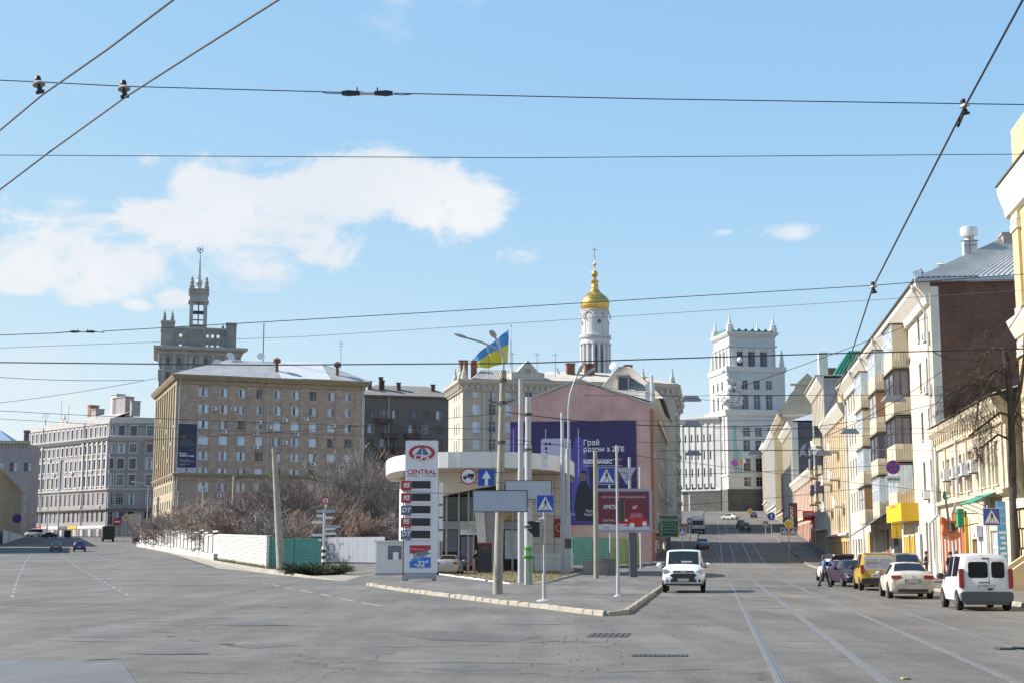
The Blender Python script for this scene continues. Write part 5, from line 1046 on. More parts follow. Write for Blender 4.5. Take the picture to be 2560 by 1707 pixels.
dish(ap, tp(T, sY(106), 1.5, fl[0] + 1.3), R(190), 1.0); dish(ap, tp(T, sY(143), .4, fl[2] + .2), R(190), 1.1)
M_yel = mat('shop_yellow', (.66, .42, .02), .5); M_blk = mat('shop_black', (.03, .03, .035), .5)
fa = bar(ap, M_yel, T, sY(113.5), sY(104.5), 4.4, 5.7, 1.25, name='shop_fascia'); 
for k in range(9): bar(ap, M_yel, T, sY(113) + k * .95, sY(113) + k * .95 + .25, .4, 3.3, .07, name='shop_strip')
pls = thing('hanging_sign', 'small yellow hanging shop sign with black letters below the yellow fascia', 'sign', (SX * 103.5 + 13.2, 103.5, 0), 0); zs_ = PZ(1343, 103.5), PZ(1308, 103.5)
MB().box(-.35, .35, -.05, .05, PZ(1344, 103.5), PZ(1305, 103.5)).build('board', M_yel, pls); txt('ЛОМБАРД', .13, M_blk, pls, (0, -.06, PZ(1310, 103.5)))
for i, ch in enumerate('24Ж%'): txt(ch, .16, M_blk, pls, (0, -.06, PZ(1318 + i * 7, 103.5)))
MB().tube([(.35, 0, PZ(1308, 103.5)), (1.3, 0, PZ(1308, 103.5))], .03, 5).build('bracket', M_iron, pls)
aw = thing('awning', 'sloping black fabric awning over the shop entrances', 'awning', (0, 0, 0), 0)
pa = [Vector(tp((SX * 157 + 15, 157, AR), sY(Y), o, z)) for Y, o, z in ((137, .05, 4.6), (116, .05, 5.6), (116, 2.3, 4.1), (137, 2.3, 3.1))]
b = MB(); b.add(pa + [p + Vector((0, 0, -.05)) for p in pa], [(0, 1, 2, 3), (7, 6, 5, 4), (0, 1, 5, 4), (1, 2, 6, 5), (2, 3, 7, 6), (3, 0, 4, 7)]); b.build('canopy', mat('awning_black', (.04, .04, .045), .7), aw)
for k in range(6): f = k / 5; p = pa[0].lerp(pa[1], f); q_ = pa[3].lerp(pa[2], f); MB().tube([p + Vector((0, 0, .03)), q_ + Vector((0, 0, .03))], .03, 4).build('rib', M_pipe, aw)
for Y0, Y1, m, o in ((114.5, 119, M_blk, .1), (122, 124, mat('maroon_tile', (.18, .06, .06), .6), .12), (126, 131, mat('shop_grey', (.3, .28, .27), .6), .1), (137, 139, mat('ochre_tile', (.45, .3, .08), .7), .12), (104, 106, M_pvc, .1)):
    bar(ap, m, T, sY(Y1), sY(Y0), .3, 4.0, o, name='shop_front')
bar(ap, mat('sign_dark_grey', (.1, .09, .09), .5), T, sY(117), sY(113.7), 4.6, 5.8, .9, .2, 'shop_sign')
# -- two-storey house with the guitar shop
Yf, Yn = 94.6, 72.5; gt, L, z0_ = row_house('two_storey_house', Yf, Yn, 'peeling cream two-storey house with a green awning and red-striped shop')
zt = 9.6 - z0_; sY2 = lambda Y: (Yf - Y) * KL; M_peel = mat('peeling_cream', (.52, .44, .33), .95, var=.25, vs=1.1, stain=.5, stain_c=(.33, .26, .19), bump=.4, bs=5)
ops = []; ww = []
for Y in (92.3, 90.6, 88.9, 86.2, 84.6, 83, 80.4, 78.8, 77.2, 75.2): ops.append((sY2(Y) - .5, sY2(Y) + .5, 5.7, 8.0)); ww.append((sY2(Y), 5.7, 1.0, 2.3))
ops.append((sY2(76.2) - 1.6, sY2(76.2) + 1.6, .3, 3.3)); ops.append((sY2(82.6) - .75, sY2(82.6) + .75, .3, 2.9))
facade(gt, M_peel, T, L, 0, zt, ops, .3)
for s, z, w, h in ww: window(gt, T, s, z, w, h, 'tall', M_whitef, [[G_cur, G_pale], [G_pale]][rnd.randrange(2)], .18, sill=M_peel)
window(gt, T, sY2(76.2), .3, 3.2, 3.0, 'three', M_pvc, [G_cur, G_pale], .1, name='shop_window'); window(gt, T, sY2(82.6), .3, 1.5, 2.6, 'pvc2', M_yel, [G_mid], .15, name='door')
body(gt, M_peel, 0, L, 0, 12, 0, zt, right=True); corrug(gt, M_etern, (0, -.7, zt + .3), (L, -.7, zt + .3), (L, 6, zt + 2.2), (0, 6, zt + 2.2), 60, .05)
cornice(gt, M_peel, T, 0, L, [(-.05, zt - 1.2), (.15, zt - 1.1), (.2, zt - .6), (.6, zt - .1), (.65, zt + .2), (-.05, zt + .3)]); cornice(gt, M_peel, T, 0, L, [(-.05, 5.0), (.28, 5.15), (.3, 5.35), (-.05, 5.45)], 'string_course')
for k in range(26): s = .4 + k * (L - .8) / 25; bar(gt, M_peel, T, s - .13, s + .13, zt - .75, zt - .3, .38, .1, 'bracket')
for Y in (91.4, 87.6, 83.8, 79.6, 76.2, 73.4): bar(gt, M_peel, T, sY2(Y) - .22, sY2(Y) + .22, 5.5, zt - 1.2, .1, name='pilaster')
for Y in (90.2, 87.0, 83.8, 80.6): ac_unit(gt, T, sY2(Y), 6.6, 1.25)
M_redst = mat('red_brown_cladding', (.33, .095, .045), .7, var=.15)
bar(gt, M_redst, T, sY2(94), sY2(85), .1, 4.3, .12, name='shop_cladding')
for k in range(6): bar(gt, mat('cream_stripe', (.56, .42, .34), .7), T, sY2(93.4) + k * 1.35, sY2(93.4) + k * 1.35 + .4, .5, 3.9, .2, name='cladding_stripe')
bar(gt, mat('green_board', (.02, .26, .12), .6), T, sY2(85.6), sY2(84.8), 3.6, 4.7, .5, .15, 'shop_board'); bar(gt, mat('orange_board', (.6, .16, .02), .6), T, sY2(88.4), sY2(87), 3.6, 4.6, .3, .15, 'shop_board')
bar(gt, mat('gas_pipe_yellow', (.55, .36, .03), .5), T, sY2(84.0), sY2(83.8), .2, 4.2, .3, .12, 'gas_pipe'); bar(gt, M_yel, T, sY2(81.6), sY2(81.2), .8, 1.6, .5, .05, 'gas_meter_box')
bar(gt, mat('brick_pilaster_red', (.38, .17, .12), .9, var=.2), T, sY2(74.3), sY2(73.6), .1, 4.2, .3, name='shop_pilaster')
bar(gt, M_pvc, T, sY2(80.9), sY2(78.2), .1, 3.6, .15, name='white_door_surround'); bar(gt, mat('poster_lilac', (.5, .48, .55), .6), T, sY2(80.6), sY2(79.0), 3.0, 3.6, .5, .2, 'shop_sign')
for Y, sw_ in ((94.3, 0), (86.4, 1)):
    s = sY2(Y); pth = [tp(T, s, .18, zt - .4), tp(T, s, .18, zt - 1.6)] + ([tp(T, s, .2, 5.4), tp(T, s - .8, .45, 4.4)] if sw_ else [tp(T, s, .2, 4.6), tp(T, s - .5, .7, 4.0)]) + [tp(T, s - .8 if sw_ else s - .5, .45 if sw_ else .7, .3)]; MB().tube(pth, .085, 7).build('downpipe', M_pipe, gt)
ga = thing('awning', 'faded green fabric awning above the white shop door', 'awning', (0, 0, 0)); TG = (SX * Yf + 15, Yf, AR)
pa = [Vector(tp(TG, sY2(Y), o, z)) for Y, o, z in ((79.2, .05, 5.1), (74.2, .05, 5.1), (74.2, 1.4, 4.5), (79.2, 1.4, 4.5))]; b = MB(); b.add(pa + [p + Vector((0, 0, -.04)) for p in pa], [(0, 1, 2, 3), (7, 6, 5, 4), (0, 1, 5, 4), (1, 2, 6, 5), (2, 3, 7, 6), (3, 0, 4, 7)]); b.build('canopy', mat('awning_green', (.03, .2, .145), .7, var=.15, vs=1.5), ga)
for k in range(3): p = pa[0].lerp(pa[1], k / 2); q_ = pa[3].lerp(pa[2], k / 2); MB().tube([p, p + Vector((0, 0, -1.2)), q_], .025, 4).build('strut', M_iron, ga)
# guitar hung out over the pavement
GY = 80.0; gp_ = W(2376, 1322, GY); gu = thing('guitar_sign', 'oversized orange electric guitar with green neck hung as a shop sign', 'sign', gp_, 0)
k_ = GY / FPX; ol = [(1193, 655), (1205, 640), (1222, 648), (1236, 668), (1252, 680), (1268, 668), (1285, 672), (1300, 668), (1306, 684), (1296, 705), (1302, 725), (1322, 748), (1334, 775), (1330, 795), (1305, 810), (1270, 820), (1235, 812), (1205, 798), (1198, 770), (1205, 735), (1210, 705), (1197, 680)]
cx0, cy0 = 1265, 735; cv = lambda x, y: ((x - cx0) * .3252 * k_, -(y - cy0) * .3252 * k_)
M_gor = mat('guitar_orange', (.55, .12, .02), .35, coat=.3, var=.12, vs=2); M_ggr = mat('guitar_green', (.015, .2, .13), .45); M_gneck = mat('guitar_fretboard', (.05, .07, .06), .5)
b = MB(); b.plate([cv(*p) for p in ol], -.12, .12); b.build('body', M_gor, gu)
MB().plate([cv(*p) for p in ((1210, 795), (1235, 780), (1262, 812), (1240, 812))], -.128, -.122).build('edge_flash', mat('guitar_tan', (.55, .35, .2), .5), gu)
MB().plate([cv(*p) for p in ((1243, 690), (1290, 690), (1302, 735), (1290, 755), (1270, 740), (1252, 745))], -.135, -.122).build('pickguard', mat('pickguard_dark', (.05, .03, .03), .4), gu)
MB().plate([cv(*p) for p in ((1226, 508), (1238, 506), (1258, 690), (1243, 694))], -.19, -.125).build('neck', M_gneck, gu)
MB().plate([cv(*p) for p in ((1213, 470), (1220, 448), (1236, 446), (1238, 470), (1242, 500), (1236, 512), (1222, 512), (1210, 495))], -.17, -.1).build('headstock', M_ggr, gu)
for y in (702, 725): MB().plate([cv(*p) for p in ((1246, y), (1268, y - 2), (1268, y + 14), (1246, y + 16))], -.16, -.136).build('pickup', M_ggr, gu)
MB().plate([cv(*p) for p in ((1252, 752), (1285, 750), (1285, 758), (1252, 760))], -.16, -.125).build('bridge', M_iron, gu)
for k in range(4): x = 1231 + k * 3.2; p, q_ = cv(x, 500), cv(x + 22, 752); MB().tube([(p[0], -.2, p[1]), (q_[0], -.2, q_[1])], .006, 3).build('string', M_pipe, gu)
MB().tube([(.35, 0, .9), (2.2, 1.5, .9)], .03, 6).tube([(.35, 0, .1), (2.2, 1.5, .4)], .03, 6).build('bracket', M_iron, gu)
# -- near yellow house at the right edge
Yf, Yn = 71.8, 36.0; nh, L, z0_ = row_house('corner_palace', Yf, Yn, 'tall yellow house with white cornices and a rusticated base at the right edge', 15.85)
M_yplas = mat('yellow_plaster', (.56, .44, .24), .9, var=.08, vs=.6, stain=.25, stain_c=(.44, .36, .25)); M_ystone = mat('yellow_stone', (.55, .45, .29), .9, var=.12, vs=1.2)
zt = PZ(462, 71) - z0_; T = (0, 0, 0)
ops = [(2.2 + k * 3.4, 3.9 + k * 3.4, z, z + 2.6) for k in range(10) for z in (4.8, 8.6, 12.4, 15.6)]
facade(nh, M_yplas, T, L, 0, zt, ops, .3)
for o in ops: window(nh, T, (o[0] + o[1]) / 2, o[2], 1.7, 2.6, 'cross', M_whitef, [G_mid, G_cur], .2, sill=M_creamw)
body(nh, M_yplas, 0, L, 0, 12, 0, zt, right=True)
cornice(nh, M_creamw, T, -.9, L, [(-.05, zt - 1.5), (.25, zt - 1.35), (.3, zt - 1.0), (.45, zt - .6), (.6, zt - .1), (.6, zt + .25), (-.05, zt + .35)]); bar(nh, M_soffit, T, -1.0, L, zt + .3, zt + .38, .68, name='eaves_flashing')
bar(nh, M_yplas, T, .3, 3.5, zt + .38, zt + 3.0, .0, -1.5, 'attic_block')
zm = PZ(815, 71) - z0_; cornice(nh, M_creamw, T, -.3, L, [(-.05, zm - .6), (.2, zm - .5), (.5, zm + .1), (.6, zm + .4), (-.05, zm + .5)])
for z0, z1 in ((zm + .5, zt - 1.5), (4.3, zm - .6)):
    bar(nh, M_yplas, T, .15, 1.5, z0, z1, .16, name='pilaster'); bar(nh, M_creamw, T, .05, 1.6, z1 - .9, z1 - .5, .24, name='capital'); bar(nh, M_creamw, T, .08, 1.57, z1 - .4, z1 - .1, .2, name='capital'); bar(nh, M_creamw, T, .08, 1.57, z0, z0 + .5, .22, name='pilaster_base')
for k in range(18): bar(nh, mat('quoin_%d' % (k % 3), ((.56, .46, .31), (.5, .42, .33), (.6, .47, .28))[k % 3], .9), T, -.06, .1 + .12 * (k % 2), 4.5 + k * .82, 5.2 + k * .82, .05, -.6, 'quoin')
for k in range(4):
    for j in range(3): bar(nh, M_ystone, T, .05 + j * 1.15 + .15 * (k % 2), 1.1 + j * 1.15 + .15 * (k % 2), .5 + k * .95, 1.35 + k * .95, .85 + .05 * ((k + j) % 2), name='rusticated_block')
bar(nh, M_creamw, T, -.1, 3.6, 4.3, 4.75, 1.0, name='base_moulding')
for k, o in enumerate((.7,)):
    b = MB(); b.lathe([(.35, 0), (.4, .3), (.28, .55), (.18, .8)], 10, tp(T, .6, .65, 4.75)); b.build('carved_ornament', mat('weathered_ornament', (.28, .26, .25), .9, var=.3), nh)
st = thing('entrance_steps', 'yellow plastered entrance steps with sloping side walls at the right edge', 'steps', (SX * 68 + 15.0, 68, terr(SX * 68 + 15, 68) + .1), AR)
for s in (0.0, 2.1):
    b = MB(); b.add([(s, 0, 0), (s + .35, 0, 0), (s + .35, -2.0, 0), (s, -2.0, 0), (s, 0, 1.9), (s + .35, 0, 1.9), (s + .35, -2.0, .55), (s, -2.0, .55)], [(3, 2, 1, 0), (4, 5, 6, 7), (0, 1, 5, 4), (1, 2, 6, 5), (2, 3, 7, 6), (3, 0, 4, 7)]); b.build('side_wall', M_ystone, st)
for k in range(5): MB().box(.35, 2.1, -1.8 + k * .35, 0, .0 + k * .16, .16 + k * .16).build('step', mat('step_stone', (.24, .17, .15), .9, var=.2), st)
# -- houses farther up the street
def front(name, Yf, Yn, ptop, label, wall, trim, floors, step=2.6, w=1.2, roofm=None, rh=2.5, fm=M_whitef, gl=None, dep=12, ground=3.8, pil=True, endm=None, ewin=False):
    o, L, z0_ = row_house(name, Yf, Yn, label); zt = PZ(ptop, Yn) - z0_; T = (0, 0, 0); n = max(2, int(L / step)); fh = (zt - ground - 1.2) / floors; ops = []
    for f in range(floors):
        for k in range(n): s = (k + .5) * L / n; ops.append((s - w / 2, s + w / 2, ground + f * fh + fh * .25, ground + f * fh + fh * .85))
    for k in range(n): s = (k + .5) * L / n; ops.append((s - w * .7, s + w * .7, .4 + .3, ground - .7))
    facade(o, wall, T, L, 0, zt, ops, .3)
    for q_ in ops: window(o, T, (q_[0] + q_[1]) / 2, q_[2], q_[1] - q_[0], q_[3] - q_[2], 'cross', fm, [[G_mid, G_dark], [G_cur, G_mid], [G_dark]][rnd.randrange(3)], .2)
    body(o, wall, 0, L, 0, dep, 0, zt, right=endm is None)
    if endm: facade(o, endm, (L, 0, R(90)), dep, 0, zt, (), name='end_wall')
    if ewin:
        for f in range(floors):
            for k in range(3): window(o, (L, 0, R(90)), 1.6 + k * 3.4, ground + f * fh + fh * .25, 1.4, fh * .55, 'cross', fm, [[G_dark, G_mid], [G_mid]][(f + k) % 2], -.08, sill=trim); bar(o, trim, (L, 0, R(90)), .7 + k * 3.4, 2.5 + k * 3.4, ground + f * fh + fh * .84, ground + f * fh + fh * .9, .2, name='lintel')
        cornice(o, trim, (L, 0, R(90)), 0, dep, [(-.05, zt - 1.0), (.6, zt - .2), (.65, zt + .2), (-.05, zt + .3)])
        for k in range(4): bar(o, trim, (L, 0, R(90)), .1 + k * 3.4, .55 + k * 3.4, ground, zt - 1, .12, name='pilaster')
    cornice(o, trim, T, 0, L, [(-.05, zt - 1.3), (.25, zt - 1.2), (.9, zt - .2), (1.0, zt + .2), (-.05, zt + .3)], ext1=.5); cornice(o, trim, T, 0, L, [(-.05, ground - .2), (.4, ground), (.4, ground + .2), (-.05, ground + .3)], 'string_course')
    if pil:
        for k in range(n + 1): s = min(L - .3, max(.3, k * L / n)); bar(o, trim, T, s - .25, s + .25, ground + .3, zt - 1.3, .14, name='pilaster')
    if roofm: hip(o, roofm, 0, L, 0, dep, zt + .25, rh, 3, .3)
    return o, L, z0_, zt, fh
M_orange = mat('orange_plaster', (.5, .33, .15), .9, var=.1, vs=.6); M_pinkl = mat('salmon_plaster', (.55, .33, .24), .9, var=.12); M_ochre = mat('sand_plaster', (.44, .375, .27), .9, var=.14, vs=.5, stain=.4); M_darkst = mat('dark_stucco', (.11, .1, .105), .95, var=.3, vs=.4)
og, L, z0_, zt, fh = front('ornate_house', 187, 158.2, 1010, 'narrow orange and white house with ornate stucco and bow balconies', M_orange, M_creamw, 4, 2.9, 1.3, M_tin, 2)
for f, k in ((2, 7.5), (2, 19), (1, 7.5), (3, 19), (1, 24)):
    z = 3.8 + f * fh; bl = bar(og, M_creamw, T, k - 1.5, k + 1.5, z - .2, z, 1.3, name='balcony')
    for i in range(9): MB().lathe([(.06, 0), (.11, .3), (.05, .6), (.08, .9)], 6, tp(T, k - 1.4 + i * .35, 1.2, z)).build('baluster', M_creamw, bl)
    bar(bl, M_creamw, T, k - 1.5, k + 1.5, z + .9, z + 1.02, 1.3, 1.08, 'rail')
b = MB(); b.plate([(0, zt), (5, zt), (5, zt + 1.6), (2.5, zt + 3.2), (0, zt + 1.6)], -.3, .3); b.build('gablet', M_orange, og, loc=(L - 6, 0, 0))
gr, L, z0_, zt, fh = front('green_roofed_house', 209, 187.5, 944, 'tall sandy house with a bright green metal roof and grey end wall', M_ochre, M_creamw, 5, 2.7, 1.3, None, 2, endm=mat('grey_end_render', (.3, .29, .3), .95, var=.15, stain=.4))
zg_ = PZ(886, 192) - z0_; M_grf = mat('green_metal_roof', (.012, .15, .095), .4, metal=.1); corrug(gr, M_grf, (0, 1.2, zt + .3), (L, 1.2, zt + .3), (L - 1.5, 3.5, zg_), (0, 3.5, zg_), 40, .06); corrug(gr, M_grf, (L, 1.2, zt + .3), (L, 12, zt + .3), (L - 1.5, 10.5, zg_), (L - 1.5, 3.5, zg_), 24, .07, 'roof_end')
bar(gr, M_creamw, T, L - 9.5, L - 7.2, zt + .2, zt + 4.4, .0, -1.2, 'attic_turret'); bar(gr, M_tinblue, T, -.3, L + .4, zt + .25, zt + .4, 1.2, -2.5, 'eaves_flashing')
MB().box(1.5, 3.6, 1.5, 3.2, zt, zt + 3.6).build('chimney', M_redch, gr)
for f, k in ((1, 16), (2, 16), (3, 16), (1, 6), (2, 6)): z = 3.8 + f * fh; bl = bar(gr, M_bfloor, T, k - 1.5, k + 1.5, z - .2, z, 1.2, name='balcony'); bar(bl, M_ochre, T, k - 1.5, k + 1.5, z, z + 1.1, 1.2, 1.1, 'parapet'); bar(bl, G_mid, T, k - 1.45, k + 1.45, z + 1.1, z + 2.7, 1.15, .05, 'glazing')
dish(gr, tp(T, 18.5, 1.5, 14.5), R(190), 2.2)
rd, L, z0_, zt, fh = front('low_shop_house', 262, 209.5, 1172, 'low salmon house with a red shop sign beside the sandy house', M_pinkl, M_creamw, 1, 3.4, 1.5, M_tin, 1.6, ground=5.0)
bar(rd, mat('terracotta_strip', (.4, .14, .06), .9), T, L - 3.5, L - 2.6, .2, zt - 1.3, .2, name='corner_strip'); bar(rd, mat('terracotta_light', (.6, .36, .25), .9), T, L - 2.5, L - .1, .2, zt - 1.3, .12, name='corner_strip')
sg = thing('shop_sign', 'red shop sign box with white letters jutting from the salmon house', 'sign', W(2024, 1288, 212), 0); MB().box(-.95, .95, -.2, .2, -.72, .72).build('box', mat('sign_red', (.62, .03, .03), .45), sg); txt('OMEGA', .78, M_wprint, sg, (.1, -.21, .14), bold=.02, sx_=.7); MB().tube([(.9, 0, 0), (2.6, .2, 0)], .05, 5).build('bracket', M_iron, sg)
mg = thing('banner_sign', 'tall black vertical shop banner reading upwards in white', 'sign', W(1983, 1290, 240), 0); hb = PZ(1255, 240) - PZ(1323, 240); MB().box(-.72, .72, -.12, .12, -hb / 2, hb / 2).build('panel', M_blk, mg); txt('MEGASPORT', .72, M_wprint, mg, (-.22, -.14, -.3), tilt=R(90), bold=.01); MB().box(.25, .5, -.135, -.125, -.2, 1.8).build('red_stroke', mat('sign_dark_red', (.25, .02, .04), .5), mg); MB().tube([(.7, 0, 1), (2.4, .2, 1)], .05, 5).build('bracket', M_iron, mg)
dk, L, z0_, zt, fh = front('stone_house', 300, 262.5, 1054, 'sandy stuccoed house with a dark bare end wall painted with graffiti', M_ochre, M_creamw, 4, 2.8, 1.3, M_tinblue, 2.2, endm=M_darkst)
gf = MB()
for k in range(6): x = 1.0 + k * 1.5; gf.plate([(x, 0), (x + .7, 2.2), (x + 1.4, 2.6), (x + 1.0, 1.3), (x + 1.5, .2), (x + .7, .6)], -.02, .0).ring(x + .6, 1.2, .3, .5, -.03, -.02, 10)
gf.build('graffiti', mat('graffiti_grey', (.36, .35, .42), .8), dk, loc=(L + .03, 0, PZ(1142, 262) - z0_), rot=(0, 0, R(90)))
bar(dk, M_creamw, (L, 0, R(90)), -.2, .9, 0, zt, .12, name='corner_strip')
gb, L, z0_, zt, fh = front('baroque_gable_house', 340, 300.5, 1034, 'cream house farther up with a curved baroque gable and round oculus', M_ochre, M_ochre, 5, 3.0, 1.4, None, 2, endm=M_ochre, ewin=True)
b = MB(); b.plate([(0, 0), (13, 0), (13, .6), (11.6, 1.6), (10.4, 4.0), (9.4, 5.0), (9.0, 6.2), (6.5, 8.6), (4.0, 6.2), (3.6, 5.0), (2.6, 4.0), (1.4, 1.6), (0, .6)], -.4, .4).ring(6.5, 4.4, .6, 1.1, -.5, -.4, 18).disc(6.5, 4.4, .6, -.45, -.4, 14); b.box(2.8, 10.2, -.8, .3, 6.0, 6.35); b.build('gable', M_ochre, gb, loc=(L + .1, -1.0, zt), rot=(0, 0, R(90)))
gt2 = bar(gb, M_creamw, (L, 0, R(90)), 0, 12, zt - .5, zt + .1, .6, name='cornice')
hip(gb, M_tinblue, 0, L - .5, .5, 12, zt + .2, 6, 3, .3)
fw, L, z0_, zt, fh = front('far_white_house', 395, 340.5, 1075, 'pale distant house with rounded bays just right of the white tower', M_white, M_white2, 5, 3.4, 1.5, M_tin, 2.5, ewin=True)
fw2, L, z0_, zt, fh = front('far_sand_house', 428, 395.5, 1105, 'farthest sandy house on the right before the white tower', M_ochre, M_creamw, 4, 3.4, 1.5, M_tin, 2.5)

# tall shop banner beside the entrance steps
bl_ = thing('shop_banner', 'tall narrow blue and white shop banner standing beside the entrance steps', 'banner', W(2511.5, 1462, 66.5), 0); hB = PZ(1252, 66.5) - bl_.location.z
MB().box(-.21, .21, -.03, .03, 0, hB).build('panel', mat('banner_sky_blue', (.07, .33, .62), .5, var=.1), bl_)
for k, t_ in enumerate(('КАВА', 'ЧАЙ', 'СУПИ')): txt(t_, .13, M_wprint, bl_, (0, -.035, hB - .3 - k * .36))
for k in range(9): MB().box(-.16 + .05 * (k % 3), .16 - .04 * (k % 2), -.036, -.031, hB - 1.5 - k * .24, hB - 1.38 - k * .24).build('print_line', M_wprint, bl_)
MB().box(-.25, .25, -.06, .06, -.06, 0).build('foot', M_iron, bl_)
# == petrol station
M_sw = mat('station_white_panel', (.64, .63, .6), .45, var=.06, vs=.6); M_scream = mat('station_cream_tile', (.5, .46, .39), .6, var=.08, vs=.8); M_alu = mat('aluminium_grey', (.36, .37, .4), .4, metal=.3); M_sgrey = mat('station_grey', (.3, .31, .35), .5)
Ys = 112.0; xs0 = GX(1197, Ys, 3); zs0 = terr(xs0, Ys) ; ps = thing('petrol_station', 'white petrol station with a curved overhanging roof and glazed front', 'building', (xs0, Ys, zs0))
X = lambda px, z=3, Y=Ys: GX(px, Y, z) - xs0; Z = lambda py, Y=Ys: PZ(py, Y) - zs0
# curved canopy roof, bulging toward the road
zf1 = PZ(1128, 103) - zs0; zf0 = PZ(1161, 103) - zs0 - .2; cxm = X(1197, 8); pts = []
for i in range(41):
    t = math.pi * i / 40; c_, s_ = math.cos(t), math.sin(t); e = 2 / 2.7
    pts.append((cxm - 7.9 * (1 if c_ > 0 else -1) * abs(c_) ** e, 12.5 - 21.5 * abs(s_) ** e))
b = MB()
for (xa, ya), (xb, yb_) in zip(pts[:-1], pts[1:]): b.quad((xa, ya, zf0), (xb, yb_, zf0), (xb, yb_, zf1), (xa, ya, zf1))
n = len(pts); fas = b.build('canopy_fascia', M_sw, ps, smooth_=30)
b = MB(); b.add([(x, y, zf0 + .02) for x, y in pts] + [(x, y, zf1 - .08) for x, y in pts], [tuple(range(n)), tuple(range(n, 2 * n))]); b.build('canopy_soffit', M_scream, ps)
for i in range(3, 38, 3): (x, y) = pts[i]; (x2, y2) = pts[i + 1]; d = Vector((x2 - x, y2 - y, 0)).normalized(); MB().cbox(x, y - .012, (zf0 + zf1) / 2, .02, .03, zf1 - zf0, rz=math.atan2(d.y, d.x)).build('fascia_joint', M_scream, fas)
# white flank wall on the left, horizontal boards
xl0, xl1 = X(981), X(1100); b = MB()
nb = 11; zh = zf0 - .1
for k in range(nb):
    z0, z1 = k * zh / nb, (k + 1) * zh / nb - .03; arc = [(xl0 + (xl1 - xl0) * f, 6.5 * (1 - f) ** 1.5 - 1.0 * math.sin(f * 3.1)) for f in (0, .2, .4, .6, .8, 1)]
    bb = MB()
    for (xa, ya), (xb, yb_) in zip(arc[:-1], arc[1:]): bb.quad((xa, ya, z0), (xb, yb_, z0), (xb, yb_, z1), (xa, ya, z1)); bb.quad((xa, ya, z1), (xb, yb_, z1), (xb, yb_ + .03, z1 + .03), (xa, ya + .03, z1 + .03))
    bb.build('wall_panel', M_sw, ps, smooth_=30)
MB().box(xl0 + .1, X(1400), 7.0, 16, 0, zf0).build('rear_block', M_scream, ps)
# bulkhead above the entrance with sloping lower edge
b = MB(); pA = [(X(1094), Z(1161)), (X(1298), Z(1161)), (X(1298), Z(1205)), (X(1192), Z(1222)), (X(1094), Z(1243))]; b.plate(pA, -1.6, -.2); b.build('bulkhead', M_sw, ps)
# glazed front
def gz(px0, py0, px1, py1, g, name='shop_glass', y=0): return MB().box(X(px0), X(px1), y, y + .05, Z(py1), Z(py0)).build(name, g, ps)
G_shop = glass('glass_shop_green', (.035, .055, .045), .05)
gf = MB().box(X(1094), X(1300), .3, .4, 0, Z(1205)).build('shop_back_wall', mat('shop_interior', (.06, .055, .05), .9), ps)
for a0, b0, a1, b1, g in ((1106, 1241, 1115, 1300, G_dark), (1117, 1241, 1145, 1300, G_shop), (1151, 1241, 1192, 1300, G_shop), (1106, 1324, 1115, 1378, G_dark), (1118, 1324, 1143, 1378, G_mid), (1152, 1340, 1170, 1414, G_mid), (1172, 1340, 1182, 1414, G_mid), (1250, 1262, 1280, 1300, glass('glass_amber', (.4, .25, .06))), (1282, 1262, 1297, 1300, MATS['glass_amber']), (1262, 1324, 1297, 1396, G_cur)): gz(a0, b0, a1, b1, g)
for px in (1104, 1116, 1147, 1171, 1184, 1248, 1281, 1299): MB().box(X(px) - .07, X(px) + .07, -.06, .1, 0, Z(1222)).build('mullion', M_alu, ps)
for py0, py1, m in ((1302, 1322, M_sgrey),): MB().box(X(1094), X(1300), -.1, .12, Z(py1), Z(py0)).build('spandrel', m, ps)
wb = MB().box(X(1151), X(1195), -.3, -.12, Z(1336), Z(1302)).build('welcome_board', M_pvc, ps); txt('WELCOME', .42, M_alu, wb, (X(1192), -.32, Z(1313))); txt('COFFEE', .42, M_alu, wb, (X(1192), -.32, Z(1325))); 
lb = MB().box(X(1152), X(1171), -.34, -.3, Z(1323), Z(1303)).build('logo_board', mat('logo_grey', (.5, .48, .48), .5), wb); txt('НАШ', .28, M_sw, lb, (X(1161.5), -.36, Z(1313)))
# raking white column
b = MB(); b.add([(X(1188), -2.2, Z(1277)), (X(1212), -2.2, Z(1277)), (X(1222), -2.0, 0), (X(1203), -2.0, 0), (X(1188), -1.4, Z(1277)), (X(1212), -1.4, Z(1277)), (X(1222), -1.4, 0), (X(1203), -1.4, 0)], [(0, 1, 2, 3), (7, 6, 5, 4), (0, 4, 5, 1), (1, 5, 6, 2), (2, 6, 7, 3), (3, 7, 4, 0)]); b.build('raking_column', M_sw, ps)
b = MB(); b.add([(X(1213), -2.0, Z(1277)), (X(1245), -2.0, Z(1277)), (X(1240), -1.8, 0), (X(1223), -1.8, 0), (X(1213), -1.4, Z(1277)), (X(1245), -1.4, Z(1277)), (X(1240), -1.4, 0), (X(1223), -1.4, 0)], [(0, 1, 2, 3), (7, 6, 5, 4), (0, 4, 5, 1), (1, 5, 6, 2), (2, 6, 7, 3), (3, 7, 4, 0)]); b.build('raking_column', M_sgrey, ps)
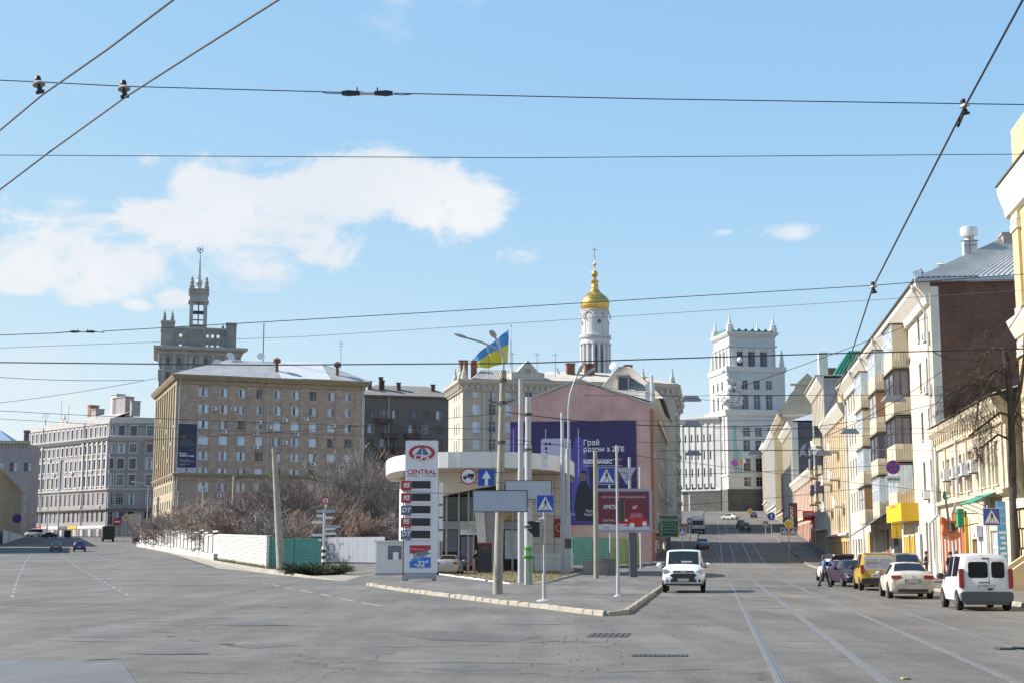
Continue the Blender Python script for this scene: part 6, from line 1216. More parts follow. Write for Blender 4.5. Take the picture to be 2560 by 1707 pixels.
# cream tiled wall on the right: panels one by one
xr0, xr1 = X(1300), X(1415); nc, nr = 4, 7
MB().box(xr0, xr1, .1, 7, 0, zf0).build('side_block', mat('tile_joint', (.2, .18, .15), .9), ps)
for i in range(nc):
    for j in range(nr): MB().box(xr0 + (xr1 - xr0) * i / nc + .02, xr0 + (xr1 - xr0) * (i + 1) / nc - .02, .05, .098, zf0 * j / nr + .02, zf0 * (j + 1) / nr - .02).build('wall_tile', M_scream, ps)
po = MB().box(X(1385), X(1411), -.02, .045, Z(1342), Z(1295)).build('poster', mat('poster_maroon', (.16, .03, .03), .5), ps); MB().ring(X(1399), Z(1318), .22, .34, -.04, -.02, 16).build('poster_cup', mat('poster_orange', (.5, .2, .05), .5), po)
for k in range(15): MB().box(X(1337) + k * .2, X(1337) + k * .2 + .12, -2.2, -2.15, .1, 1.45).build('fence_board', M_sw, ps)
MB().box(X(1330), X(1432), -2.14, -2.08, 1.25, 1.35).build('fence_rail', M_sw, ps)
lg = MB().box(X(1356, 8, 101), X(1368, 8, 101), -9.6, -9.5, PZ(1173, 102) - zs0, PZ(1130, 102) - zs0).build('canopy_sign', M_sw, ps); txt('24', .5, M_lav, lg, (X(1362, 8, 101), -9.64, PZ(1143, 102) - zs0)); txt('год', .28, M_lav, lg, (X(1362, 8, 101), -9.64, PZ(1160, 102) - zs0))
for k in range(5): MB().cbox(cxm - 3 + k * 2.4, -4 + k * .6, zf1 + .1, .5, .5, .35).build('roof_box', M_sw, ps)
# pallets by the wall
for i, (px, rz) in enumerate(((1278, 0), (1290, .1), (1345, -.6))):
    p = G(px, 1420); o = thing('pallet', ['pale wooden pallet stacked flat outside the station', 'second pale pallet beside the grey pole', 'pallet leaning at a slant near the tiled station wall'][i], 'pallet', (p.x, p.y - 1, p.z), rz, 'pallets outside the petrol station')
    if i == 2: o.rotation_euler = (0, R(-45), 0); o.location.z += .5
    for k in range(5): MB().box(-.6 + k * .26, -.42 + k * .26, -.5, .5, .12, .15).build('board', mat('pallet_wood', (.42, .36, .28), .9, var=.2), o)
    for y in (-.45, 0, .45): MB().box(-.6, .6, y - .05, y + .05, 0, .12).build('bearer', mat('pallet_wood', (.42, .36, .28)), o)
# pump totem in front of the door
p = G(1218, 1428); o = thing('fuel_pump', 'black and red fuel pump panel in front of the station door', 'fuel pump', (p.x, 104.5, terr(p.x, 104))); k_ = 104.5 / FPX; zt = 77 * k_
MB().box(-.5, .5, -.2, .2, .15, zt).build('cabinet', M_blk, o); MB().box(-.42, .42, -.23, -.2, zt - .55, zt - .15).build('screen', mat('screen_dark', (.05, .03, .03), .3), o); MB().box(-.54, .54, -.24, .22, zt - .05, zt + .05).build('top_strip', mat('pump_red', (.35, .03, .05), .5), o); txt('FUEL', .2, mat('led_red', (.6, .1, .08), .5), o, (0, -.24, zt - .35)); MB().box(-.7, .7, -.4, .4, 0, .15).build('plinth', M_kerb, o)
for dx in (-1.0, 1.0): MB().tube([(dx - .3, -.6, 0), (dx - .3, -.6, .8), (dx + .3, -.6, .8), (dx + .3, -.6, 0)], .05, 7).build('guard_rail', mat('rail_red', (.4, .03, .05), .5), o)
# ticket booth at left
p = G(988, 1424); o = thing('booth', 'small white attendant booth left of the price totem', 'booth', (GX(984, 104, 1), 104, terr(-8, 104))); w = 46 * 104 / FPX; h = 84 * 104 / FPX
MB().box(-w / 2 - .6, w / 2, 0, 1.8, .1, h - .12).build('walls', M_sw, o); MB().box(-w / 2 - .75, w / 2 + .1, -.15, 1.95, h - .12, h).build('roof', M_sw, o); MB().box(-w / 2 + .25, w / 2 - .1, -.03, .02, h * .45, h * .85).build('window', G_mid, o)
MB().box(-.05, .35, -.05, -.03, h * .42, h * .66).build('hatch', M_pvc, o); MB().box(-w / 2 - .66, w / 2 + .05, -.05, 1.85, 0, .12).build('base', M_sgrey, o)
o = thing('bollard', 'dark square bollard beside the white booth', 'bollard', G(945, 1424)); MB().box(-.12, .12, -.12, .12, 0, 1.0).build('post', M_blk, o); MB().box(-.14, .14, -.14, .14, 1.0, 1.04).build('cap', M_iron, o)
b = MB(); p = G(957, 1424); b.lathe([(.22, 0), (.22, .04), (.14, .05), (.03, .55)], 10, (p.x, p.y, p.z)); tag(b.build('traffic_cone', mat('cone_orange', (.6, .15, .03), .6)), 'orange traffic cone next to the booth', 'traffic cone')
# -- price totem
Yt = 84.0; xt = GX(1053, Yt, 4); zt0 = terr(xt, Yt) + .13; to = thing('price_totem', 'tall white fuel price totem with red round logo and five price rows', 'totem', (xt, Yt, zt0)); k_ = Yt / FPX * .99
XP = lambda zx: (900 + zx * .3188 - 1053.5) * k_; ZP = lambda zy: PZ(1050 + zy * .3188, Yt) - zt0
M_tw = mat('totem_white', (.66, .67, .7), .35, var=.04); M_cps = mat('logo_red', (.42, .02, .035), .4); M_slat = mat('totem_slate', (.09, .13, .18), .4); M_disp = mat('led_panel_black', (.012, .012, .014), .25)
MB().box(XP(355), XP(610), -.25, .25, ZP(1192), ZP(160)).build('cabinet', M_tw, to); MB().box(XP(355), XP(605), -.24, .24, ZP(1242), ZP(1192)).build('base', M_sgrey, to)
for x in (368, 588): MB().box(XP(x) - .12, XP(x) + .12, -.15, .15, 0, ZP(1240)).build('foot', M_sgrey, to)
b = MB(); cx_, cz_ = XP(485), ZP(255); rz_ = (ZP(195) - ZP(312)) / 2; kx = (XP(588) - XP(383)) / 2 / rz_
b.ring(cx_, cz_, rz_ * .74, rz_, -.31, -.26, 40, 0, kx); lo = b.build('logo_ring', M_cps, to); MB().disc(cx_, cz_, rz_ * .74, -.27, -.255, 32, 0, rz_ * .74 * kx).build('logo_field', M_tw, lo)
MB().plate([(XP(x), ZP(y)) for x, y in ((425, 280), (470, 222), (478, 212), (500, 212), (508, 222), (548, 280))], -.29, -.272).build('logo_road', M_slat, lo); MB().plate([(XP(482), ZP(278)), (XP(485), ZP(218)), (XP(488), ZP(218)), (XP(492), ZP(278))], -.31, -.292).build('logo_line', M_tw, lo)
MB().plate([(XP(x), ZP(y)) for x, y in ((425, 282), (545, 282), (540, 304), (430, 304))], -.315, -.292).build('logo_bar', M_cps, lo); txt('CPS', .42, M_tw, lo, (XP(484), -.325, ZP(293)), bold=.012, sx_=1.3)
MB().box(XP(377), XP(592), -.29, -.255, ZP(450), ZP(378)).build('name_board', M_pvc, to); txt('CENTRAL', .385, M_cps, to, (XP(485), -.3, ZP(406)), bold=.01, sx_=1.02); txt('PETROL  STATION', .205, M_slat, to, (XP(485), -.3, ZP(437)))
for i, (t_, y0, y1, m) in enumerate((('95', 474, 548, M_cps), ('92', 571, 646, M_cps), ('DT', 668, 742, M_slat), ('95', 764, 840, M_cps), ('DT', 862, 936, M_slat))):
    g = MB().box(XP(325), XP(403), -.36, -.2, ZP(y1), ZP(y0)).build('grade_tile', m, to); txt(t_, .38, M_tw, g, (XP(364), -.37, ZP((y0 + y1) / 2 - (8 if i > 2 else 0))), bold=.016, shear=.25)
    if i > 2: txt('Lietuva', .13, M_tw, g, (XP(364), -.37, ZP(y1 - 9)))
    d = MB().box(XP(405), XP(560), -.33, -.2, ZP(y1), ZP(y0 - 1)).build('price_row', M_tw, to); MB().box(XP(407), XP(556), -.34, -.325, ZP(y1 - 13), ZP(y0 + 2)).build('display', M_disp, d)
ad2 = MB().box(XP(397), XP(561), -.285, -.255, ZP(1153), ZP(978)).build('advert_board', M_pvc, to); M_adb = mat('advert_blue', (.03, .16, .55), .5)
MB().plate([(XP(x), ZP(y)) for x, y in ((397, 978), (561, 978), (561, 1012), (397, 1046))], -.3, -.287).build('advert_band', M_cps, ad2); MB().plate([(XP(x), ZP(y)) for x, y in ((397, 1105), (561, 1068), (561, 1153), (397, 1153))], -.3, -.287).build('advert_field', M_adb, ad2)
txt('DIESEL', .33, M_slat, ad2, (XP(490), -.31, ZP(1045)), bold=.014, tilt=R(12)); txt('АРКТИКА', .2, M_adb, ad2, (XP(468), -.31, ZP(1082)), bold=.008, tilt=R(12), shear=.2); txt('-32°', .46, M_tw, ad2, (XP(485), -.31, ZP(1125)), bold=.016, shear=.15); txt('ECTO Continum', .12, M_tw, ad2, (XP(460), -.31, ZP(1010)))
MB().tube([(XP(342), .1, 0), (XP(342), .1, ZP(395))], .04, 6).build('cable_post', M_iron, to)
o = thing('totem_twin_panel', 'white price panel turned edge-on just behind the totem', 'totem', (xt + 1.6, Yt + 1.2, zt0)); MB().box(XP(612) - 1.6, XP(645) - 1.6, -.05, .05, ZP(945), ZP(478)).build('panel', M_tw, o)
for y in (650, 750, 850): MB().box(XP(612) - 1.6, XP(643) - 1.6, -.07, -.055, ZP(y + 12), ZP(y)).build('dark_strip', M_disp, o)
# == poles and signs
M_pconc = mat('pole_concrete', (.3, .275, .235), .95, var=.2, vs=1.5, bump=.4, bs=12, stain=.5, stain_c=(.17, .15, .13)); M_psteel = mat('pole_grey_paint', (.38, .385, .41), .5, var=.1, vs=1.5, stain=.2); M_pback = mat('sign_back', (.36, .4, .46), .45, var=.06)
M_sblue = mat('sign_blue', (.012, .065, .36), .4); M_swht = mat('sign_white', (.68, .68, .68), .45); M_sblk = mat('sign_black', (.015, .015, .015), .5); M_sred = mat('sign_red_ring', (.48, .025, .035), .45); M_syel = mat('sign_amber', (.62, .36, .02), .45)
def pole(name, px, pyb, Y, pyt, r0, r1, label, cat='pole', m=M_psteel, lean=None, steps=(), lift=.0, n=12):
    x = GX(px, Y, 0); z0 = terr(x, Y) + lift; o = thing(name, label, cat, (x, Y, z0)); h = PZ(pyt, Y) - z0; xt_ = (GX(lean, Y, h) - x) if lean else 0
    path = [(0, 0, 0), (xt_, 0, h)]; rr = [r0, r1]
    if steps:
        path = []; rr = []; zs = [0] + [h * s for s in steps] + [h]
        for i in range(len(zs) - 1): r = r0 + (r1 - r0) * i / max(1, len(zs) - 2); path += [(xt_ * zs[i] / h, 0, zs[i]), (xt_ * (zs[i + 1] - .02) / h, 0, zs[i + 1] - .02)]; rr += [r, r]
    MB().tube(path, rr, n).build('shaft', m, o, smooth_=40); return o, h
def walker_sign(root, x, y, z, w, border=None, name='crossing_sign'):
    """blue square, white triangle, black walking figure on a zebra"""
    h = w / 2
    if border: MB().box(x - h * 1.25, x + h * 1.25, y + .012, y + .03, z - h * 1.25, z + h * 1.25).build('backing_board', border, root)
    p = MB().box(x - h, x + h, y - .012, y + .012, z - h, z + h).build('plate', M_sblue, root)
    MB().ring(x, z, h * 1.34, h * 1.4, y - .016, y - .012, 4, 0, 1, R(45), R(405)).build('rim', M_swht, p)
    MB().plate([(x - h * .86, z - h * .74), (x + h * .86, z - h * .74), (x, z + h * .84)], y - .017, y - .0135).build('triangle', M_swht, p)
    b = MB(); f = lambda pts: b.plate([(x + q[0] * h, z + q[1] * h) for q in pts], y - .022, y - .0175)
    b.disc(x + .03 * h, z + .42 * h, .085 * h, y - .022, y - .0175, 10)
    f([(-.05, .32), (.1, .34), (.14, .1), (.1, -.1), (-.04, -.1), (-.06, .1)]); f([(.06, -.08), (.14, -.1), (.28, -.34), (.34, -.52), (.27, -.52), (.18, -.34)]); f([(-.04, -.08), (.06, -.1), (-.05, -.34), (-.24, -.54), (-.31, -.5), (-.12, -.3)])
    f([(.08, .3), (.14, .26), (.24, .06), (.2, .02), (.1, .16)]); f([(-.05, .3), (.0, .24), (-.1, .08), (-.16, -.06), (-.2, -.02), (-.13, .14)])
    for k in range(5): xa = -.62 + k * .26; f([(xa, -.72), (xa + .12, -.72), (xa + .14, -.58), (xa + .05, -.58)])
    b.build('walking_figure', M_sblk, p); return p
# leaning concrete lamp post with two lamp arms and clamps
lp, h = pole('lamp_post', 1244, 1489, 61.0, 925, .21, .13, 'leaning concrete lamp post with two curved lamp arms on the island', 'lamp post', M_pconc, 1258, lift=.13, n=10)
xt_ = GX(1258, 61, h) - GX(1244, 61, 0)
def lampz(py): return PZ(py, 61) - lp.location.z
def lx(px, py): return GX(px, 61, lampz(py)) - lp.location.x
for nm, pts in (('lamp_arm', [(1258, 952), (1259, 900), (1256, 885), (1240, 872), (1205, 857), (1172, 848)]), ('lamp_arm', [(1259, 940), (1259, 885), (1250, 868), (1238, 845)])):
    MB().tube([(lx(*p), -.05 * (i if nm else 0), lampz(p[1])) for i, p in enumerate(pts)], .045, 8).build(nm, M_psteel, lp, smooth_=40)
M_lampg = mat('lamp_head_grey', (.42, .44, .46), .4, metal=.2)
def lamphead(root, c, d, k=1.0):
    d = Vector(d).normalized(); rot = d.to_track_quat('X', 'Z').to_matrix(); b = MB(); pr = [(0, .06), (.12, .1), (.3, .17), (.6, .19), (.8, .13), (.9, .03)]
    vs_ = []; n = 10
    for t, r in pr:
        for j in range(n): a_ = 2 * math.pi * j / n; vs_.append(Vector(c) + rot @ (Vector((t, math.cos(a_) * r, math.sin(a_) * r * .45)) * k))
    b.add(vs_, [(i * n + j, i * n + (j + 1) % n, (i + 1) * n + (j + 1) % n, (i + 1) * n + j) for i in range(len(pr) - 1) for j in range(n)] + [tuple(range((len(pr) - 1) * n, len(pr) * n))]); return b.build('lamp_head', M_lampg, root, smooth_=50)
lamphead(lp, (lx(1174, 849), -.25, lampz(849)), (-.9, -.2, .28), .8); lamphead(lp, (lx(1238, 847), -.2, lampz(847)), (-.25, -.9, .35), .8)
for py in (950, 1006, 1105): MB().tube([(xt_ * lampz(py + 4) / h, 0, lampz(py + 4)), (xt_ * lampz(py - 4) / h, 0, lampz(py - 4))], .19, 10).build('clamp_band', M_iron, lp)
for px, dx in ((1258, .5), (1249, -.6)): MB().tube([(xt_ * .8, 0, lampz(1010)), (xt_ * .8 + dx, -.15, lampz(1000))], .03, 5).build('wire_bracket', M_iron, lp)
# signs hung on that post
ns = thing('no_trucks_sign', 'round white no-trucks sign with red rim on the lamp post arm', 'road sign', (0, 60.7, 0)); Ysg = 60.7
def sp(px, py): p = W(px, py, Ysg); return p.x, p.z
x, z = sp(1171.5, 1189.5); r = 20.5 * Ysg / FPX; MB().disc(x, z, r, -.012, .012, 32).build('plate', M_swht, ns); MB().ring(x, z, r * .84, r, -.018, -.0125, 36).build('rim', M_sred, ns)
b = MB(); q_ = lambda pts: b.plate([(x + a_ * r, z + c_ * r) for a_, c_ in pts], -.018, -.0125)
q_([(-.12, -.1), (.68, -.1), (.68, .32), (-.12, .32)]); q_([(-.68, -.22), (.68, -.22), (.68, -.14), (-.68, -.14)]); q_([(-.68, -.22), (-.2, -.22), (-.2, .18), (-.48, .18), (-.62, -.02), (-.68, -.04)])
for cx_ in (-.45, .4): b.disc(x + cx_ * r, z - .28 * r, .13 * r, -.018, -.0125, 12)
b.build('truck_symbol', M_sblk, ns); MB().plate([(x - .55 * r, z + .0 * r), (x - .3 * r, z), (x - .3 * r, z + .1 * r), (x - .46 * r, z + .1 * r)], -.022, -.0185).build('truck_window', M_swht, ns)
ow = thing('one_way_sign', 'blue one-way sign with a white upward arrow on the lamp post', 'road sign', (0, Ysg, 0)); x, z = sp(1216, 1192.5); h_ = 20.5 * Ysg / FPX; MB().box(x - h_, x + h_, -.012, .012, z - h_, z + h_).build('plate', M_sblue, ow)
MB().plate([(x + a_ * h_, z + c_ * h_) for a_, c_ in ((-.2, -.98), (.2, -.98), (.2, -.1), (.55, -.1), (0, .85), (-.55, -.1), (-.2, -.1))], -.018, -.0125).build('arrow', M_swht, ow)
for zz_ in (-.22, .22): MB().tube([(x - 1.2, .03, z + zz_), (x + .8, .03, z + zz_)], .015, 5).build('clamp_arm', M_iron, ow)
for nm, c, Yb, lab in (('direction_board', (1183, 1226, 1317, 1277), 60.3, 'blank grey back of a direction board across the lamp post'), ('direction_board', (1264, 1201, 1378, 1246), 75.8, 'paler blank board back fixed behind the two grey poles')):
    A_ = W(c[0], c[1], Yb); B_ = W(c[2], c[3], Yb); o = thing(nm, lab, 'sign board', (0, Yb, 0), 0, 'backs of direction boards'); MB().box(A_.x, B_.x, -.015, .015, B_.z, A_.z).build('panel', M_pback, o)
    b = MB(); t_ = .035; b.box(A_.x - t_, B_.x + t_, -.03, .03, A_.z, A_.z + t_); b.box(A_.x - t_, B_.x + t_, -.03, .03, B_.z - t_, B_.z); b.box(A_.x - t_, A_.x, -.03, .03, B_.z, A_.z); b.box(B_.x, B_.x + t_, -.03, .03, B_.z, A_.z); b.build('frame', M_iron, o)
# steel poles
pA, _ = pole('tram_pole', 1302, 1457, 79.5, 946, .17, .12, 'grey steel catenary pole left of the pair behind the lamp post', 'pole', steps=(.55, .8), lift=.1)
pB, hB = pole('tram_pole', 1321, 1460, 76.5, 991, .22, .16, 'thicker grey steel pole right of the pair with a green bin', 'pole', steps=(.4, .75), lift=.1)
for f in (.3, .52, .71, .9): MB().tube([(0, 0, hB * f), (0, 0, hB * f + .12)], .24, 12).build('clamp_band', M_iron, pB)
pC, _ = pole('tram_pole', 1407.5, 1429, 106, 1030, .2, .13, 'grey steel pole by the tiled station wall, plain topped', 'pole', steps=(.3, .7))
pD, hD = pole('lamp_post', 1421, 1429, 105, 1120, .19, .15, 'slim grey lamp post with two swan-neck lamps before the purple advert', 'lamp post', steps=(.5,))
pz = lambda py: PZ(py, 105) - pD.location.z; pxx = lambda px, py: GX(px, 105, pz(py)) - pD.location.x
for pts in ([(1421, 1125), (1421, 1020), (1425, 985), (1437, 950), (1444, 935)], [(1422, 1125), (1422, 1025), (1428, 980), (1445, 950), (1456, 942)]): MB().tube([(pxx(*p), 0, pz(p[1])) for p in pts], .07, 7).build('lamp_arm', M_psteel, pD, smooth_=40)
lamphead(pD, (pxx(1442, 938), 0, pz(938)), (.45, -.3, .8), 1.3); lamphead(pD, (pxx(1455, 943), 0, pz(943)), (.75, -.3, .55), 1.3)
MB().tube([(0, 0, 1.9), (0, 0, 2.6)], .26, 10).build('junction_box', M_iron, pD)
for px, pyb, Y, pyt, r, lab, m in ((1491, 1440, 92, 1127, .17, 'stubby concrete post left of the red billboard', M_pconc), (1577, 1440, 118, 1142, .14, 'thin grey pole rising behind the red billboard', M_psteel), (1603, 1425, 140, 1166, .13, 'short grey pole next to the pink house corner', M_psteel), (1526, 1440, 150, 1170, .1, 'thin grey pole farther back behind the give-way sign', M_psteel)): pole('utility_pole', px, pyb, Y, pyt, r, r * .8, lab, 'pole', m, lift=.1)
# green litter bin strapped to the pole
o = thing('litter_bin', 'bright green metal litter bin hooked to the thick grey pole', 'litter bin', (GX(1321, 76, 1), 76.1, terr(3, 76) + .1)); M_gbin = mat('bin_green', (.06, .3, .05), .5)
kb = 76 / FPX; MB().lathe([(.2, 1.85), (.22, 1.95), (.22, 2.0), (.18, 2.02)], 14).lathe([(.22, 1.4), (.3, 1.5), (.3, 1.56), (.2, 1.58)], 14, (0, 0, 0)).build('rim', M_gbin, o)
for dx in (-.1, .12): MB().box(dx - .03, dx + .03, -.28, -.24, 0, 1.9).build('strap', M_gbin, o)
# traffic-light pole with crossing sign
tl, h = pole('traffic_light', 1360.7, 1496, 52.5, 1270, .045, .04, 'pedestrian crossing sign above a black traffic light near the island kerb', 'traffic light', M_psteel, lift=.13)
z = lambda py: PZ(py, 52.5) - tl.location.z; x = lambda px, py: GX(px, 52.5, z(py)) - tl.location.x
walker_sign(tl, x(1363, 1258), -.06, z(1258), 44 * 52.5 / FPX); MB().tube([(0, 0, 0), (0, 0, z(1432))], .075, 10).build('lower_tube', M_psteel, tl); MB().lathe([(.28, 0), (.27, .04), (.1, .08)], 12).build('base_plate', M_psteel, tl)
b = MB(); hx = x(1340, 1320); b.box(hx - .12, hx + .13, -.1, .22, z(1341), z(1303)); hs = b.build('signal_housing', M_sblk, tl)
for py in (1310, 1328): b = MB(); b.add([(hx - .1, -.02, z(py) + .14), (hx - .1, .2, z(py) + .14), (hx - .34, .2, z(py) + .1), (hx - .34, -.02, z(py) + .1), (hx - .12, -.04, z(py) - .1), (hx - .12, .24, z(py) - .1)], [(0, 1, 2, 3), (0, 3, 4), (1, 5, 2)]); b.build('visor', M_sblk, hs); MB().sphere((hx - .13, .09, z(py)), .1, 8, 6, 0, (.3, 1, 1)).build('lens', G_dark, hs)
for py in (1303, 1338): MB().tube([(hx, .05, z(py)), (0, 0, z(py))], .022, 6).build('bracket', M_psteel, tl)
b = MB(); b.lathe([(.07, 0), (.07, .1)], 8, (0, 0, z(1298))); b.tube([(0, 0, z(1292)), (-.2, 0, z(1298))], .03, 6); b.build('clamp', M_psteel, tl)
# crossing sign with the back of a give-way triangle
gs, h = pole('crossing_sign_post', 1545.8, 1485, 57.5, 1112, .055, .05, 'grey post with a pedestrian crossing sign and the back of a give-way triangle', 'road sign', M_psteel, lift=.13)
z = lambda py: PZ(py, 57.5) - gs.location.z; x = lambda px, py: GX(px, 57.5, z(py)) - gs.location.x
walker_sign(gs, x(1516, 1189), -.05, z(1189), 43 * 57.5 / FPX); MB().plate([(x(1541, 1169), z(1168)), (x(1590, 1169), z(1168)), (x(1566, 1212), z(1211))], -.05, -.035).build('give_way_back', M_pback, gs)
b = MB(); b.tube([(0, -.06, z(1181)), (x(1568, 1181), -.06, z(1181)), (x(1568, 1197), -.06, z(1197)), (0, -.06, z(1197))], .012, 5); b.build('clamp_frame', M_iron, gs); MB().tube([(0, 0, 0), (0, 0, z(1432))], .08, 10).build('lower_tube', M_psteel, gs); MB().lathe([(.18, 0), (.17, .05), (.08, .08)], 10).build('base_plate', M_psteel, gs)
MB().tube([(.15, .05, z(1250)), (.15, .05, z(1303))], .15, 8).build('signal_back', M_sblk, gs)
# billboards
M_bbf = mat('billboard_frame', (.3, .33, .38), .4, metal=.2)
def billboard(name, px0, py0, px1, py1, Y, label, leg_px, frame, legm=M_bbf):
    A_ = W(px0, py0, Y); B_ = W(px1, py1, Y); xm = GX(leg_px, Y, 3); z0 = terr(xm, Y); o = thing(name, label, 'billboard', (xm, Y, z0)); x0, x1, z0_, z1 = A_.x - xm, B_.x - xm, B_.z - z0, A_.z - z0
    MB().box(-.25, .25, -.05, .35, 0, z0_).build('leg', mat('billboard_leg', (.1, .1, .115), .5), o); MB().box(x0, x1, -.12, .3, z0_, z1).build('case', frame, o); return o, x0, x1, z0_, z1
o, x0, x1, z0, z1 = billboard('billboard', 1487, 1220, 1631, 1330, 97.0, 'lit-frame billboard with a maroon advert and red vintage car', 1583, M_bbf)
M_maroon = mat('advert_maroon', (.135, .02, .045), .45, var=.12, vs=.4); M_snow = mat('advert_snow', (.5, .53, .6), .5); M_rcar = mat('advert_car_red', (.45, .015, .025), .4)
fw = x1 - x0; fh_ = z1 - z0; fx = lambda u: x0 + fw * u; fz = lambda v: z0 + fh_ * v
pn = MB().box(fx(.055), fx(.945), -.15, -.125, fz(.06), fz(.93)).build('poster', M_maroon, o)
MB().plate([(fx(.055), fz(.06)), (fx(.945), fz(.06)), (fx(.945), fz(.15)), (fx(.7), fz(.12)), (fx(.4), fz(.17)), (fx(.2), fz(.2)), (fx(.055), fz(.18))], -.165, -.152).build('poster_snow', M_snow, pn)
MB().plate([(fx(u), fz(v)) for u, v in ((.4, .16), (.42, .25), (.5, .29), (.57, .31), (.6, .43), (.66, .46), (.78, .46), (.84, .42), (.86, .32), (.92, .28), (.93, .18), (.7, .14))], -.18, -.167).build('poster_car', M_rcar, pn)
MB().plate([(fx(u), fz(v)) for u, v in ((.61, .33), (.635, .42), (.7, .43), (.7, .34))], -.19, -.182).plate([(fx(u), fz(v)) for u, v in ((.72, .34), (.72, .43), (.8, .43), (.82, .35))], -.19, -.182).build('poster_car_window', mat('print_grey', (.25, .2, .22), .5), pn)
MB().disc(fx(.64), fz(.16), .19, -.195, -.183, 16).disc(fx(.86), fz(.2), .16, -.195, -.183, 14).disc(fx(.54), fz(.28), .09, -.195, -.183, 12).box(fx(.4), fx(.56), -.19, -.183, fz(.165), fz(.19)).build('poster_car_chrome', M_swht, pn)
MB().plate([(fx(u), fz(v)) for u, v in ((.66, .5), (.74, .53), (.76, .66), (.7, .62), (.64, .56))], -.18, -.167).build('poster_hat', M_rcar, pn)
txt('АРКТИКА', .36, M_wprint, pn, (fx(.14), -.175, fz(.57)), align='LEFT', bold=.012, sx_=.8); txt('ОРИГІНАЛЬНИЙ ЛИТОВСЬКИЙ ДИЗЕЛЬ', .15, M_wprint, pn, (fx(.5), -.175, fz(.8))); txt('CENTRAL', .19, M_wprint, pn, (fx(.13), -.175, fz(.27)), align='LEFT'); txt('-32°', .24, M_wprint, pn, (fx(.69), -.195, fz(.57)), tilt=R(10), bold=.006)
txt('CPS 2022', .1, M_cps, pn, (fx(.2), -.175, fz(.11)))
o, x0, x1, z0, z1 = billboard('billboard', 1625, 1287, 1697, 1342, 187.0, 'green billboard of an outdoor advertising firm beyond the red one', 1672, mat('bb_pale', (.42, .45, .47), .5)); fw = x1 - x0; fh_ = z1 - z0
M_bgrn = mat('billboard_green', (.012, .12, .075), .5); MB().box(x0 + .1, x1 - .1, -.15, -.125, z0 + .12, z1 - .1).build('poster', M_bgrn, o); M_pgr = mat('print_pale_green', (.45, .58, .5), .6)
txt('ЗОВНІШНЯ', .5, M_pgr, o, (fx(.39), -.16, fz(.47)), tilt=R(90), sx_=.82, bold=.01); txt('РЕКЛАМА', .5, M_pgr, o, (fx(.7), -.16, fz(.78)), sx_=.86, bold=.01); txt('2Л4', .46, M_pgr, o, (fx(.17), -.16, fz(.55)))
for i, t_ in enumerate(('800 495 5 202', '800 495 5 202')): txt(t_, .3, M_pgr, o, (fx(.7), -.16, fz(.5 - i * .14)))
for v in (.62, .22): MB().box(fx(.45), fx(.92), -.16, -.152, fz(v), fz(v) + .05).build('rule', M_pgr, o)
# right-hand signs
rs, h = pole('no_stopping_sign', 2232, 1480, 52.0, 1150, .04, .035, 'round blue no-stopping sign with red cross and hours plate', 'road sign', M_psteel, lift=.1)
rs.location.x = W(2232, 1168, 52).x; z = lambda py: PZ(py, 52) - rs.location.z
bpy.context.view_layer.update()
for ch in list(rs.children): bpy.data.objects.remove(ch)
zc = z(1167); r = 17.6 * 52 / FPX; MB().disc(0, zc, r, -.03, -.006, 32).build('plate', M_sblue, rs); b = MB(); b.ring(0, zc, r * .85, r, -.036, -.0305, 36)
for an in (45, -45): b.cbox(0, -.033, zc, r * 1.75, .006, r * .16, m=Matrix.Rotation(R(an), 3, 'Y'))
b.build('red_cross', M_sred, rs); zq = z(1197); MB().box(-.27, .27, -.03, -.01, zq - .13, zq + .13).build('hours_plate', M_swht, rs); txt('8.00-20.00', .13, M_sblk, rs, (0, -.034, zq), bold=.002, sx_=.78)
MB().tube([(0, .02, zq - .3), (0, .02, zc + r)], .03, 8).tube([(0, .02, zc), (0, .04, zc + .1)], .012, 5).tube([(-3.0, .3, zc + .75), (3.4, .6, zc + .6)], .01, 4).tube([(0, .02, zc + r), (0, .02, zc + .7)], .012, 5).build('post', M_psteel, rs)
cs, h = pole('crossing_sign_post', 2479, 1500, 60.0, 1262, .04, .035, 'pedestrian crossing sign on a thin post above the white van', 'road sign', M_psteel, lift=.1); z = lambda py: PZ(py, 60) - cs.location.z; walker_sign(cs, GX(2479, 60, 3) - cs.location.x, -.05, z(1291), 43 * 60 / FPX)
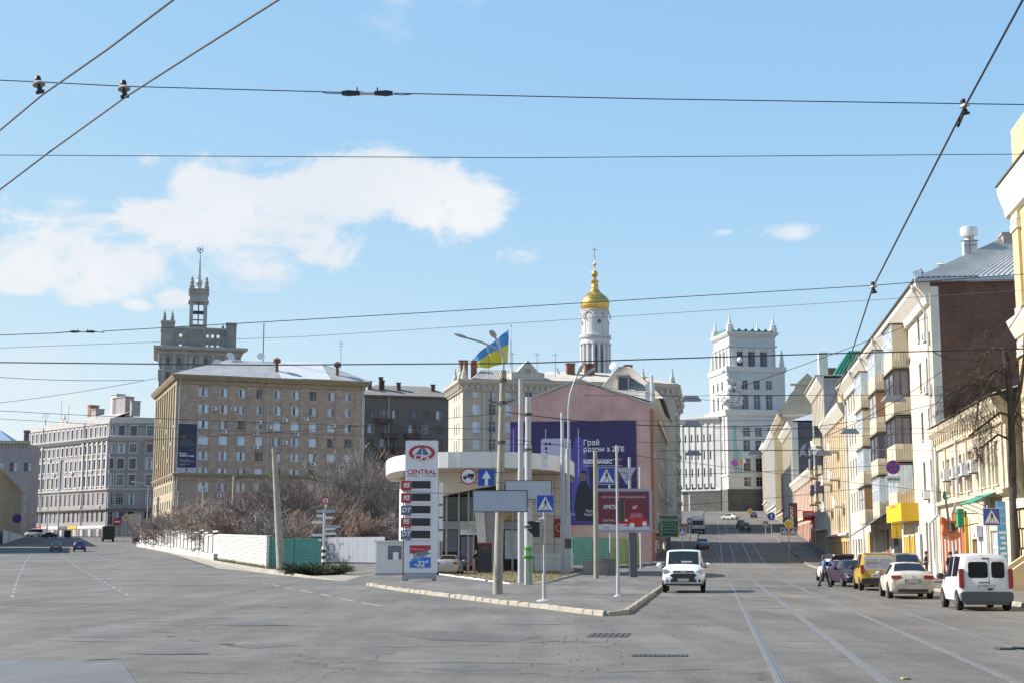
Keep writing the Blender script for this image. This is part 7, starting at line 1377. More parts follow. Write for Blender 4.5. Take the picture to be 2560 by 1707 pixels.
# small signs along the street, far up the hill
def small_sign(kind, px, py, Y, label, w=.8, post=True, name='road_sign', grp=None):
    p = W(px, py, Y); z0 = terr(p.x, Y); o = thing(name, label, 'road sign', (p.x, Y, z0), 0, grp); zc = p.z - z0
    if kind == 'walk': walker_sign(o, 0, -.05, zc, w, M_syel)
    elif kind == 'walk2': walker_sign(o, -w * .66, -.05, zc, w, M_syel); walker_sign(o, w * .66, -.05, zc, w, M_syel)
    elif kind == 'main': MB().plate([(0, zc - w * .7), (w * .7, zc), (0, zc + w * .7), (-w * .7, zc)], -.06, -.03).build('plate', M_swht, o); MB().plate([(0, zc - w * .55), (w * .55, zc), (0, zc + w * .55), (-w * .55, zc)], -.066, -.061).build('centre', M_syel, o)
    elif kind == 'blue': MB().disc(0, zc, w * .6, -.06, -.03, 20).build('plate', M_sblue, o); MB().plate([(-.07 * w, zc - .35 * w), (.07 * w, zc - .35 * w), (.07 * w, zc + .1 * w), (.2 * w, zc + .1 * w), (0, zc + .42 * w), (-.2 * w, zc + .1 * w), (-.07 * w, zc + .1 * w)], -.066, -.061).build('arrow', M_swht, o)
    elif kind == 'back': MB().disc(0, zc, w * .6, -.06, -.03, 20).build('plate', M_pback, o)
    elif kind == 'nostop': MB().disc(0, zc, w * .6, -.06, -.03, 20).build('plate', M_sblue, o); MB().ring(0, zc, w * .5, w * .6, -.066, -.061, 20).cbox(0, -.063, zc, w, .005, w * .12, m=Matrix.Rotation(R(45), 3, 'Y')).build('ring', M_sred, o)
    elif kind == 'noentry': MB().disc(0, zc, w * .6, -.06, -.03, 20).build('plate', M_sred, o); MB().box(-w * .4, w * .4, -.066, -.061, zc - w * .1, zc + w * .1).build('bar', M_swht, o)
    if post: MB().tube([(0, 0, 0), (0, 0, zc + w * .5)], .05, 6).build('post', M_psteel, o)
    return o
small_sign('walk2', 1972, 1327, 178, 'pair of yellow-backed crossing signs below the black shop banner', .8)
small_sign('main', 1971, 1308, 178.3, 'yellow priority-road diamond above the paired crossing signs', .95)
small_sign('walk', 1914, 1308, 240, 'single yellow-backed crossing sign on the right up the hill', .75)
small_sign('blue', 1928, 1289, 236, 'round blue arrow sign behind the hill crossing sign', 1.1)
small_sign('main', 1875, 1277, 330, 'small yellow diamond far up the hill before the dark plinth', 1.1)
small_sign('walk', 1706, 1327, 175, 'lower yellow-backed crossing sign left of the road past the green billboard', .8); small_sign('walk', 1724, 1300, 250, 'upper yellow-backed crossing sign left of the hill road', .8); small_sign('walk', 1725, 1311, 225, 'middle yellow-backed crossing sign left of the hill road', .75)
small_sign('nostop', 43, 1295, 300, 'round no-stopping sign in front of the pale yellow arcade house', 1.6)
small_sign('noentry', 293, 1303, 330, 'red no-entry sign before the far shops', 1.6); small_sign('main', 315, 1292, 325, 'yellow diamond sign beside the blank far billboard', 1.4); small_sign('nostop', 308, 1284, 335, 'small red and blue round sign above the far yellow diamond', 1.2)
o, x0, x1, z0, z1 = billboard('billboard', 322, 1283, 350, 1313, 300, 'pale blank billboard at the far end of the fence', 336, mat('bb_blank', (.42, .38, .33), .6)); 
o = thing('poster_stand', 'dark poster stand on the far pavement by the shops', 'poster stand', W(169, 1336, 400), 0); MB().box(-.9, .9, -.2, .2, -1.1, 1.3).build('panel', M_blk, o); MB().box(-.75, .75, -.22, -.2, -.8, 1.1).build('poster', M_navy, o)
o = thing('poster_stand', 'blue street poster stand at the end of the white fence', 'poster stand', W(341, 1340, 272), 0); MB().box(-.7, .7, -.15, .15, -1.2, 1.2).build('panel', M_iron, o); MB().box(-.6, .6, -.17, -.15, -1.0, 1.0).build('poster', M_navy, o)
# thin lamp standards far down the left street
for i, (px, pyb, Y, pyt, arm) in enumerate(((142, 1340, 380, 1205, -1), (114, 1340, 400, 1240, 1), (364, 1330, 310, 1215, -1), (20, 1330, 310, 1240, 1))):
    o, h = pole('street_lamp', px, pyb, Y, pyt, .13, .09, ['slender street lamp with an arm before the grey house', 'lower slender pole left of the tall far street lamp', 'street lamp standing at the brown block corner by the fence', 'street lamp in front of the arcade house'][i], 'street lamp', M_psteel)
    MB().tube([(0, 0, h), (arm * 1.2, 0, h + .7), (arm * 2.6, 0, h + .9)], .06, 6).build('arm', M_psteel, o); lamphead(o, (arm * 2.5, 0, h + .9), (arm, -.2, .1), 1.3)
# many-armed signpost with striped foot
p = G(811, 1432); Yq = 111.0; sx_ = GX(810, Yq, 3); o = thing('signpost', 'white many-armed direction signpost with a black and white striped foot', 'signpost', (sx_, Yq, terr(sx_, Yq))); zo = o.location.z
Q = lambda zx: GX(350 + zx * .3507, Yq, 3) - sx_; ZQ = lambda zy: PZ(900 + zy * .3507, Yq) - zo
for k in range(9): z0, z1 = ZQ(1325) * k / 9, ZQ(1325) * (k + 1) / 9; b = MB(); MB().tube([(0, 0, z0), (0, 0, z1)], .16, 10).build('stripe', M_sblk if k % 2 else M_swht, o)
MB().tube([(0, 0, ZQ(1325)), (0, 0, ZQ(1060))], .1, 8).build('shaft', M_psteel, o); b = MB(); b.add([(Q(1302), -.05, ZQ(1015)), (Q(1334), -.05, ZQ(1015)), (Q(1320), -.05, ZQ(1060)), (Q(1302), .05, ZQ(1015)), (Q(1334), .05, ZQ(1015)), (Q(1320), .05, ZQ(1060))], [(0, 1, 2), (5, 4, 3), (0, 3, 4, 1), (1, 4, 5, 2), (2, 5, 3, 0)]); b.build('pointer', M_swht, o)
cz = ZQ(998); MB().ring(Q(1318), cz, .2, .3, -.08, .08, 28, 0, 1.12).build('logo_ring', M_cps, o); MB().disc(Q(1318), cz, .2, -.05, .05, 24, 0, .225).build('logo_field', M_swht, o); MB().plate([(Q(1309), cz - .12), (Q(1315.5), cz + .13), (Q(1320.5), cz + .13), (Q(1327), cz - .12)], -.07, -.05).build('logo_road', M_slat, o)
names = ['КИЇВ', 'ОДЕСА', 'ЛЬВІВ', 'ДНІПРО', 'ПОЛТАВА', 'СУМИ', 'ДОНЕЦЬК', 'ПАРИЖ', 'РИМ']
for i, (x0, x1, y0, y1, m) in enumerate(((1250, 1390, 1064, 1084, M_pback), (1250, 1318, 1098, 1116, M_swht), (1318, 1378, 1112, 1130, M_swht), (1215, 1315, 1143, 1162, M_swht), (1318, 1435, 1176, 1193, M_pback), (1318, 1394, 1190, 1208, M_swht), (1222, 1318, 1236, 1254, M_swht), (1318, 1404, 1226, 1242, M_swht), (1265, 1318, 1270, 1288, M_swht))):
    xa, xb, za_, zb_ = Q(x0), Q(x1), ZQ(y1), ZQ(y0); tip = .14; lft = x0 < 1300; zc = (za_ + zb_) / 2
    pts = [(xa + tip, za_), (xb, za_), (xb, zb_), (xa + tip, zb_), (xa, zc)] if lft else [(xa, za_), (xb - tip, za_), (xb, zc), (xb - tip, zb_), (xa, zb_)]
    ar = MB().plate(pts, -.16, -.12).build('arm', m, o)
# == fences
M_fwhite = mat('whitewash_concrete', (.5, .495, .48), .9, var=.14, vs=.7, stain=.45, stain_c=(.38, .34, .29)); M_fgreen = mat('green_painted_concrete', (.13, .34, .27), .85, var=.14, vs=.8, stain=.4, stain_c=(.17, .26, .19)); M_fgreen2 = mat('yellow_green_concrete', (.27, .36, .16), .85, var=.2, vs=.8, stain=.5, stain_c=(.2, .19, .1)); M_fgrey = mat('corrugated_zinc', (.4, .41, .45), .5, metal=.2, var=.06, stain=.15)
def fence(name, A, B, label):
    d = Vector((B[0] - A[0], B[1] - A[1], 0)); L = d.length; o = thing(name, label, 'fence', (A[0], A[1], min(terr(*A), terr(*B)) * .5 + terr(*A) * .5), math.atan2(d.y, d.x)); dz = (terr(*B) - terr(*A)) / L; return o, L, dz
A_ = (GX(349, 266, 3), 266.0); B_ = (GX(545, 175, 1), 175.0); o, L, dz = fence('panel_fence', A_, B_, 'white concrete panel fence with dark joints running off beside the left road'); o.location.z = terr(*A_); n = 24
for k in range(n):
    s0, s1 = L * k / n, L * (k + 1) / n; z = dz * s0; hz = 3.0 + rnd.uniform(-.08, .08)
    pnl = MB().box(s0 + .16, s1 - .1, -.05, .05, z + .1, z + hz).build('panel', M_fwhite, o, rot=(rnd.uniform(-.01, .01), 0, 0)); MB().box(s0 - .06, s0 + .12, -.16, .1, z, z + hz + .05).build('post', mat('fence_post_grey', (.14, .13, .12), .9, var=.2), o)
    MB().box(s0, s1 - .01, -.17, .17, z + hz + .06, z + hz + .25).build('coping', M_fwhite, o, rot=(0, rnd.uniform(-.004, .004), 0)); MB().box(s0, s1 - .02, -.55, .0, z - .4, z + .75 + rnd.uniform(-.05, .05)).build('plinth', M_fwhite, o)
A_, B_ = (GX(545, 174, 1), 174.0), (GX(667, 138, 1), 138.0); o, L, dz = fence('board_fence', A_, B_, 'white fence of long horizontal boards ending at the green fence'); o.location.z = terr(*A_)
for k in range(12): MB().add([(0, -.04 - .02 * (k % 2), k * .265 + .02), (L, -.04 - .02 * (k % 2), k * .265 + .02 + dz * L), (L, .04, k * .265 + .02 + dz * L), (0, .04, k * .265 + .02), (0, -.06 - .02 * (k % 2), k * .265 + .25), (L, -.06 - .02 * (k % 2), k * .265 + .25 + dz * L), (L, .04, k * .265 + .25 + dz * L), (0, .04, k * .265 + .25)], [(3, 2, 1, 0), (4, 5, 6, 7), (0, 1, 5, 4), (1, 2, 6, 5), (2, 3, 7, 6), (3, 0, 4, 7)]).build('board', M_fwhite, o)
for s in (0, L / 2, L): MB().box(s - .08, s + .08, .05, .2, -.3 + dz * s, 3.2 + dz * s).build('post', M_fwhite, o)
def precast(A, B, label, mats, n):
    o, L, dz = fence('precast_fence', A, B, label); o.location.z = terr(*A)
    for k in range(n):
        s0, s1 = L * k / n, L * (k + 1) / n; m = mats[k * len(mats) // n]; z = dz * s0; pn = MB().box(s0 + .05, s1 - .05, -.04, .06, z, z + 2.85).build('panel', m, o); nx, nz = 10, 8
        MB().box(s0 + .05, s1 - .05, -.09, .08, z + 2.7, z + 2.9).build('top_rail', m, pn); b = MB(); w = (s1 - s0 - .3) / nx; hh = 2.4 / nz
        for i in range(nx):
            for j in range(nz): x, zc = s0 + .15 + (i + .5) * w, z + .2 + (j + .5) * hh; c = [(x - w * .44, -.042, zc - hh * .44), (x + w * .44, -.042, zc - hh * .44), (x + w * .44, -.042, zc + hh * .44), (x - w * .44, -.042, zc + hh * .44), (x, -.1, zc)]; b.add(c, [(0, 1, 4), (1, 2, 4), (2, 3, 4), (3, 0, 4)])
        tag(b.build('relief', m, pn), kind='stuff'); MB().box(s0 - .1, s0 + .1, .06, .3, z - .2, z + 2.7).build('post', m, o)
precast((GX(668, 138.5, 1), 138.5), (GX(803, 138.5, 1), 138.5), 'green painted precast fence behind the leaning concrete pole', [M_fgreen], 2)
precast((GX(1434, 146, 1), 146.0), (GX(1606, 168, 1), 168.0), 'green precast fence turning yellowish before the pink house', [M_fgreen, M_fgreen2], 4)
A_, B_ = (GX(806, 160, 1), 160.0), (GX(962, 152, 1), 152.0); o, L, dz = fence('sheet_fence', A_, B_, 'grey corrugated sheet fence between signpost and booth'); o.location.z = terr(*A_); n = 7
for k in range(n): corrug(o, M_fgrey, (L * k / n + .01, 0, .15), (L * (k + 1) / n - .01, 0, .15), (L * (k + 1) / n - .01, 0, 2.85), (L * k / n + .01, 0, 2.85), 6, .05, 'sheet')
MB().box(0, L, .08, .14, 2.3, 2.4).build('rail', M_iron, o)
for i, (px, py, Y, w, h) in enumerate(((1487, 1424, 104, 1.1, 1.1), (1522, 1420, 112, .7, 1.2))): p = G(px, py); o = thing('concrete_barrier', ['squat grey concrete barrier at the back of the pavement', 'narrower grey concrete barrier behind the first'][i], 'barrier', (GX(px, Y, .5), Y, terr(p.x, Y)), R(-20)); MB().box(-w * .8, w * .8, -.1, .1, 0, h).build('slab', M_pconc, o); MB().box(-w * .8 - .04, w * .8 + .04, -.14, .14, h, h + .08).build('cap', M_pconc, o)
# leaning concrete poles along the fence
for i, (pxb, Y, pxt, pyt, lab) in enumerate(((704, 134, 685, 1114, 'tall concrete pole leaning left in front of the green fence'), (579, 196, 585, 1184, 'second tall concrete pole with a dark clump at its foot'), (502, 228, 509, 1210, 'third concrete pole in the bare scrub below the brown block'), (440, 246, 446, 1224, 'fourth thinner concrete pole near the brown block corner'), (392, 262, 394, 1238, 'last thin concrete pole at the brown block flank'))):
    x = GX(pxb, Y, 1); z0 = terr(x, Y); o = thing('concrete_pole', lab, 'pole', (x, Y, z0 - .2), 0, 'concrete poles along the fence'); h = PZ(pyt, Y) - z0; xt_ = GX(pxt, Y, h) - x; MB().tube([(0, 0, 0), (xt_, 0, h)], [.42 if i == 0 else .32, .22 if i == 0 else .18], 10).build('shaft', M_pconc, o, smooth_=40); MB().tube([(xt_ * .35, 0, h * .35), (xt_ * .36, 0, h * .36)], .36, 10).build('band', M_pconc, o)
    MB().tube([(xt_ - .5, 0, h - .5), (xt_ + .5, 0, h - .5)], .06, 5).build('crossarm', M_iron, o)
# == bare trees and scrub
M_bark = mat('bark_grey_brown', (.11, .085, .065), .95, var=.3, vs=3); M_twig = [mat('twig_brown', (.19, .15, .13), .95), mat('twig_mauve', (.25, .205, .185), .95), mat('twig_grey', (.31, .27, .24), .95), mat('twig_russet', (.27, .19, .145), .95)]
def grow(seed, h, spread, up, limbs=6, lv=(7, 6, 5), droop=0.0, r0=.16, tw=.022, base=.12):
    r = random.Random(seed); tr = MB(); cr = MB()
    def limb(p, d, L, rad, lev, out):
        n = 3 if lev < 2 else 2; path = [p]; dd = d.copy()
        for i in range(n):
            dd = (dd + Vector((r.gauss(0, .16), r.gauss(0, .16), r.gauss(0, .1) + up * .13 - droop * .28 * (lev >= 1)))).normalized(); path.append(path[-1] + dd * L / n)
        out.tube(path, [rad * (1 - .75 * i / n) for i in range(n + 1)], 5 if lev == 0 else 3, caps=False)
        if lev >= len(lv): return
        for k in range(lv[lev]):
            f = r.uniform(.25, 1.0); i = min(n - 1, int(f * n)); q = path[i].lerp(path[i + 1], f * n - i); a = r.uniform(0, 6.283); t = r.uniform(.45, 1.0); ax = dd.orthogonal().normalized(); ax = Matrix.Rotation(a, 3, dd) @ ax
            limb(q, (dd + ax * t + Vector((0, 0, up * .25))).normalized(), L * r.uniform(.4, .66), max(tw, rad * .42), lev + 1, cr if lev >= 0 else tr)
    tr.tube([(0, 0, -.3), (r.uniform(-.1, .1), 0, h * base)], [r0 * 1.25, r0], 7, caps=False)
    for k in range(limbs):
        a = 6.283 * k / limbs + r.uniform(-.4, .4); s = spread * r.uniform(.5, 1.1); limb(Vector((0, 0, h * base * r.uniform(.3, 1))), Vector((math.cos(a) * s, math.sin(a) * s, 1.0)).normalized(), h * r.uniform(.42, .62), r0 * r.uniform(.5, .8), 0, tr)
    return tr, cr
protos = []
for i, (h, sp_, up, lb, tw, base) in enumerate(((5, .9, .4, 9, .022, .06), (5, 1.1, .3, 10, .022, .05), (10, .75, .5, 7, .026, .16), (11, .9, .45, 8, .026, .12), (10, .22, 1.2, 6, .024, .1), (5, .8, .5, 10, .022, .05))):
    tr, cr = grow(31 + i, h, sp_, up, lb, (7, 6, 5) if h < 8 else (7, 6, 6), tw=tw, base=base, r0=.1 if h < 8 else .2); protos.append((h, tr.mesh('trunk', M_bark), [cr.mesh('crown', M_twig[q]) for q in range(4)]))
TREES = []
def plant(kind, px, Y, h, tone, name, label, group, wide=1.0):
    x = GX(px, Y, 2); H, tm, cm_ = protos[kind]; o = thing(name, label, 'tree' if 'tree' in name else 'shrub', (x, Y, terr(x, Y)), rnd.uniform(0, 6.28), group); k = h / H; o.scale = (k * wide, k * wide, k); put('trunk', tm, o); put('crown', cm_[tone], o); return o
adj = ['russet', 'mauve', 'grey', 'dark brown']; toneix = {'russet': 3, 'mauve': 1, 'grey': 2, 'dark brown': 0}
sh = [(378, 252, 4.2, 'mauve', 'at the far end of the white panel fence'), (405, 242, 4.8, 'russet', 'below the sunlit flank of the brown block'), (432, 232, 5.0, 'mauve', 'next to the fourth concrete pole'), (462, 224, 6, 'russet', 'between the third and fourth concrete poles'), (490, 214, 6, 'grey', 'just left of the third concrete pole'), (520, 208, 6.2, 'russet', 'just right of the third concrete pole'), (548, 196, 5.6, 'dark brown', 'above the joint of panel and board fence'), (575, 190, 6.2, 'mauve', 'behind the second concrete pole'), (606, 186, 6.0, 'russet', 'above the middle of the board fence'), (640, 178, 5.6, 'dark brown', 'above the near end of the board fence'), (700, 168, 5.4, 'grey', 'behind the green fence left of the leaning pole'), (745, 160, 4.4, 'dark brown', 'behind the middle of the green fence'), (785, 166, 5.0, 'russet', 'behind the green fence by the signpost'), (835, 176, 5.2, 'mauve', 'behind the sheet fence right of the signpost'), (870, 172, 5.0, 'russet', 'behind the middle of the sheet fence'), (905, 178, 5.4, 'dark brown', 'behind the sheet fence near the booth'), (945, 176, 5.4, 'grey', 'behind the booth')]
for i, (px, Y, h, c, where) in enumerate(sh): plant((0, 1, 5)[i % 3], px, Y, h * 1.4, toneix[c], 'bare_shrub', 'leafless %s shrub %s' % (c, where), 'bare shrubs behind the fences', 1.25)
trs = [(2, 560, 214, 9.5, 'grey', 'tall thin grey bare tree left of the second concrete pole'), (3, 632, 205, 10.5, 'russet', 'reddish bare tree right of the second concrete pole'), (3, 730, 172, 11.6, 'dark brown', 'broad dark bare tree in front of the brown block'), (2, 780, 176, 11, 'dark brown', 'rounded dark bare tree above the signpost'), (3, 690, 184, 9.5, 'mauve', 'mauve bare tree behind the leaning concrete pole'), (4, 872, 186, 15, 'grey', 'upright pale bare poplar at the brown block right corner'), (4, 905, 182, 16, 'grey', 'tallest upright bare poplar before the dark house'), (4, 935, 186, 14.5, 'mauve', 'upright mauve bare poplar left of the totem'), (4, 960, 180, 13, 'grey', 'upright bare poplar close behind the booth'), (3, 850, 190, 9.5, 'russet', 'russet bare tree between signpost and poplars'), (2, 815, 196, 8.6, 'mauve', 'mauve bare tree directly behind the signpost')]
for k, px, Y, h, c, lab in trs: plant(k, px, Y, h, toneix[c], 'bare_tree', lab, 'bare trees behind the fences', 1.0)
p = W(587, 1336, 192); b = MB()
for i in range(500): v = Vector((rnd.gauss(0, 1), rnd.gauss(0, 1), rnd.gauss(0, 1))).normalized() * rnd.uniform(.4, 1.1); w = Vector((rnd.uniform(-.2, .2), rnd.uniform(-.2, .2), rnd.uniform(-.2, .2))); b.add([p + v, p + v + w, p + v * .9 + Vector((0, .1, .15))], [(0, 1, 2)])
tag(b.build('creeper', M_twig[3]), 'dark brown dead creeper clump round the second concrete pole', 'creeper')
# spreading juniper at the signpost
M_jun = [mat('juniper_dark', (.022, .04, .018), .8), mat('juniper_olive', (.05, .065, .025), .8), mat('juniper_brown', (.075, .06, .03), .85)]
for i, (px, Y, w, lab) in enumerate(((772, 107.5, 2.0, 'low dark juniper left of the striped signpost foot'), (826, 108.5, 1.8, 'low dark juniper right of the striped signpost foot'))):
    x = GX(px, Y, 0); o = thing('juniper', lab, 'shrub', (x, Y, terr(x, Y)), 0, 'junipers at the signpost'); br_ = MB(); cr = MB(); r = random.Random(5 + i)
    for k in range(150):
        a = r.uniform(0, 6.283); el = r.uniform(.1, .75); L = w * r.uniform(.6, 1.25); d = Vector((math.cos(a) * math.cos(el), math.sin(a) * math.cos(el), math.sin(el) * .62)); e = d * L; br_.tube([(0, 0, .05), d * L * .6, e], [.02, .012, .005], 3, caps=False)
        for j in range(42):
            t = r.uniform(.25, 1.0); q = d * L * t + Vector((r.gauss(0, .09), r.gauss(0, .09), r.gauss(0, .06) + .05)); s_ = r.uniform(.1, .26); dd = (d + Vector((r.gauss(0, .4), r.gauss(0, .4), r.gauss(0, .3) + .25))).normalized() * s_; sd_ = dd.orthogonal().normalized() * .028
            cr.add([q - sd_, q + sd_, q + dd], [(0, 1, 2)], r.choice((0, 0, 0, 1, 1, 2)))
    br_.build('stem', M_bark, o); cr.build('foliage', M_jun, o)
# dead grass along the foot of the white fences
b = MB()
for i in range(2600):
    f = rnd.random() ** .7; A2, B2 = (GX(545, 174, 1), 174.0), (GX(672, 138, 1), 138.0); x, y = A2[0] + (B2[0] - A2[0]) * f, A2[1] + (B2[1] - A2[1]) * f; x += rnd.uniform(-.2, .9) - .2; y -= .3 + abs(rnd.gauss(0, .5)); z = terr(x, y); h = rnd.uniform(.1, .55)
    b.add([(x - .02, y, z), (x + .02, y, z), (x + rnd.gauss(0, .15), y + rnd.gauss(0, .1), z + h)], [(0, 1, 2)], i % 2)
tag(b.build('dry_weeds', [MATS['grass_dry'], MATS['grass_olive']]), 'dry yellow weeds along the foot of the white board fence', 'weeds', kind='stuff')
# big pollarded tree at the right edge
Y = 70.2; x = GX(2533, Y, 4); o = thing('bare_tree', 'dark pollarded street tree with drooping bare twigs at the right edge', 'tree', (x, Y, terr(x, Y) + .1)); Z_ = lambda py: PZ(py, Y) - o.location.z; Xp = lambda px, py: GX(px, Y, Z_(py)) - x
M_dbark = mat('bark_dark', (.055, .045, .04), .95, var=.35, vs=2.5, bump=.8, bs=8); tr = MB(); cr = MB(); r = random.Random(77)
pt = lambda px, py, y=0: Vector((Xp(px, py), y, Z_(py)))
tr.tube([Vector((0, 0, -.2)), pt(2533, 1250), pt(2531, 1120), pt(2527, 1010), pt(2520, 930), pt(2511, 868)], [.24, .19, .18, .17, .17, .16], 9); tr.tube([pt(2530, 1030), pt(2545, 980, -.2), pt(2556, 900, -.3), pt(2560, 820, -.4)], [.16, .12, .09, .06], 7)
arms = [[(2512, 880), (2490, 868), (2468, 885), (2456, 930)], [(2522, 940), (2490, 925), (2450, 945), (2405, 985), (2375, 1010)], [(2528, 1010), (2490, 975), (2440, 985), (2390, 1030)], [(2529, 1040), (2500, 1030), (2460, 1060), (2420, 1090)], [(2530, 1070), (2545, 1030), (2560, 1050)], [(2524, 960), (2540, 900), (2565, 880)], [(2530, 1100), (2495, 1085), (2450, 1120)], [(2518, 915), (2480, 940), (2440, 1000), (2430, 1060)], [(2526, 990), (2470, 960), (2420, 960), (2370, 985)]]
def twig(p, d, L, rad, lev):
    path = [p]; dd = d.copy(); n = 3
    for i in range(n): dd = (dd + Vector((r.gauss(0, .22), r.gauss(0, .2), r.gauss(0, .14) - .16))).normalized(); path.append(path[-1] + dd * L / n)
    cr.tube(path, [rad * (1 - .6 * i / n) for i in range(n + 1)], 3, caps=False)
    if lev < 2:
        for k in range((6, 5)[lev]): f = r.uniform(.2, 1); i = min(n - 1, int(f * n)); q = path[i].lerp(path[i + 1], f * n - i); twig(q, (dd + Vector((r.gauss(0, .7), r.gauss(0, .6), r.gauss(-.1, .6)))).normalized(), L * r.uniform(.4, .75), max(.007, rad * .6), lev + 1)
for arm in arms:
    yy = r.uniform(-1.0, .8); P_ = [pt(a_, c_, yy * i / len(arm)) for i, (a_, c_) in enumerate(arm)]; tr.tube(P_, [.075 * (1 - .6 * i / len(P_)) for i in range(len(P_))], 6)
    for k in range(13): f = r.uniform(.15, 1) * (len(P_) - 1); i = min(len(P_) - 2, int(f)); q = P_[i].lerp(P_[i + 1], f - i); d = (P_[i + 1] - P_[i]).normalized(); twig(q, (d + Vector((r.gauss(0, .6), r.gauss(0, .6), r.gauss(.1, .6)))).normalized(), r.uniform(.7, 1.5), .016, 0)
tr.build('trunk', M_dbark, o, smooth_=50); cr.build('crown', mat('twig_dark', (.06, .048, .042), .95), o)
# == vehicles (front = +y in each vehicle's own frame)
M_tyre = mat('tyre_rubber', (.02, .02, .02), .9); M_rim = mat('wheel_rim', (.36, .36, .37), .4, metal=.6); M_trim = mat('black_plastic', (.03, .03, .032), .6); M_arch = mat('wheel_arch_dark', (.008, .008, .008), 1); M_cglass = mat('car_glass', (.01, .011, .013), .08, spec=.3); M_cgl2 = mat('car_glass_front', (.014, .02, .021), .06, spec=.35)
M_tail = mat('tail_lamp_red', (.3, .015, .015), .2, coat=.5); M_head = mat('headlamp_clear', (.5, .52, .54), .1, coat=.6, spec=.8); M_plate = mat('number_plate', (.6, .6, .58), .5); M_chrome = mat('chrome', (.6, .6, .62), .15, metal=1.0)
WHL = {}
def wheel(root, x, y, r, w=.2, m=M_rim):
    k = (round(r, 2), w, m.name)
    if k not in WHL:
        b = MB(); pr = [(r * .62, -w / 2), (r * .93, -w / 2), (r, -w * .3), (r, w * .3), (r * .93, w / 2), (r * .62, w / 2)]; n = 20
        vs_ = [(z_, rr * math.cos(6.2832 * j / n), rr * math.sin(6.2832 * j / n)) for rr, z_ in pr for j in range(n)]
        b.add(vs_, [(i * n + j, i * n + (j + 1) % n, (i + 1) * n + (j + 1) % n, (i + 1) * n + j) for i in range(len(pr) - 1) for j in range(n)] + [tuple(range(n)), tuple(range((len(pr) - 1) * n, len(pr) * n))]); ty = b.mesh('tyre', M_tyre, 40)
        b = MB(); b.add([(w * .42, r * .6 * math.cos(6.2832 * j / n), r * .6 * math.sin(6.2832 * j / n)) for j in range(n)] + [(-w * .42, r * .6 * math.cos(6.2832 * j / n), r * .6 * math.sin(6.2832 * j / n)) for j in range(n)], [tuple(range(n)), tuple(range(n, 2 * n))])
        for s in (-1, 1):
            for j in range(5): a = 6.2832 * j / 5; b.cbox(s * w * .53, r * .33 * math.cos(a), r * .33 * math.sin(a), .02, r * .5, r * .12, m=Matrix.Rotation(a, 3, 'X'))
        WHL[k] = (ty, b.mesh('rim', m))
    o = put('wheel', WHL[k][0], root, (x, y, r)); put('rim', WHL[k][1], o)
def lerp_st(st, n=3):
    out = []
    for a, b in zip(st[:-1], st[1:]):
        for i in range(n): f = i / n; out.append((tuple(p + (q - p) * f for p, q in zip(a[:-1], b[:-1])), a[-1]))
    out.append((st[-1][:-1], st[-1][-1])); return out
def car_body(root, st, paint, side=(), glassm=M_cglass, gfront=M_cgl2, n=3):
    """st = stations (y, zb, zm, zbelt, ztop, wb, wm, wbelt, wtop, tag); tag 'w' starts the windscreen band, 'r' the rear window, 's' a side-glass band"""
    S = lerp_st(st, n); rings = []
    for (y, zb, zm, zl, zt, wb, wm, wl, wt), tg in S:
        half = [(0, zb), (wb * .85, zb), (wb, zb + .09), (wm, zm), ((wm + wl) / 2 * 1.005, (zm + zl) / 2 + .02), (wl, zl), (wt + (wl - wt) * .08, zt - .07), (wt * .9, zt - .012), (wt * .5, zt + .012), (0, zt + .02)]
        rings.append([(x, y, z) for x, z in half] + [(-x, y, z) for x, z in half[-2:0:-1]])
    m = len(rings[0]); parts = {'body': MB(), 'windscreen': MB(), 'rear_window': MB(), 'side_window': MB()}
    glassj = {7, 8, 9, 10}; sidej = {5, 12}
    for i in range(len(S) - 1):
        tg = S[i][1]
        for j in range(m):
            k = 'body'
            if 'w' in tg and j in glassj: k = 'windscreen'
            elif 'r' in tg and j in glassj: k = 'rear_window'
            elif 's' in tg and j in sidej: k = 'side_window'
            a, b_, c, d = rings[i][j], rings[i][(j + 1) % m], rings[i + 1][(j + 1) % m], rings[i + 1][j]; parts[k].quad(a, b_, c, d)
    parts['body'].add(rings[0], [tuple(range(m))]); parts['body'].add(rings[-1], [tuple(range(m))[::-1]])
    def weld(me):
        bm = bmesh.new(); bm.from_mesh(me); bmesh.ops.remove_doubles(bm, verts=bm.verts, dist=.001); bmesh.ops.recalc_face_normals(bm, faces=bm.faces); bm.to_mesh(me); bm.free(); me.polygons.foreach_set('use_smooth', [True] * len(me.polygons)); me.set_sharp_from_angle(angle=R(38)); return me
    for k, b in parts.items():
        if not b.f: continue
        put(k, weld(b.mesh(k, {'body': paint, 'windscreen': gfront, 'rear_window': glassm, 'side_window': glassm}[k])), root)
def rrect(b, x0, x1, z0, z1, y0, y1, r=.06, mi=0):
    pts = []
    for cx, cz, a0 in ((x1 - r, z0 + r, -90), (x1 - r, z1 - r, 0), (x0 + r, z1 - r, 90), (x0 + r, z0 + r, 180)):
        for k in range(4): a = R(a0 + 30 * k); pts.append((cx + r * math.cos(a), cz + r * math.sin(a)))
    return b.plate(pts, y0, y1, mi)
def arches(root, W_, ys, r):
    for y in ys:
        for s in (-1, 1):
            b = MB(); n = 14; pts = [(s * (W_ + .004), y + (r + .06) * math.cos(math.pi * i / n), r + (r + .06) * math.sin(math.pi * i / n)) for i in range(n + 1)]; pts += [(s * (W_ + .004), y - (r + .06), .22), (s * (W_ + .004), y + r + .06, .22)]; b.prism(pts, (-s * .2, 0, 0)); b.build('wheel_arch', M_arch, root)
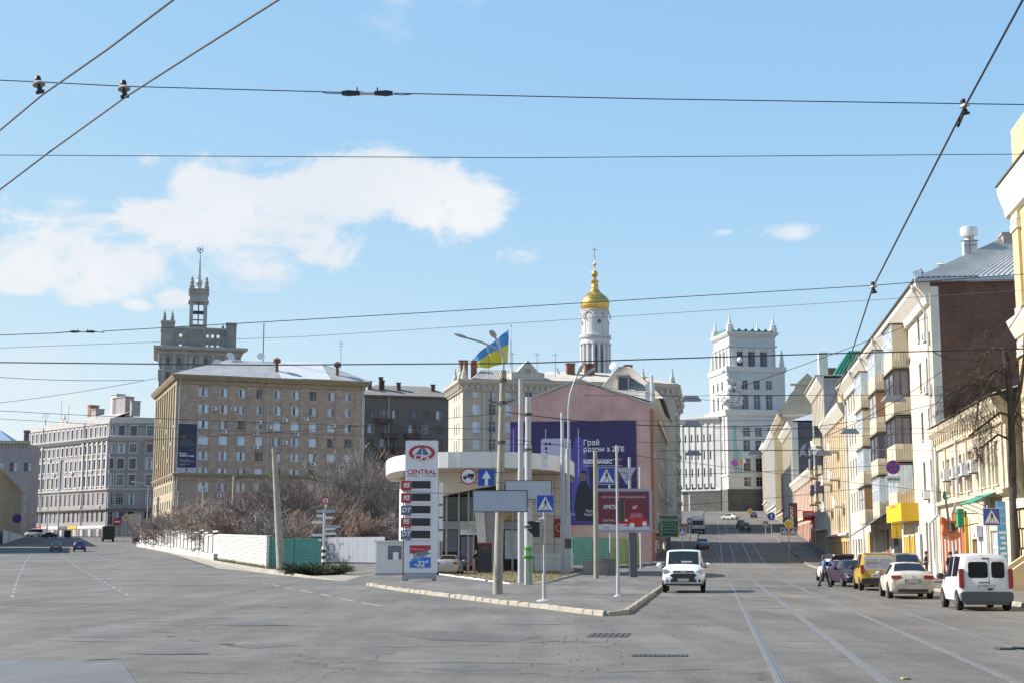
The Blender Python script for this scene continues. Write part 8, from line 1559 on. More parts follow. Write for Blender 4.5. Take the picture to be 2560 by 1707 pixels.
def mirrors(root, x, y, z, m, k=1.0):
    for s in (-1, 1): MB().sphere((s * (x + .1 * k), y, z), .12 * k, 8, 6, 0, (1, .55, .8)).build('wing_mirror', m, root, smooth_=60); MB().box(min(s * (x - .12), s * (x + .06)), max(s * (x - .12), s * (x + .06)), y - .02, y + .04, z - .1 * k, z - .05 * k).build('mirror_stalk', M_trim, root)
def plate(root, y, z, body_, face=-1, w=.52):
    p = MB().box(-w / 2, w / 2, y - .012, y + .012, z - .06, z + .06).build('number_plate', M_plate, root)
    if body_: t = txt(body_, .11, M_sblk, p, (0, y + face * .014, z), rz=0 if face < 0 else R(180), ext=.001)
SED = lambda L=4.66, W_=.89, H=1.46, tail=1.06: [(-L / 2, .42, .62, .9, .97, .66, .78, .74, .64, ''), (-L / 2 + .07, .27, .6, tail - .07, tail, .8, W_ - .02, W_ - .09, W_ - .18, ''), (-L / 2 + .5, .2, .6, .97, tail + .03, .84, W_, W_ - .05, W_ - .16, ''), (-L / 2 + .68, .2, .6, .97, tail + .05, .84, W_, W_ - .05, W_ - .16, 'r'), (-L / 2 + 1.38, .2, .58, .96, H - .05, .84, W_, W_ - .05, W_ - .31, 's'), (-L / 2 + 1.95, .2, .58, .95, H - .01, .84, W_, W_ - .05, W_ - .3, 's'), (.05, .2, .58, .94, H - .01, .84, W_, W_ - .05, W_ - .3, 's'), (.42, .2, .57, .93, H - .07, .84, W_, W_ - .05, W_ - .29, 'ws'), (L / 2 - 1.12, .2, .56, .9, .99, .84, W_, W_ - .06, W_ - .16, ''), (L / 2 - 1.0, .2, .56, .88, .96, .84, W_, W_ - .07, W_ - .18, ''), (L / 2 - .35, .22, .52, .74, .82, .82, W_ - .02, W_ - .1, W_ - .22, ''), (L / 2 - .1, .24, .48, .62, .7, .76, W_ - .08, W_ - .18, W_ - .3, ''), (L / 2, .3, .46, .56, .6, .66, .7, .64, .58, '')]
def rear_kit(root, L, W_, lamps, plate_z, plate_txt, paint, bump=(.3, .5), bm=None, badge=True):
    y = -L / 2
    for s in (-1, 1):
        x0, x1, z0, z1 = lamps; b = MB(); xs = sorted((s * x0, s * x1)); rrect(b, xs[0], xs[1], z0, z1, y - .02, y + .22, .04); b.build('tail_lamp', M_tail, root)
    plate(root, y - .03, plate_z, plate_txt)
    if bm: b = MB(); rrect(b, -W_ + .06, W_ - .06, bump[0], bump[1], y - .05, y + .2, .06); b.build('rear_bumper', bm, root)
    if badge: MB().disc(0, plate_z + .2, .05, y - .025, y, 12).build('badge', M_chrome, root)
def place(px, Y, heading, name, label, cat='car', group=None, lift=0.0):
    x = GX(px, Y, .7); return thing(name, label, cat, (x, Y, terr(x, Y) + lift), heading, group)
AW = -math.atan(SX)                                          # driving away up the right street
# --- silver-white saloon, boot toward the camera
pw = mat('paint_pearl_white', (.6, .58, .54), .3, coat=.5, var=.06, vs=1.5); dirty = mat('paint_dusty_white', (.5, .46, .4), .45, coat=.25, var=.18, vs=2)
o = place(2263, 60.5, AW, 'parked_saloon', 'dusty white saloon parked behind the nearest white van', 'car', 'cars parked along the right kerb'); L = 4.66
car_body(o, SED(), dirty); arches(o, .89, (-1.32, 1.36), .32); [wheel(o, s * .79, y, .32) for s in (-1, 1) for y in (-1.32, 1.36)]
rear_kit(o, L, .89, (.44, .83, .8, .95), .72, 'AX 6618 HI', dirty); mirrors(o, .92, .55, 1.0, dirty); b = MB(); rrect(b, -.6, .6, .28, .4, -L / 2 - .02, -L / 2 + .1, .05); b.build('diffuser', M_trim, o); MB().box(-.3, .3, -L / 2 - .04, -L / 2, .64, .8).build('plate_recess', mat('recess_dark', (.12, .11, .1), .6), o); MB().box(-.62, .62, -L / 2 - .015, -L / 2 + .05, .585, .6).build('chrome_strip', M_chrome, o)
MB().tube([(0, -.5, 1.44), (0, -.58, 1.54)], .02, 5).build('roof_fin', M_trim, o)
# --- white panel van, nearest
vw = mat('paint_van_white', (.62, .62, .62), .35, coat=.4, var=.05, vs=1.2)
KG = [(-2.02, .5, .75, 1.08, 1.66, .72, .78, .77, .6, ''), (-1.97, .32, .72, 1.1, 1.78, .78, .83, .81, .66, ''), (-1.5, .24, .7, 1.1, 1.81, .8, .84, .82, .68, 's'), (-.55, .22, .68, 1.08, 1.83, .8, .84, .82, .69, ''), (-.45, .22, .68, 1.08, 1.83, .8, .84, .82, .69, 's'), (.25, .22, .66, 1.06, 1.8, .8, .84, .82, .68, 's'), (.5, .22, .65, 1.05, 1.74, .8, .84, .82, .66, 'ws'), (1.2, .22, .6, 1.0, 1.17, .8, .84, .8, .68, ''), (1.3, .22, .6, .98, 1.1, .8, .83, .79, .66, ''), (1.85, .25, .55, .82, .9, .76, .8, .72, .58, ''), (2.02, .35, .5, .66, .7, .62, .66, .6, .5, '')]
o = place(2436, 48.8, AW + R(1), 'parked_van', 'white panel van with two dark rear windows, nearest on the right', 'van', 'cars parked along the right kerb'); o.scale = (1.0, 1.0, 1.0)
car_body(o, KG, vw); arches(o, .84, (-1.32, 1.32), .31); [wheel(o, s * .75, y, .31) for s in (-1, 1) for y in (-1.32, 1.32)]
b = MB(); rrect(b, -.56, .06, 1.06, 1.58, -2.05, -2.0, .09); b.build('rear_window', M_cglass, o); b = MB(); rrect(b, .17, .58, 1.06, 1.58, -2.05, -2.0, .09); b.build('rear_window', M_cglass, o)
b = MB(); rrect(b, -.82, .82, .3, .62, -2.1, -1.8, .08); b.build('rear_bumper', mat('bumper_grey', (.085, .087, .09), .7), o); b = MB(); rrect(b, -.7, .7, .2, .32, -2.07, -1.7, .05); b.build('rear_skirt', mat('bumper_grey', (.085, .087, .09)), o)
for s in (-1, 1): b = MB(); xs = sorted((s * .7, s * .84)); rrect(b, xs[0], xs[1], .72, 1.36, -2.06, -1.85, .05); b.build('tail_lamp', M_tail, o)
plate(o, -2.045, .8, 'AI 9689 CX'); MB().box(.09, .1, -2.036, -2.0, .64, 1.68).build('door_gap', M_trim, o); b = MB(); rrect(b, .04, .2, .68, .86, -2.055, -2.0, .03); b.build('handle_recess', M_trim, o); MB().box(-.12, .12, -2.04, -1.98, 1.67, 1.71).build('brake_lamp', M_tail, o); MB().box(-.25, .1, -2.05, -2.0, .9, .93).build('handle_bar', M_trim, o); mirrors(o, .86, .85, 1.08, M_trim, 1.1)
# --- yellow delivery van with the white upper part
M_vyel = mat('paint_post_yellow', (.5, .3, .03), .35, coat=.4, var=.1); M_vwh = mat('paint_post_white', (.6, .6, .6), .4, coat=.3)
o = place(2187, 72.5, AW, 'parked_van', 'yellow and white delivery van between purple car and white saloon', 'van', 'cars parked along the right kerb'); o.scale = (1.09, 1.05, 1.0)
car_body(o, KG, M_vyel); arches(o, .84, (-1.32, 1.32), .31); [wheel(o, s * .75, y, .31) for s in (-1, 1) for y in (-1.32, 1.32)]
b = MB(); rrect(b, -.68, .68, 1.0, 1.68, -2.05, -1.99, .14); b.build('rear_panel', M_vwh, o); b = MB(); rrect(b, -.6, -.02, 1.08, 1.56, -2.06, -2.04, .12); b.build('door_film', mat('film_grey', (.42, .43, .5), .3), o); b = MB(); rrect(b, .02, .6, 1.08, 1.56, -2.06, -2.04, .12); b.build('door_film', mat('film_grey', (.42, .43, .5)), o)
MB().disc(-.5, 1.33, .09, -2.068, -2.06, 14).build('roundel', M_vyel, o); txt('УКРПОШТА', .11, M_slat, o, (-.22, -2.066, 1.33), ext=.001); b = MB(); rrect(b, .38, .52, 1.1, 1.24, -2.068, -2.06, .02); b.build('sticker', M_sblue, o)
b = MB(); rrect(b, -.8, .8, .34, .6, -2.1, -1.85, .07); b.build('rear_bumper', M_trim, o); b = MB(); rrect(b, -.4, .34, .64, .84, -2.055, -2.0, .06); b.build('plate_frame', M_vwh, o); plate(o, -2.065, .74, 'AX 5502 EE'); 
for s in (-1, 1): b = MB(); xs = sorted((s * .68, s * .82)); rrect(b, xs[0], xs[1], .82, 1.24, -2.06, -1.85, .04); b.build('tail_lamp', M_tail, o)
MB().box(-.12, .08, -2.06, -2.0, .92, .96).build('handle_bar', M_trim, o); mirrors(o, .86, .85, 1.08, M_trim, 1.0); b = MB(); rrect(b, -.66, .66, 1.78, 1.83, -2.0, .3, .02); b.build('roof_panel', M_vwh, o)
# --- purple car facing the camera with its boot lid up
M_vpur = mat('paint_purple', (.035, .02, .04), .4, coat=.15, metal=.0, spec=.3, var=.1)
def front_kit(o, L, W_, hl, grille, plate_z, txt_=None):
    y = L / 2
    for s in (-1, 1): x0, x1, z0, z1, yy = hl; b = MB(); xs = sorted((s * x0, s * x1)); b.plate([(xs[0], z0 + (.04 if s > 0 else .08)), (xs[1], z0 + (.08 if s > 0 else .04)), (xs[1], z1), (xs[0], z1 - .02)], y - yy, y - yy + .12); b.build('headlamp', M_head, o)
    x1, z0, z1 = grille; b = MB(); b.plate([(-x1 * .8, z0), (x1 * .8, z0), (x1, z1), (-x1, z1)], y - .12, y + .015); b.build('grille', M_trim, o); plate(o, y + .03, plate_z, txt_, 1)
o = place(2128, 79.5, math.pi + AW + R(9), 'parked_car', 'purple car facing the camera with its boot lid raised', 'car', 'cars parked along the right kerb'); CV = SED(4.5, .88, 1.44, 1.05)
car_body(o, CV, M_vpur); arches(o, .88, (-1.3, 1.32), .31); [wheel(o, s * .78, y, .31) for s in (-1, 1) for y in (-1.3, 1.32)]; front_kit(o, 4.5, .88, (.42, .8, .6, .72, .22), (.42, .3, .42), .42, None); mirrors(o, .92, .6, 1.0, M_vpur)
b = MB(); rrect(b, -.62, .62, -.28, .28, -.05, .05, .18); lid = b.build('boot_lid', mat('boot_lid_brown', (.07, .05, .05), .4, coat=.3), o, loc=(0, -1.75, 1.58), rot=(R(-62), 0, 0)); MB().tube([(-.5, -1.5, 1.1), (-.5, -1.72, 1.5)], .02, 5).tube([(.5, -1.5, 1.1), (.5, -1.72, 1.5)], .02, 5).build('lid_strut', M_trim, o); MB().box(-.3, .3, 2.245, 2.262, .64, .67).build('chrome_strip', M_chrome, o)
# --- dark grey crossover facing the camera, on the pavement
SUV = [(-2.2, .5, .7, 1.05, 1.2, .7, .8, .78, .6, ''), (-2.1, .35, .7, 1.1, 1.35, .84, .9, .85, .66, 'r'), (-1.55, .3, .7, 1.1, 1.62, .86, .92, .87, .62, 's'), (-.6, .3, .7, 1.08, 1.67, .86, .92, .87, .64, 's'), (.1, .3, .68, 1.07, 1.64, .86, .92, .87, .64, 's'), (.35, .3, .68, 1.06, 1.58, .86, .92, .87, .63, 'ws'), (1.15, .3, .66, 1.02, 1.13, .86, .92, .85, .72, ''), (1.3, .3, .66, 1.0, 1.1, .86, .92, .84, .7, ''), (1.95, .32, .62, .88, .97, .82, .88, .78, .64, ''), (2.12, .36, .56, .74, .82, .76, .82, .72, .6, ''), (2.2, .42, .54, .66, .7, .64, .7, .64, .54, '')]
M_vgry = mat('paint_dark_grey', (.1, .09, .085), .35, coat=.5, var=.1)
o = place(2266, 84, math.pi + AW - R(3), 'parked_crossover', 'dark grey crossover facing the camera behind the white saloon', 'car', 'cars parked along the right kerb', .12); car_body(o, SUV, M_vgry, gfront=M_cgl2); arches(o, .92, (-1.3, 1.35), .34); [wheel(o, s * .82, y, .34) for s in (-1, 1) for y in (-1.3, 1.35)]; front_kit(o, 4.4, .92, (.42, .82, .74, .86, .24), (.55, .45, .62), .52, None); mirrors(o, .96, .6, 1.12, M_vgry, 1.2)
# --- white hatchback with open tailgate
o = place(2079, 93, AW + R(2), 'parked_hatchback', 'white hatchback with its tailgate up and someone leaning in', 'car', 'cars parked along the right kerb')
HB = [(-2.0, .42, .62, .86, .92, .66, .76, .74, .64, ''), (-1.93, .27, .6, .95, 1.02, .78, .82, .78, .6, ''), (-1.3, .2, .6, .96, 1.38, .8, .84, .8, .58, 's'), (-.5, .2, .58, .95, 1.44, .8, .84, .8, .58, 's'), (.1, .2, .57, .94, 1.4, .8, .84, .8, .57, 'ws'), (.9, .2, .56, .9, 1.0, .8, .84, .78, .66, ''), (1.7, .24, .5, .72, .8, .76, .8, .7, .56, ''), (1.95, .32, .46, .58, .64, .66, .7, .62, .52, '')]
car_body(o, HB, vw); arches(o, .84, (-1.25, 1.25), .3); [wheel(o, s * .75, y, .3) for s in (-1, 1) for y in (-1.25, 1.25)]; rear_kit(o, 4.0, .82, (.6, .78, .7, .92), .58, 'AX 2247', vw, (.3, .5), mat('bumper_grey', (.085, .087, .09)), False); b = MB(); rrect(b, -.62, .62, .74, 1.25, -1.97, -1.75, .08); b.build('boot_opening', M_arch, o); b = MB(); rrect(b, -.66, .66, -.3, .3, -.04, .04, .12); b.build('tailgate', M_trim, o, loc=(0, -1.72, 1.58), rot=(R(-68), 0, 0)); MB().tube([(-.55, -1.6, 1.1), (-.55, -1.8, 1.55)], .015, 5).build('tailgate_strut', M_iron, o)
# --- white minibus driving toward the camera
TC = [(-2.48, .5, .8, 1.2, 1.85, .85, .93, .9, .74, ''), (-2.4, .35, .78, 1.2, 1.95, .9, .98, .95, .78, 's'), (-.2, .3, .76, 1.2, 1.98, .92, .99, .96, .8, 's'), (.7, .3, .75, 1.18, 1.95, .92, .99, .96, .78, 's'), (.9, .3, .74, 1.17, 1.9, .92, .99, .96, .77, 'ws'), (1.62, .3, .72, 1.12, 1.3, .92, .99, .94, .8, ''), (1.72, .3, .7, 1.1, 1.24, .92, .99, .93, .79, ''), (2.2, .32, .66, .98, 1.1, .9, .97, .88, .74, ''), (2.4, .34, .6, .84, .94, .86, .94, .84, .72, ''), (2.48, .4, .56, .74, .8, .78, .84, .78, .66, '')]
M_tcw = mat('paint_minibus_white', (.66, .67, .68), .3, coat=.5, var=.04)
o = place(1711, 69.0, math.pi + AW, 'white_minibus', 'white minibus with black grille driving down toward the camera', 'van'); car_body(o, TC, M_tcw); arches(o, .99, (-1.45, 1.5), .34); [wheel(o, s * .88, y, .34) for s in (-1, 1) for y in (-1.45, 1.5)]; y = 2.48
b = MB(); b.plate([(-.46, .66), (.46, .66), (.62, .82), (.52, .88), (-.52, .88), (-.62, .82)], y - .15, y + .04); b.plate([(-.62, .5), (.62, .5), (.55, .66), (-.55, .66)], y - .15, y + .03); b.build('grille', M_trim, o); MB().plate([(-.5, .95), (.5, .95), (.46, 1.02), (-.46, 1.02)], y - .22, y - .02).build('upper_grille', M_trim, o); MB().plate([(-.5, .93), (.5, .93), (.5, .948), (-.5, .948)], y - .15, y - .0).build('chrome_strip', M_chrome, o); b = MB(); b.disc(0, .985, .06, y - .05, y + .0, 14, 0, .1); b.build('badge', M_chrome, o)
for s in (-1, 1): b = MB(); xs = [s * .58, s * .9, s * .93, s * .8, s * .6]; b.plate(list(zip(xs, (.9, .86, 1.06, 1.1, 1.0))), y - .28, y - .08); b.build('headlamp', M_head, o); MB().disc(s * .74, .56, .07, y - .1, y + .0, 12).build('fog_lamp', M_trim, o); b = MB(); b.plate([(s * .62, .46), (s * .92, .5), (s * .9, .68), (s * .66, .62)], y - .2, y - .04); b.build('bumper_inlet', M_trim, o)
plate(o, y + .05, .6, 'AX 0717 KB', 1); mirrors(o, 1.0, 1.2, 1.26, M_tcw, 1.25); b = MB(); rrect(b, -.85, .85, .36, .44, y - .1, y + .02, .03); b.build('bumper_lip', M_trim, o)
MB().box(-.3, .2, -.005, .005, -.07, .07).build('paper_notice', M_plate, o, loc=(-.1, 1.57, 1.4), rot=(R(-42), 0, 0)); b = MB(); b.tube([(.9, .4, 1.95), (.95, .4, 2.35)], .012, 5); b.build('flag_stick', M_plate, o); b = MB(); b.quad((.95, .4, 2.35), (1.0, .1, 2.25), (.99, .12, 2.12), (.945, .4, 2.2)); b.build('small_flag', mat('flag_blue', (.05, .2, .5)), o); b = MB(); b.quad((.945, .4, 2.2), (.99, .12, 2.12), (.98, .14, 2.0), (.94, .4, 2.06)); b.build('small_flag', mat('flag_yellow', (.62, .48, .03)), o)
for x in (-.35, .15): MB().tube([(x, 1.64, 1.29), (x + .45, 1.4, 1.5)], .012, 5).build('wiper', M_trim, o)
# --- silver saloon at the station
M_vsil = mat('paint_silver', (.42, .4, .37), .35, coat=.4, metal=.3, var=.06)
o = place(1124, 103.5, R(-4), 'parked_saloon', 'silver-beige saloon standing on the station forecourt', 'car'); car_body(o, SED(4.24, .84, 1.43, 1.08), M_vsil); arches(o, .84, (-1.22, 1.25), .29); [wheel(o, s * .75, yy, .29) for s in (-1, 1) for yy in (-1.22, 1.25)]; rear_kit(o, 4.24, .84, (.5, .78, .78, .95), .82, 'AX 1187 CO', M_vsil); mirrors(o, .88, .5, .98, M_vsil)
# --- distant traffic (small in the picture)
def far_car(px, Y, hd, col_, label, grp=None, kind='sed', front=False):
    o = place(px, Y, hd, 'distant_car', label, 'car', grp); m = mat('far_paint_%d' % px, col_, .35, coat=.4); car_body(o, SED() if kind == 'sed' else SUV, m, n=1); [wheel(o, s * .8, yy, .32) for s in (-1, 1) for yy in (-1.32, 1.34)]
    for s in (-1, 1): MB().box(min(s * .5, s * .82), max(s * .5, s * .82), -2.36, -2.2, .78, .92).build('tail_lamp', M_tail, o)
    plate(o, -2.36, .7, None); return o
far_car(139, 226, R(17), (.14, .125, .11), 'grey-brown car driving away on the left road', 'cars on the left road'); far_car(198, 222, R(15), (.02, .035, .12), 'dark blue car driving away right of the grey-brown one', 'cars on the left road', 'suv')
far_car(122, 395, R(75), (.03, .05, .12), 'dark blue car crossing before the far red shops', 'cars on the left road')
far_car(1758, 208, math.pi + AW, (.12, .1, .1), 'brownish car on the shaded hill behind the minibus', 'cars on the hill'); far_car(1866, 272, AW, (.06, .065, .07), 'dark crossover parked halfway up the hill', 'cars on the hill', 'suv'); far_car(1854, 288, AW, (.12, .12, .13), 'grey car just beyond the dark crossover on the hill', 'cars on the hill', 'suv'); far_car(1828, 345, AW + R(50), (.4, .4, .4), 'pale car turning at the top of the hill', 'cars on the hill'); far_car(1886, 360, AW, (.05, .06, .1), 'small dark car at the crest on the right', 'cars on the hill')
def truck(px, Y, hd, label, box_, cab, w=2.4, h=3.2, L=6.5):
    o = place(px, Y, hd, 'truck', label, 'truck'); MB().box(-w / 2, w / 2, -L / 2, L / 2 - 1.9, .9, h).build('load_body', box_, o); MB().box(-w / 2 + .1, w / 2 - .1, L / 2 - 1.8, L / 2, .6, 2.5).build('cab', cab, o); MB().box(-w / 2 + .25, w / 2 - .25, L / 2 - .02, L / 2 + .03, 1.5, 2.3).build('windscreen', M_cglass, o); MB().box(-w / 2 + .2, w / 2 - .2, -L / 2 + .2, L / 2, .55, .9).build('chassis', M_trim, o); MB().box(-w / 2, w / 2, L / 2, L / 2 + .08, .5, .85).build('bumper', M_trim, o)
    for k in range(6): MB().box(-w / 2 + .1 + k * (w - .2) / 6, -w / 2 + .14 + k * (w - .2) / 6, -L / 2 - .05, -L / 2, 1.0, h - .1).build('tailboard_rib', M_trim, o)
    for s in (-1, 1):
        for yy in (-L / 2 + 1.2, L / 2 - 1.0): wheel(o, s * (w / 2 - .2), yy, .48, .28)
    return o
truck(1747, 262, math.pi + AW, 'boxy pale truck coming down the hill on the left', mat('truck_box_grey', (.4, .4, .4), .6), mat('truck_cab', (.35, .36, .38), .4)); truck(268, 322, R(18), 'dark tipper truck standing on the left road before the shops', mat('tipper_dark', (.05, .052, .045), .8), M_trim, 2.6, 3.4)
o = place(86, 405, R(75), 'white_van', 'white van parked before the far red shops', 'van'); o.scale = (1.1, 1.2, 1.2); car_body(o, TC, M_tcw, n=1); [wheel(o, s * .88, yy, .34) for s in (-1, 1) for yy in (-1.45, 1.5)]
# == people
M_skin = mat('skin', (.42, .26, .19), .6); M_hairb = mat('hair_brown', (.07, .035, .02), .7); M_hairk = mat('hair_dark', (.02, .016, .014), .7); M_shoe = mat('shoe_dark', (.02, .02, .02), .6)
def skin_mesh(name, V, E, rad, m, sub=1):
    me = bpy.data.meshes.new(name); me.from_pydata(V, E, []); o = bpy.data.objects.new(name, me); col.objects.link(o)
    md = o.modifiers.new('s', 'SKIN'); 
    for i, r in enumerate(rad): sv = me.skin_vertices[0].data[i]; sv.radius = (r, r) if isinstance(r, (int, float)) else r
    me.skin_vertices[0].data[0].use_root = True
    sb = o.modifiers.new('u', 'SUBSURF'); sb.levels = sub; sb.render_levels = sub
    me.materials.append(m); PENDING.append(o); return o
PENDING = []
def adopt(o, parent): o.parent = parent; return o
def person(loc, rz, label, coat, legs, hair=M_hairk, long_hair=False, cap=None, h=1.72, pose='stand', skirt=False, name='person', bag=None, shoes=M_shoe):
    o = thing(name, label, 'person', loc, rz); k = h / 1.75; o.scale = (k, k, k)
    J = {'pel': (0, 0, .95), 'wst': (0, 0, 1.1), 'chs': (0, -.01, 1.33), 'nck': (0, 0, 1.48), 'hd': (0, -.02, 1.6), 'sL': (-.18, 0, 1.42), 'sR': (.18, 0, 1.42), 'eL': (-.24, .02, 1.15), 'eR': (.24, .02, 1.15), 'hL': (-.22, -.1, .93), 'hR': (.22, -.1, .93), 'pL': (-.09, 0, .92), 'pR': (.09, 0, .92), 'kL': (-.1, -.02, .5), 'kR': (.1, -.02, .5), 'aL': (-.1, .02, .09), 'aR': (.1, .02, .09)}
    if pose == 'walk': J.update(kL=(-.09, -.16, .52), aL=(-.09, -.24, .1), kR=(.09, .06, .5), aR=(.09, .32, .14), eL=(-.25, .1, 1.16), hL=(-.25, .06, .93), eR=(.25, -.06, 1.16), hR=(.24, -.24, 1.0))
    if pose == 'pockets': J.update(eL=(-.3, .1, 1.14), hL=(-.2, -.06, 1.0), eR=(.3, .1, 1.14), hR=(.2, -.06, 1.0))
    if pose == 'lean': J.update(wst=(0, -.12, 1.08), chs=(0, -.38, 1.2), nck=(0, -.55, 1.24), hd=(0, -.68, 1.24), sL=(-.18, -.46, 1.24), sR=(.18, -.46, 1.24), eL=(-.22, -.55, 1.0), eR=(.22, -.55, 1.0), hL=(-.15, -.75, .9), hR=(.15, -.75, .9))
    if pose == 'folded': J.update(eL=(-.25, .0, 1.15), hL=(.04, -.2, 1.18), eR=(.25, .0, 1.15), hR=(-.04, -.2, 1.14))
    def mk(nm, joints, edges, rad, m): return adopt(skin_mesh(nm, [J[j] if isinstance(j, str) else j for j in joints], edges, rad, m), o)
    v = Vector
    # body: one continuous figure, with five fingers on each hand
    jn = ['pel', 'wst', 'chs', 'nck', 'hd', 'sL', 'eL', 'hL', 'sR', 'eR', 'hR', 'pL', 'kL', 'aL', 'pR', 'kR', 'aR']; ed = [(0, 1), (1, 2), (2, 3), (3, 4), (2, 5), (5, 6), (6, 7), (2, 8), (8, 9), (9, 10), (0, 11), (11, 12), (12, 13), (0, 14), (14, 15), (15, 16)]
    rd = [(.13, .1), (.12, .09), (.14, .1), .055, .06, .055, .042, .03, .055, .042, .03, .08, .055, .04, .08, .055, .04]
    adopt(skin_mesh('body', [J[j] for j in jn], ed, rd, M_skin), o)
    for s, e_ in (('hL', 'eL'), ('hR', 'eR')):
        d = (v(J[s]) - v(J[e_])).normalized(); side = d.cross(v((0, 1, 0))).normalized(); V = [v(J[s]) - d * .01, v(J[s]) + d * .07]; E = [(0, 1)]; rr = [.026, (.036, .018)]
        for f in range(4): b0 = v(J[s]) + d * .08 + side * (f - 1.5) * .019; V += [b0, b0 + d * (.032 - .003 * abs(f - 1.5)) + v((0, -.006, 0)), b0 + d * .062 + v((0, -.02, 0))]; n = len(V); E += [(1, n - 3), (n - 3, n - 2), (n - 2, n - 1)]; rr += [.009, .008, .007]
        t0 = v(J[s]) + d * .03 + side * .035; V += [t0, t0 + d * .03 + side * .02]; n = len(V); E += [(0, n - 2), (n - 2, n - 1)]; rr += [.011, .008]; adopt(skin_mesh('hand', [tuple(p) for p in V], E, rr, M_skin, 1), o)
    hd = v(J['hd']); b = MB(); b.sphere(hd + v((0, 0, .035)), .1, 14, 10, 0, (.78, .95, 1.22)); b.add([hd + v((-.018, -.085, .0)), hd + v((.018, -.085, .0)), hd + v((0, -.118, .002)), hd + v((0, -.09, .05))], [(0, 1, 2), (0, 2, 3), (1, 3, 2)]); [b.sphere(hd + v((s * .08, .0, .03)), .025, 6, 5, 0, (.5, .8, 1.2)) for s in (-1, 1)]; head = b.build('head', M_skin, o, smooth_=60)
    b = MB(); [b.sphere(hd + v((s * .032, -.088, .04)), .012, 6, 5) for s in (-1, 1)]; b.build('eyes', M_hairk, head); MB().box(hd.x - .025, hd.x + .025, hd.y - .094, hd.y - .084, hd.z - .036, hd.z - .028).build('mouth', mat('lip', (.3, .12, .1), .6), head)
    b = MB(); b.sphere(hd + v((0, .018, .06)), .108, 14, 8, 0, (.82, .95, 1.12))
    if long_hair: b.sphere(hd + v((0, .07, -.08)), .12, 10, 8, 0, (.85, .55, 1.5))
    b.build('hair', hair, o, smooth_=60)
    if cap: b = MB(); b.lathe([(.11, .0), (.118, .05), (.1, .11), (.05, .14)], 14, hd + v((0, .005, .06))); b.build('hat', cap, o, smooth_=50)
    up = ['wst', 'chs', 'sL', 'eL', (v(J['hL']) * .85 + v(J['eL']) * .15)[:], 'sR', 'eR', (v(J['hR']) * .85 + v(J['eR']) * .15)[:], 'pel', 'nck']; mk('jacket', up, [(0, 1), (1, 2), (2, 3), (3, 4), (1, 5), (5, 6), (6, 7), (0, 8), (1, 9)], [(.165, .125), (.18, .135), .085, .068, .052, .085, .068, .052, (.175, .13), (.085, .075)], coat)
    if skirt: b = MB(); b.lathe([(.19, .62), (.185, .9), (.17, 1.0)], 14); b.build('skirt', coat, o, smooth_=50)
    for s in 'LR': mk('trouser_leg', ['pel', 'p' + s, 'k' + s, 'a' + s], [(0, 1), (1, 2), (2, 3)], [.12, .105, .075, .062], legs)
    for s in 'LR': a = v(J['a' + s]); b = MB(); b.sphere(a + v((0, -.06, -.035)), .09, 10, 6, 0, (.55, 1.5, .55)); b.build('shoe', shoes, o, smooth_=60)
    if bag: b = MB(); b.sphere((.26, .02, .98), .15, 8, 6, 0, (.5, 1, 1)); b.build('bag', bag, o)
    return o
def on(px, Y, lift=0): x = GX(px, Y, 1); return (x, Y, terr(x, Y) + lift)
M_denim = mat('denim_blue', (.09, .14, .26), .8); M_blackc = mat('cloth_black', (.015, .015, .018), .8); M_olive = mat('cloth_olive', (.05, .045, .035), .85); M_bluej = mat('cloth_blue', (.025, .05, .13), .8)
person(on(2060, 77), R(95), 'person in blue denim jacket with long brown hair walking in the road', M_denim, M_blackc, M_hairb, True, pose='walk', h=1.7, shoes=M_shoe)
person(on(2075, 95), R(80), 'person in a dark padded jacket walking beside the open white hatchback', M_blackc, mat('cloth_charcoal', (.03, .03, .035), .85), M_hairk, pose='walk', h=1.78)
person(on(2088, 89.6), R(185), 'person in blue jacket bending into the open white hatchback', M_bluej, M_denim, M_hairk, pose='lean', h=1.75, shoes=mat('shoe_white', (.5, .5, .5), .6))
person(on(2316, 93, .12), R(70), 'man-sized figure in dark olive coat and cap standing by the cream wall', M_olive, mat('cloth_dark_brown', (.03, .027, .022), .85), M_hairk, cap=mat('cap_maroon', (.08, .03, .03), .8), pose='pockets', h=1.75)
person(on(2377, 78, .12), R(20), 'person in black standing behind the nearest van, only the head showing', M_blackc, M_blackc, M_hairk, cap=M_blackc, h=1.72)
person(on(2391, 78.5, .12), R(-30), 'person in a blue knitted hat behind the nearest van', M_bluej, M_blackc, M_hairk, cap=mat('hat_blue_grey', (.08, .12, .18), .8), h=1.78)
person((GX(1190, 108, 1), 108.5, terr(-3, 108)), R(30), 'person in dark clothes in the petrol station doorway', M_blackc, M_blackc, M_hairk, h=1.75, pose='folded')
hv = mat('hi_vis_yellow', (.55, .65, .03), .7); person(on(238, 398), R(100), 'worker in yellow high-visibility clothing by the far shops', hv, hv, M_hairk, h=1.8)
dg = bpy.context.evaluated_depsgraph_get(); done = [(o, bpy.data.meshes.new_from_object(o.evaluated_get(dg))) for o in PENDING]
for o, me in done:
    m = o.data.materials[0]; o.modifiers.clear(); o.data = me; me.materials.clear(); me.materials.append(m); me.polygons.foreach_set('use_smooth', [True] * len(me.polygons))
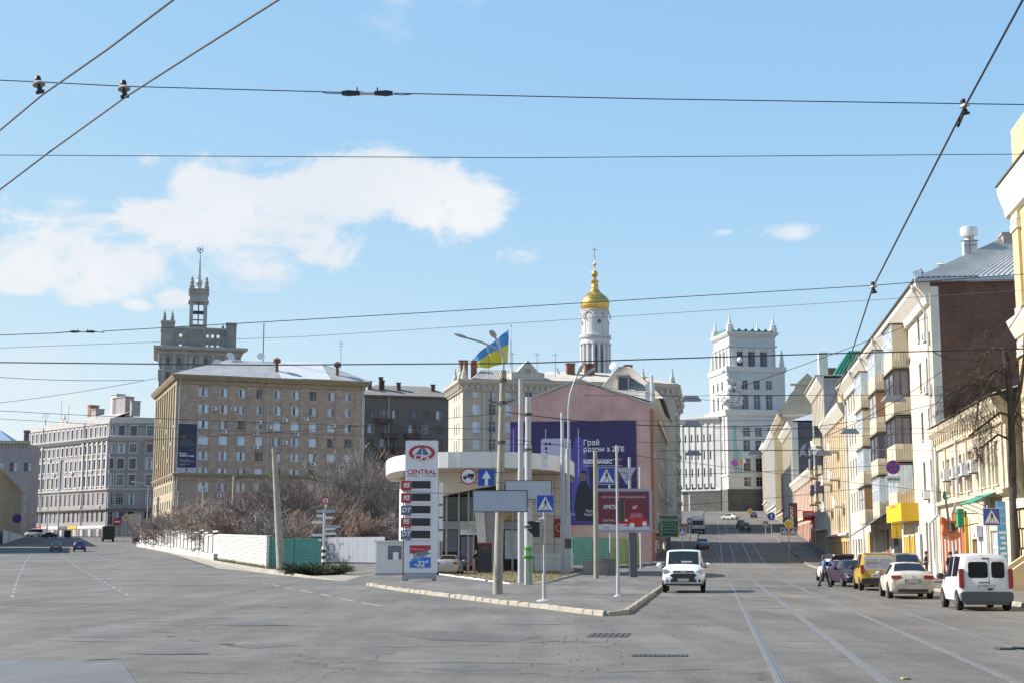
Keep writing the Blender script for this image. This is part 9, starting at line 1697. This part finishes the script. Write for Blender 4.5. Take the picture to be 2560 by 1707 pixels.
# == overhead wires, insulators, hanging lamps
M_wire = mat('wire_black', (.018, .018, .022), .6); M_wsteel = mat('wire_bronze', (.07, .06, .065), .5, metal=.5); M_porc = mat('porcelain_pale', (.42, .38, .35), .4); M_ins = mat('insulator_black', (.02, .018, .018), .5); M_gfrp = mat('insulator_rod_pale', (.5, .5, .47), .4)
def sagline(A, B, sag, n=14): return [A.lerp(B, i / n) - Vector((0, 0, sag * 4 * (i / n) * (1 - i / n))) for i in range(n + 1)]
def wire(label, pts, r, m=M_wire, sag=0.0, name='overhead_wire', grp='overhead wires'):
    pts = [Vector(p) for p in pts]; path = []
    for a, b in zip(pts[:-1], pts[1:]): path += sagline(a, b, sag)[:-1]
    path.append(pts[-1]); o = thing(name, label, 'wire', (0, 0, 0), 0, grp); MB().tube(path, r, 5).build('strand', m, o); return o
def bell(root, c, tilt=(0, 0, 0), k=1.0):
    """tram-wire hanger: cap, porcelain bell and clamp"""
    e = bpy.data.objects.new('hanger', None)
    b = MB(); b.lathe([(.045, .1), (.06, .08), (.06, .02), (.04, 0)], 12, (0, 0, 0)); o = b.build('hanger_cap', M_ins, root, 40, c, tilt); o.scale = (k, k, k)
    b = MB(); b.lathe([(.035, .0), (.09, -.03), (.125, -.075), (.12, -.09), (.04, -.08)], 16); s = b.build('hanger_bell', M_porc, o, 40); b = MB(); b.lathe([(.03, -.08), (.03, -.13), (.05, -.15), (.05, -.2), (.02, -.24)], 10); b.cbox(0, 0, -.24, .16, .04, .06); b.build('hanger_clamp', M_ins, o, 40); bpy.data.objects.remove(e); return o
def link(root, A, B, r=.028, k=1.0):
    """strain insulator with two end fittings"""
    A, B = Vector(A), Vector(B); d = B - A; MB().tube([A + d * .32, A + d * .68], r * .7, 8).build('insulator_rod', M_gfrp, root); MB().tube([A + d * .2 + Vector((0, 0, r * .5)), A + d * .8 + Vector((0, 0, r * .5))], r * .35, 6).build('insulator_link', M_gfrp, root)
    for f0, f1 in ((0, .36), (1, .64)): MB().tube([A + d * f0, A + d * (f0 * .65 + f1 * .35), A + d * f1], [r * .95, r * 1.35, r * .95], 4).build('end_fitting', M_ins, root)
    for f in (.3, .7): MB().tube([A + d * f, A + d * f + Vector((0, 0, r * 2.3))], r * .3, 6).build('split_pin', M_ins, root)
P_ = lambda x, y: (x * D2P, y * D2P)
# span wire across the square with its three hangers and the strain insulator
Ysp = 11.2
def at(x, y, Y=Ysp): return W(x * D2P, y * D2P, Y)
s1 = wire('near span wire carrying the strain insulator and two porcelain hangers', [at(-300, 172), at(90, 189), at(285, 199), at(785, 213)], .0045)
s2 = MB().tube(sagline(at(905, 215), at(1500, 228), .0) + sagline(at(1500, 228), at(2215, 239), .0) + [at(2352, 241), at(2700, 246)], .0045, 5).build('strand', M_wire, s1); link(s1, at(785, 215), at(902, 215), .021)
MB().tube([at(738, 212), at(750, 215), at(785, 216)], .004, 4).tube([at(902, 217), at(925, 219), at(945, 217)], .004, 4).build('wire_tail', M_wire, s1)
bell(s1, at(88, 187), (R(-8), R(-14), 0), .42); bell(s1, at(284, 197), (R(-8), R(-10), 0), .42); bell(s1, at(2213, 238), (R(5), R(-14), 0), .36)
# the two trolley wires at upper left, and the tram wire on the right
zl = lambda x, y, z=5.55: onz(x * D2P, y * D2P, z)
t1 = wire('upper of the two thick trolley wires crossing the top left corner', [at(-150, 405, 14), at(0, 300, 12.4), at(97, 219, Ysp), at(250, 112, 9.8), at(405, -5, 8.6), at(640, -190, 7.2)], .0078, M_wsteel, 0, 'trolley_wire', 'trolley wires'); t2 = wire('lower of the two thick trolley wires crossing the top left corner', [at(-150, 530, 14), at(0, 436, 12.8), at(120, 345, 12), at(285, 226, Ysp), at(450, 120, 9.8), at(640, 0, 8.6), at(900, -170, 7.4)], .0078, M_wsteel, 0, 'trolley_wire', 'trolley wires')
def tram(y, c=1.73, z=5.35): return Vector((SX * y + c, y, terr(SX * y + c, y) + z))
tw_ = wire('tram contact wire running up the right-hand street from the top right corner', [at(2420, -150, 8.2), at(2352, -5, 9.4), at(2213, 252, Ysp), at(2005, 660, 15.6), at(1940, 860, 24.5), at(1880, 990, 40), Vector((SX * 75 + 6, 75, 6.6)), Vector((SX * 110 + 5.4, 110, 6.4)), Vector((SX * 170 + 5.2, 170, 6.4))], .009, M_wsteel, 0, 'tram_wire', 'tram wires'); bell(tw_, at(2005, 655, 15.6), (0, R(-10), 0), .36); MB().tube([at(2213, 262), at(2203, 285, 11.5), at(2200, 292, 11.5)], .012, 6).build('wire_clamp', M_ins, tw_)
# thinner lines farther out
W3 = wire('thin straight wire high across the whole sky', [at(-200, 356, 16), at(1200, 363, 16), at(2600, 353, 16)], .0045)
w4 = wire('rising wire with a small strain insulator at left', [at(-200, 777, 30), at(130, 765, 30)], .0085); MB().tube([at(235, 761, 30), at(1000, 717, 30), at(1500, 686, 30), at(2005, 656, 30), at(2352, 630, 30), at(2600, 610, 30)], .0085, 5).build('strand', M_wire, w4); link(w4, at(162, 762, 30), at(218, 762, 30), .026); MB().tube([at(130, 765, 30), at(162, 762, 30)], .011, 5).tube([at(218, 762, 30), at(240, 764, 30)], .009, 5).build('wire_tail', M_wire, w4)
wire('faint grey wire just below the rising wire', [at(-200, 806, 34), at(700, 773, 34), at(1500, 722, 34), at(2400, 664, 34)], .006, mat('wire_grey', (.16, .16, .17), .6))
wire('thick cable sagging across above the roofs', [at(-200, 830, 40), at(600, 838, 40), at(1200, 834, 40), at(1900, 812, 40), at(2400, 800, 40)], .018, M_wire)
for i, (a, b, Y, r, lab) in enumerate((((-50, 862), (330, 872), 60, .012, 'thin wire low at left above the grey house'), ((-50, 930), (360, 868), 70, .012, 'rising thin wire at left above the grey house'), ((-50, 940), (1140, 985), 62, .012, 'thin wire across the brown block upper storeys'), ((-50, 958), (1140, 1010), 64, .01, 'second thin wire across the brown block windows'), ((330, 1010), (1150, 948), 62, .012, 'wire rising to the lamp post clamp'), ((1160, 945), (1800, 975), 62, .02, 'cable from the lamp post across the pink gable'), ((1215, 1130), (700, 1098), 66, .014, 'low wire from the lamp post toward the bare trees'), ((1160, 1005), (2352, 1150), 62, .01, 'thin wire falling right across the white tower'), ((1165, 1020), (2200, 990), 62, .01, 'level wire crossing the right-hand street'), ((1700, 990), (2352, 860), 55, .012, 'wire rising right to the yellow house'), ((1900, 1000), (2352, 700), 48, .012, 'steep wire rising to the right edge above the brick wall'), ((2140, 805), (2352, 700), 60, .022, 'pale cable looped from the brick wall to the right edge'), ((1650, 905), (2130, 730), 90, .02, 'faint long wire above the white tower'), ((1560, 1160), (1980, 1120), 120, .02, 'low span wire over the hill road'), ((1530, 1090), (2150, 1060), 110, .02, 'span wire over the street at balcony height'), ((1300, 875), (1700, 925), 80, .012, 'thin wire over the pink gable'))):
    wire(lab, [at(a[0], a[1], Y), at(b[0], b[1], Y)], r, M_wire, {11: 1.2, 5: .3, 6: .3, 9: .5, 10: .4}.get(i, .1))
MB()
# street lamps hung over the right-hand street
for i, (x, y, Y, w, lab) in enumerate(((1587, 915, 118, .85, 'trapezoid lamp hung highest left over the street'), (1589, 972, 150, 1.0, 'trapezoid lamp hung below the highest left one'), (1593, 1040, 190, 1.1, 'smaller lamp hung lower over the left pavement'), (2052, 915, 72, .6, 'trapezoid lamp hung before the upper balconies'), (1951, 990, 95, .62, 'trapezoid lamp hung before the cream facade'), (1890, 1040, 130, .8, 'small lamp hung before the sandy house'), (1735, 1038, 190, 1.0, 'small lamp hung before the white tower'))):
    c = at(x, y, Y); o = thing('hanging_lamp', lab, 'street lamp', c, 0, 'lamps hung over the right-hand street'); b = MB(); k = w; b.add([(-k, -.3, -.22 * k), (k, -.3, -.22 * k), (k, .3, -.22 * k), (-k, .3, -.22 * k), (-k * .62, -.2, .28 * k), (k * .62, -.2, .28 * k), (k * .62, .2, .28 * k), (-k * .62, .2, .28 * k)], [(3, 2, 1, 0), (4, 5, 6, 7), (0, 1, 5, 4), (1, 2, 6, 5), (2, 3, 7, 6), (3, 0, 4, 7)]); b.build('shade', mat('lamp_shade_grey', (.2, .215, .25), .5, metal=.2), o); MB().box(-k * .9, k * .9, -.25, .25, -.26 * k, -.225 * k).build('diffuser', mat('lamp_diffuser', (.35, .37, .38), .3), o)
    MB().tube([(-9, .2, .34 * k), (0, 0, .3 * k), (9, .2, .34 * k)], .012 * Y / 60, 4).build('span_wire', M_wire, o)
print('objects', len(bpy.data.objects), 'tris', sum(len(o.data.polygons) for o in bpy.data.objects if o.type == 'MESH'))
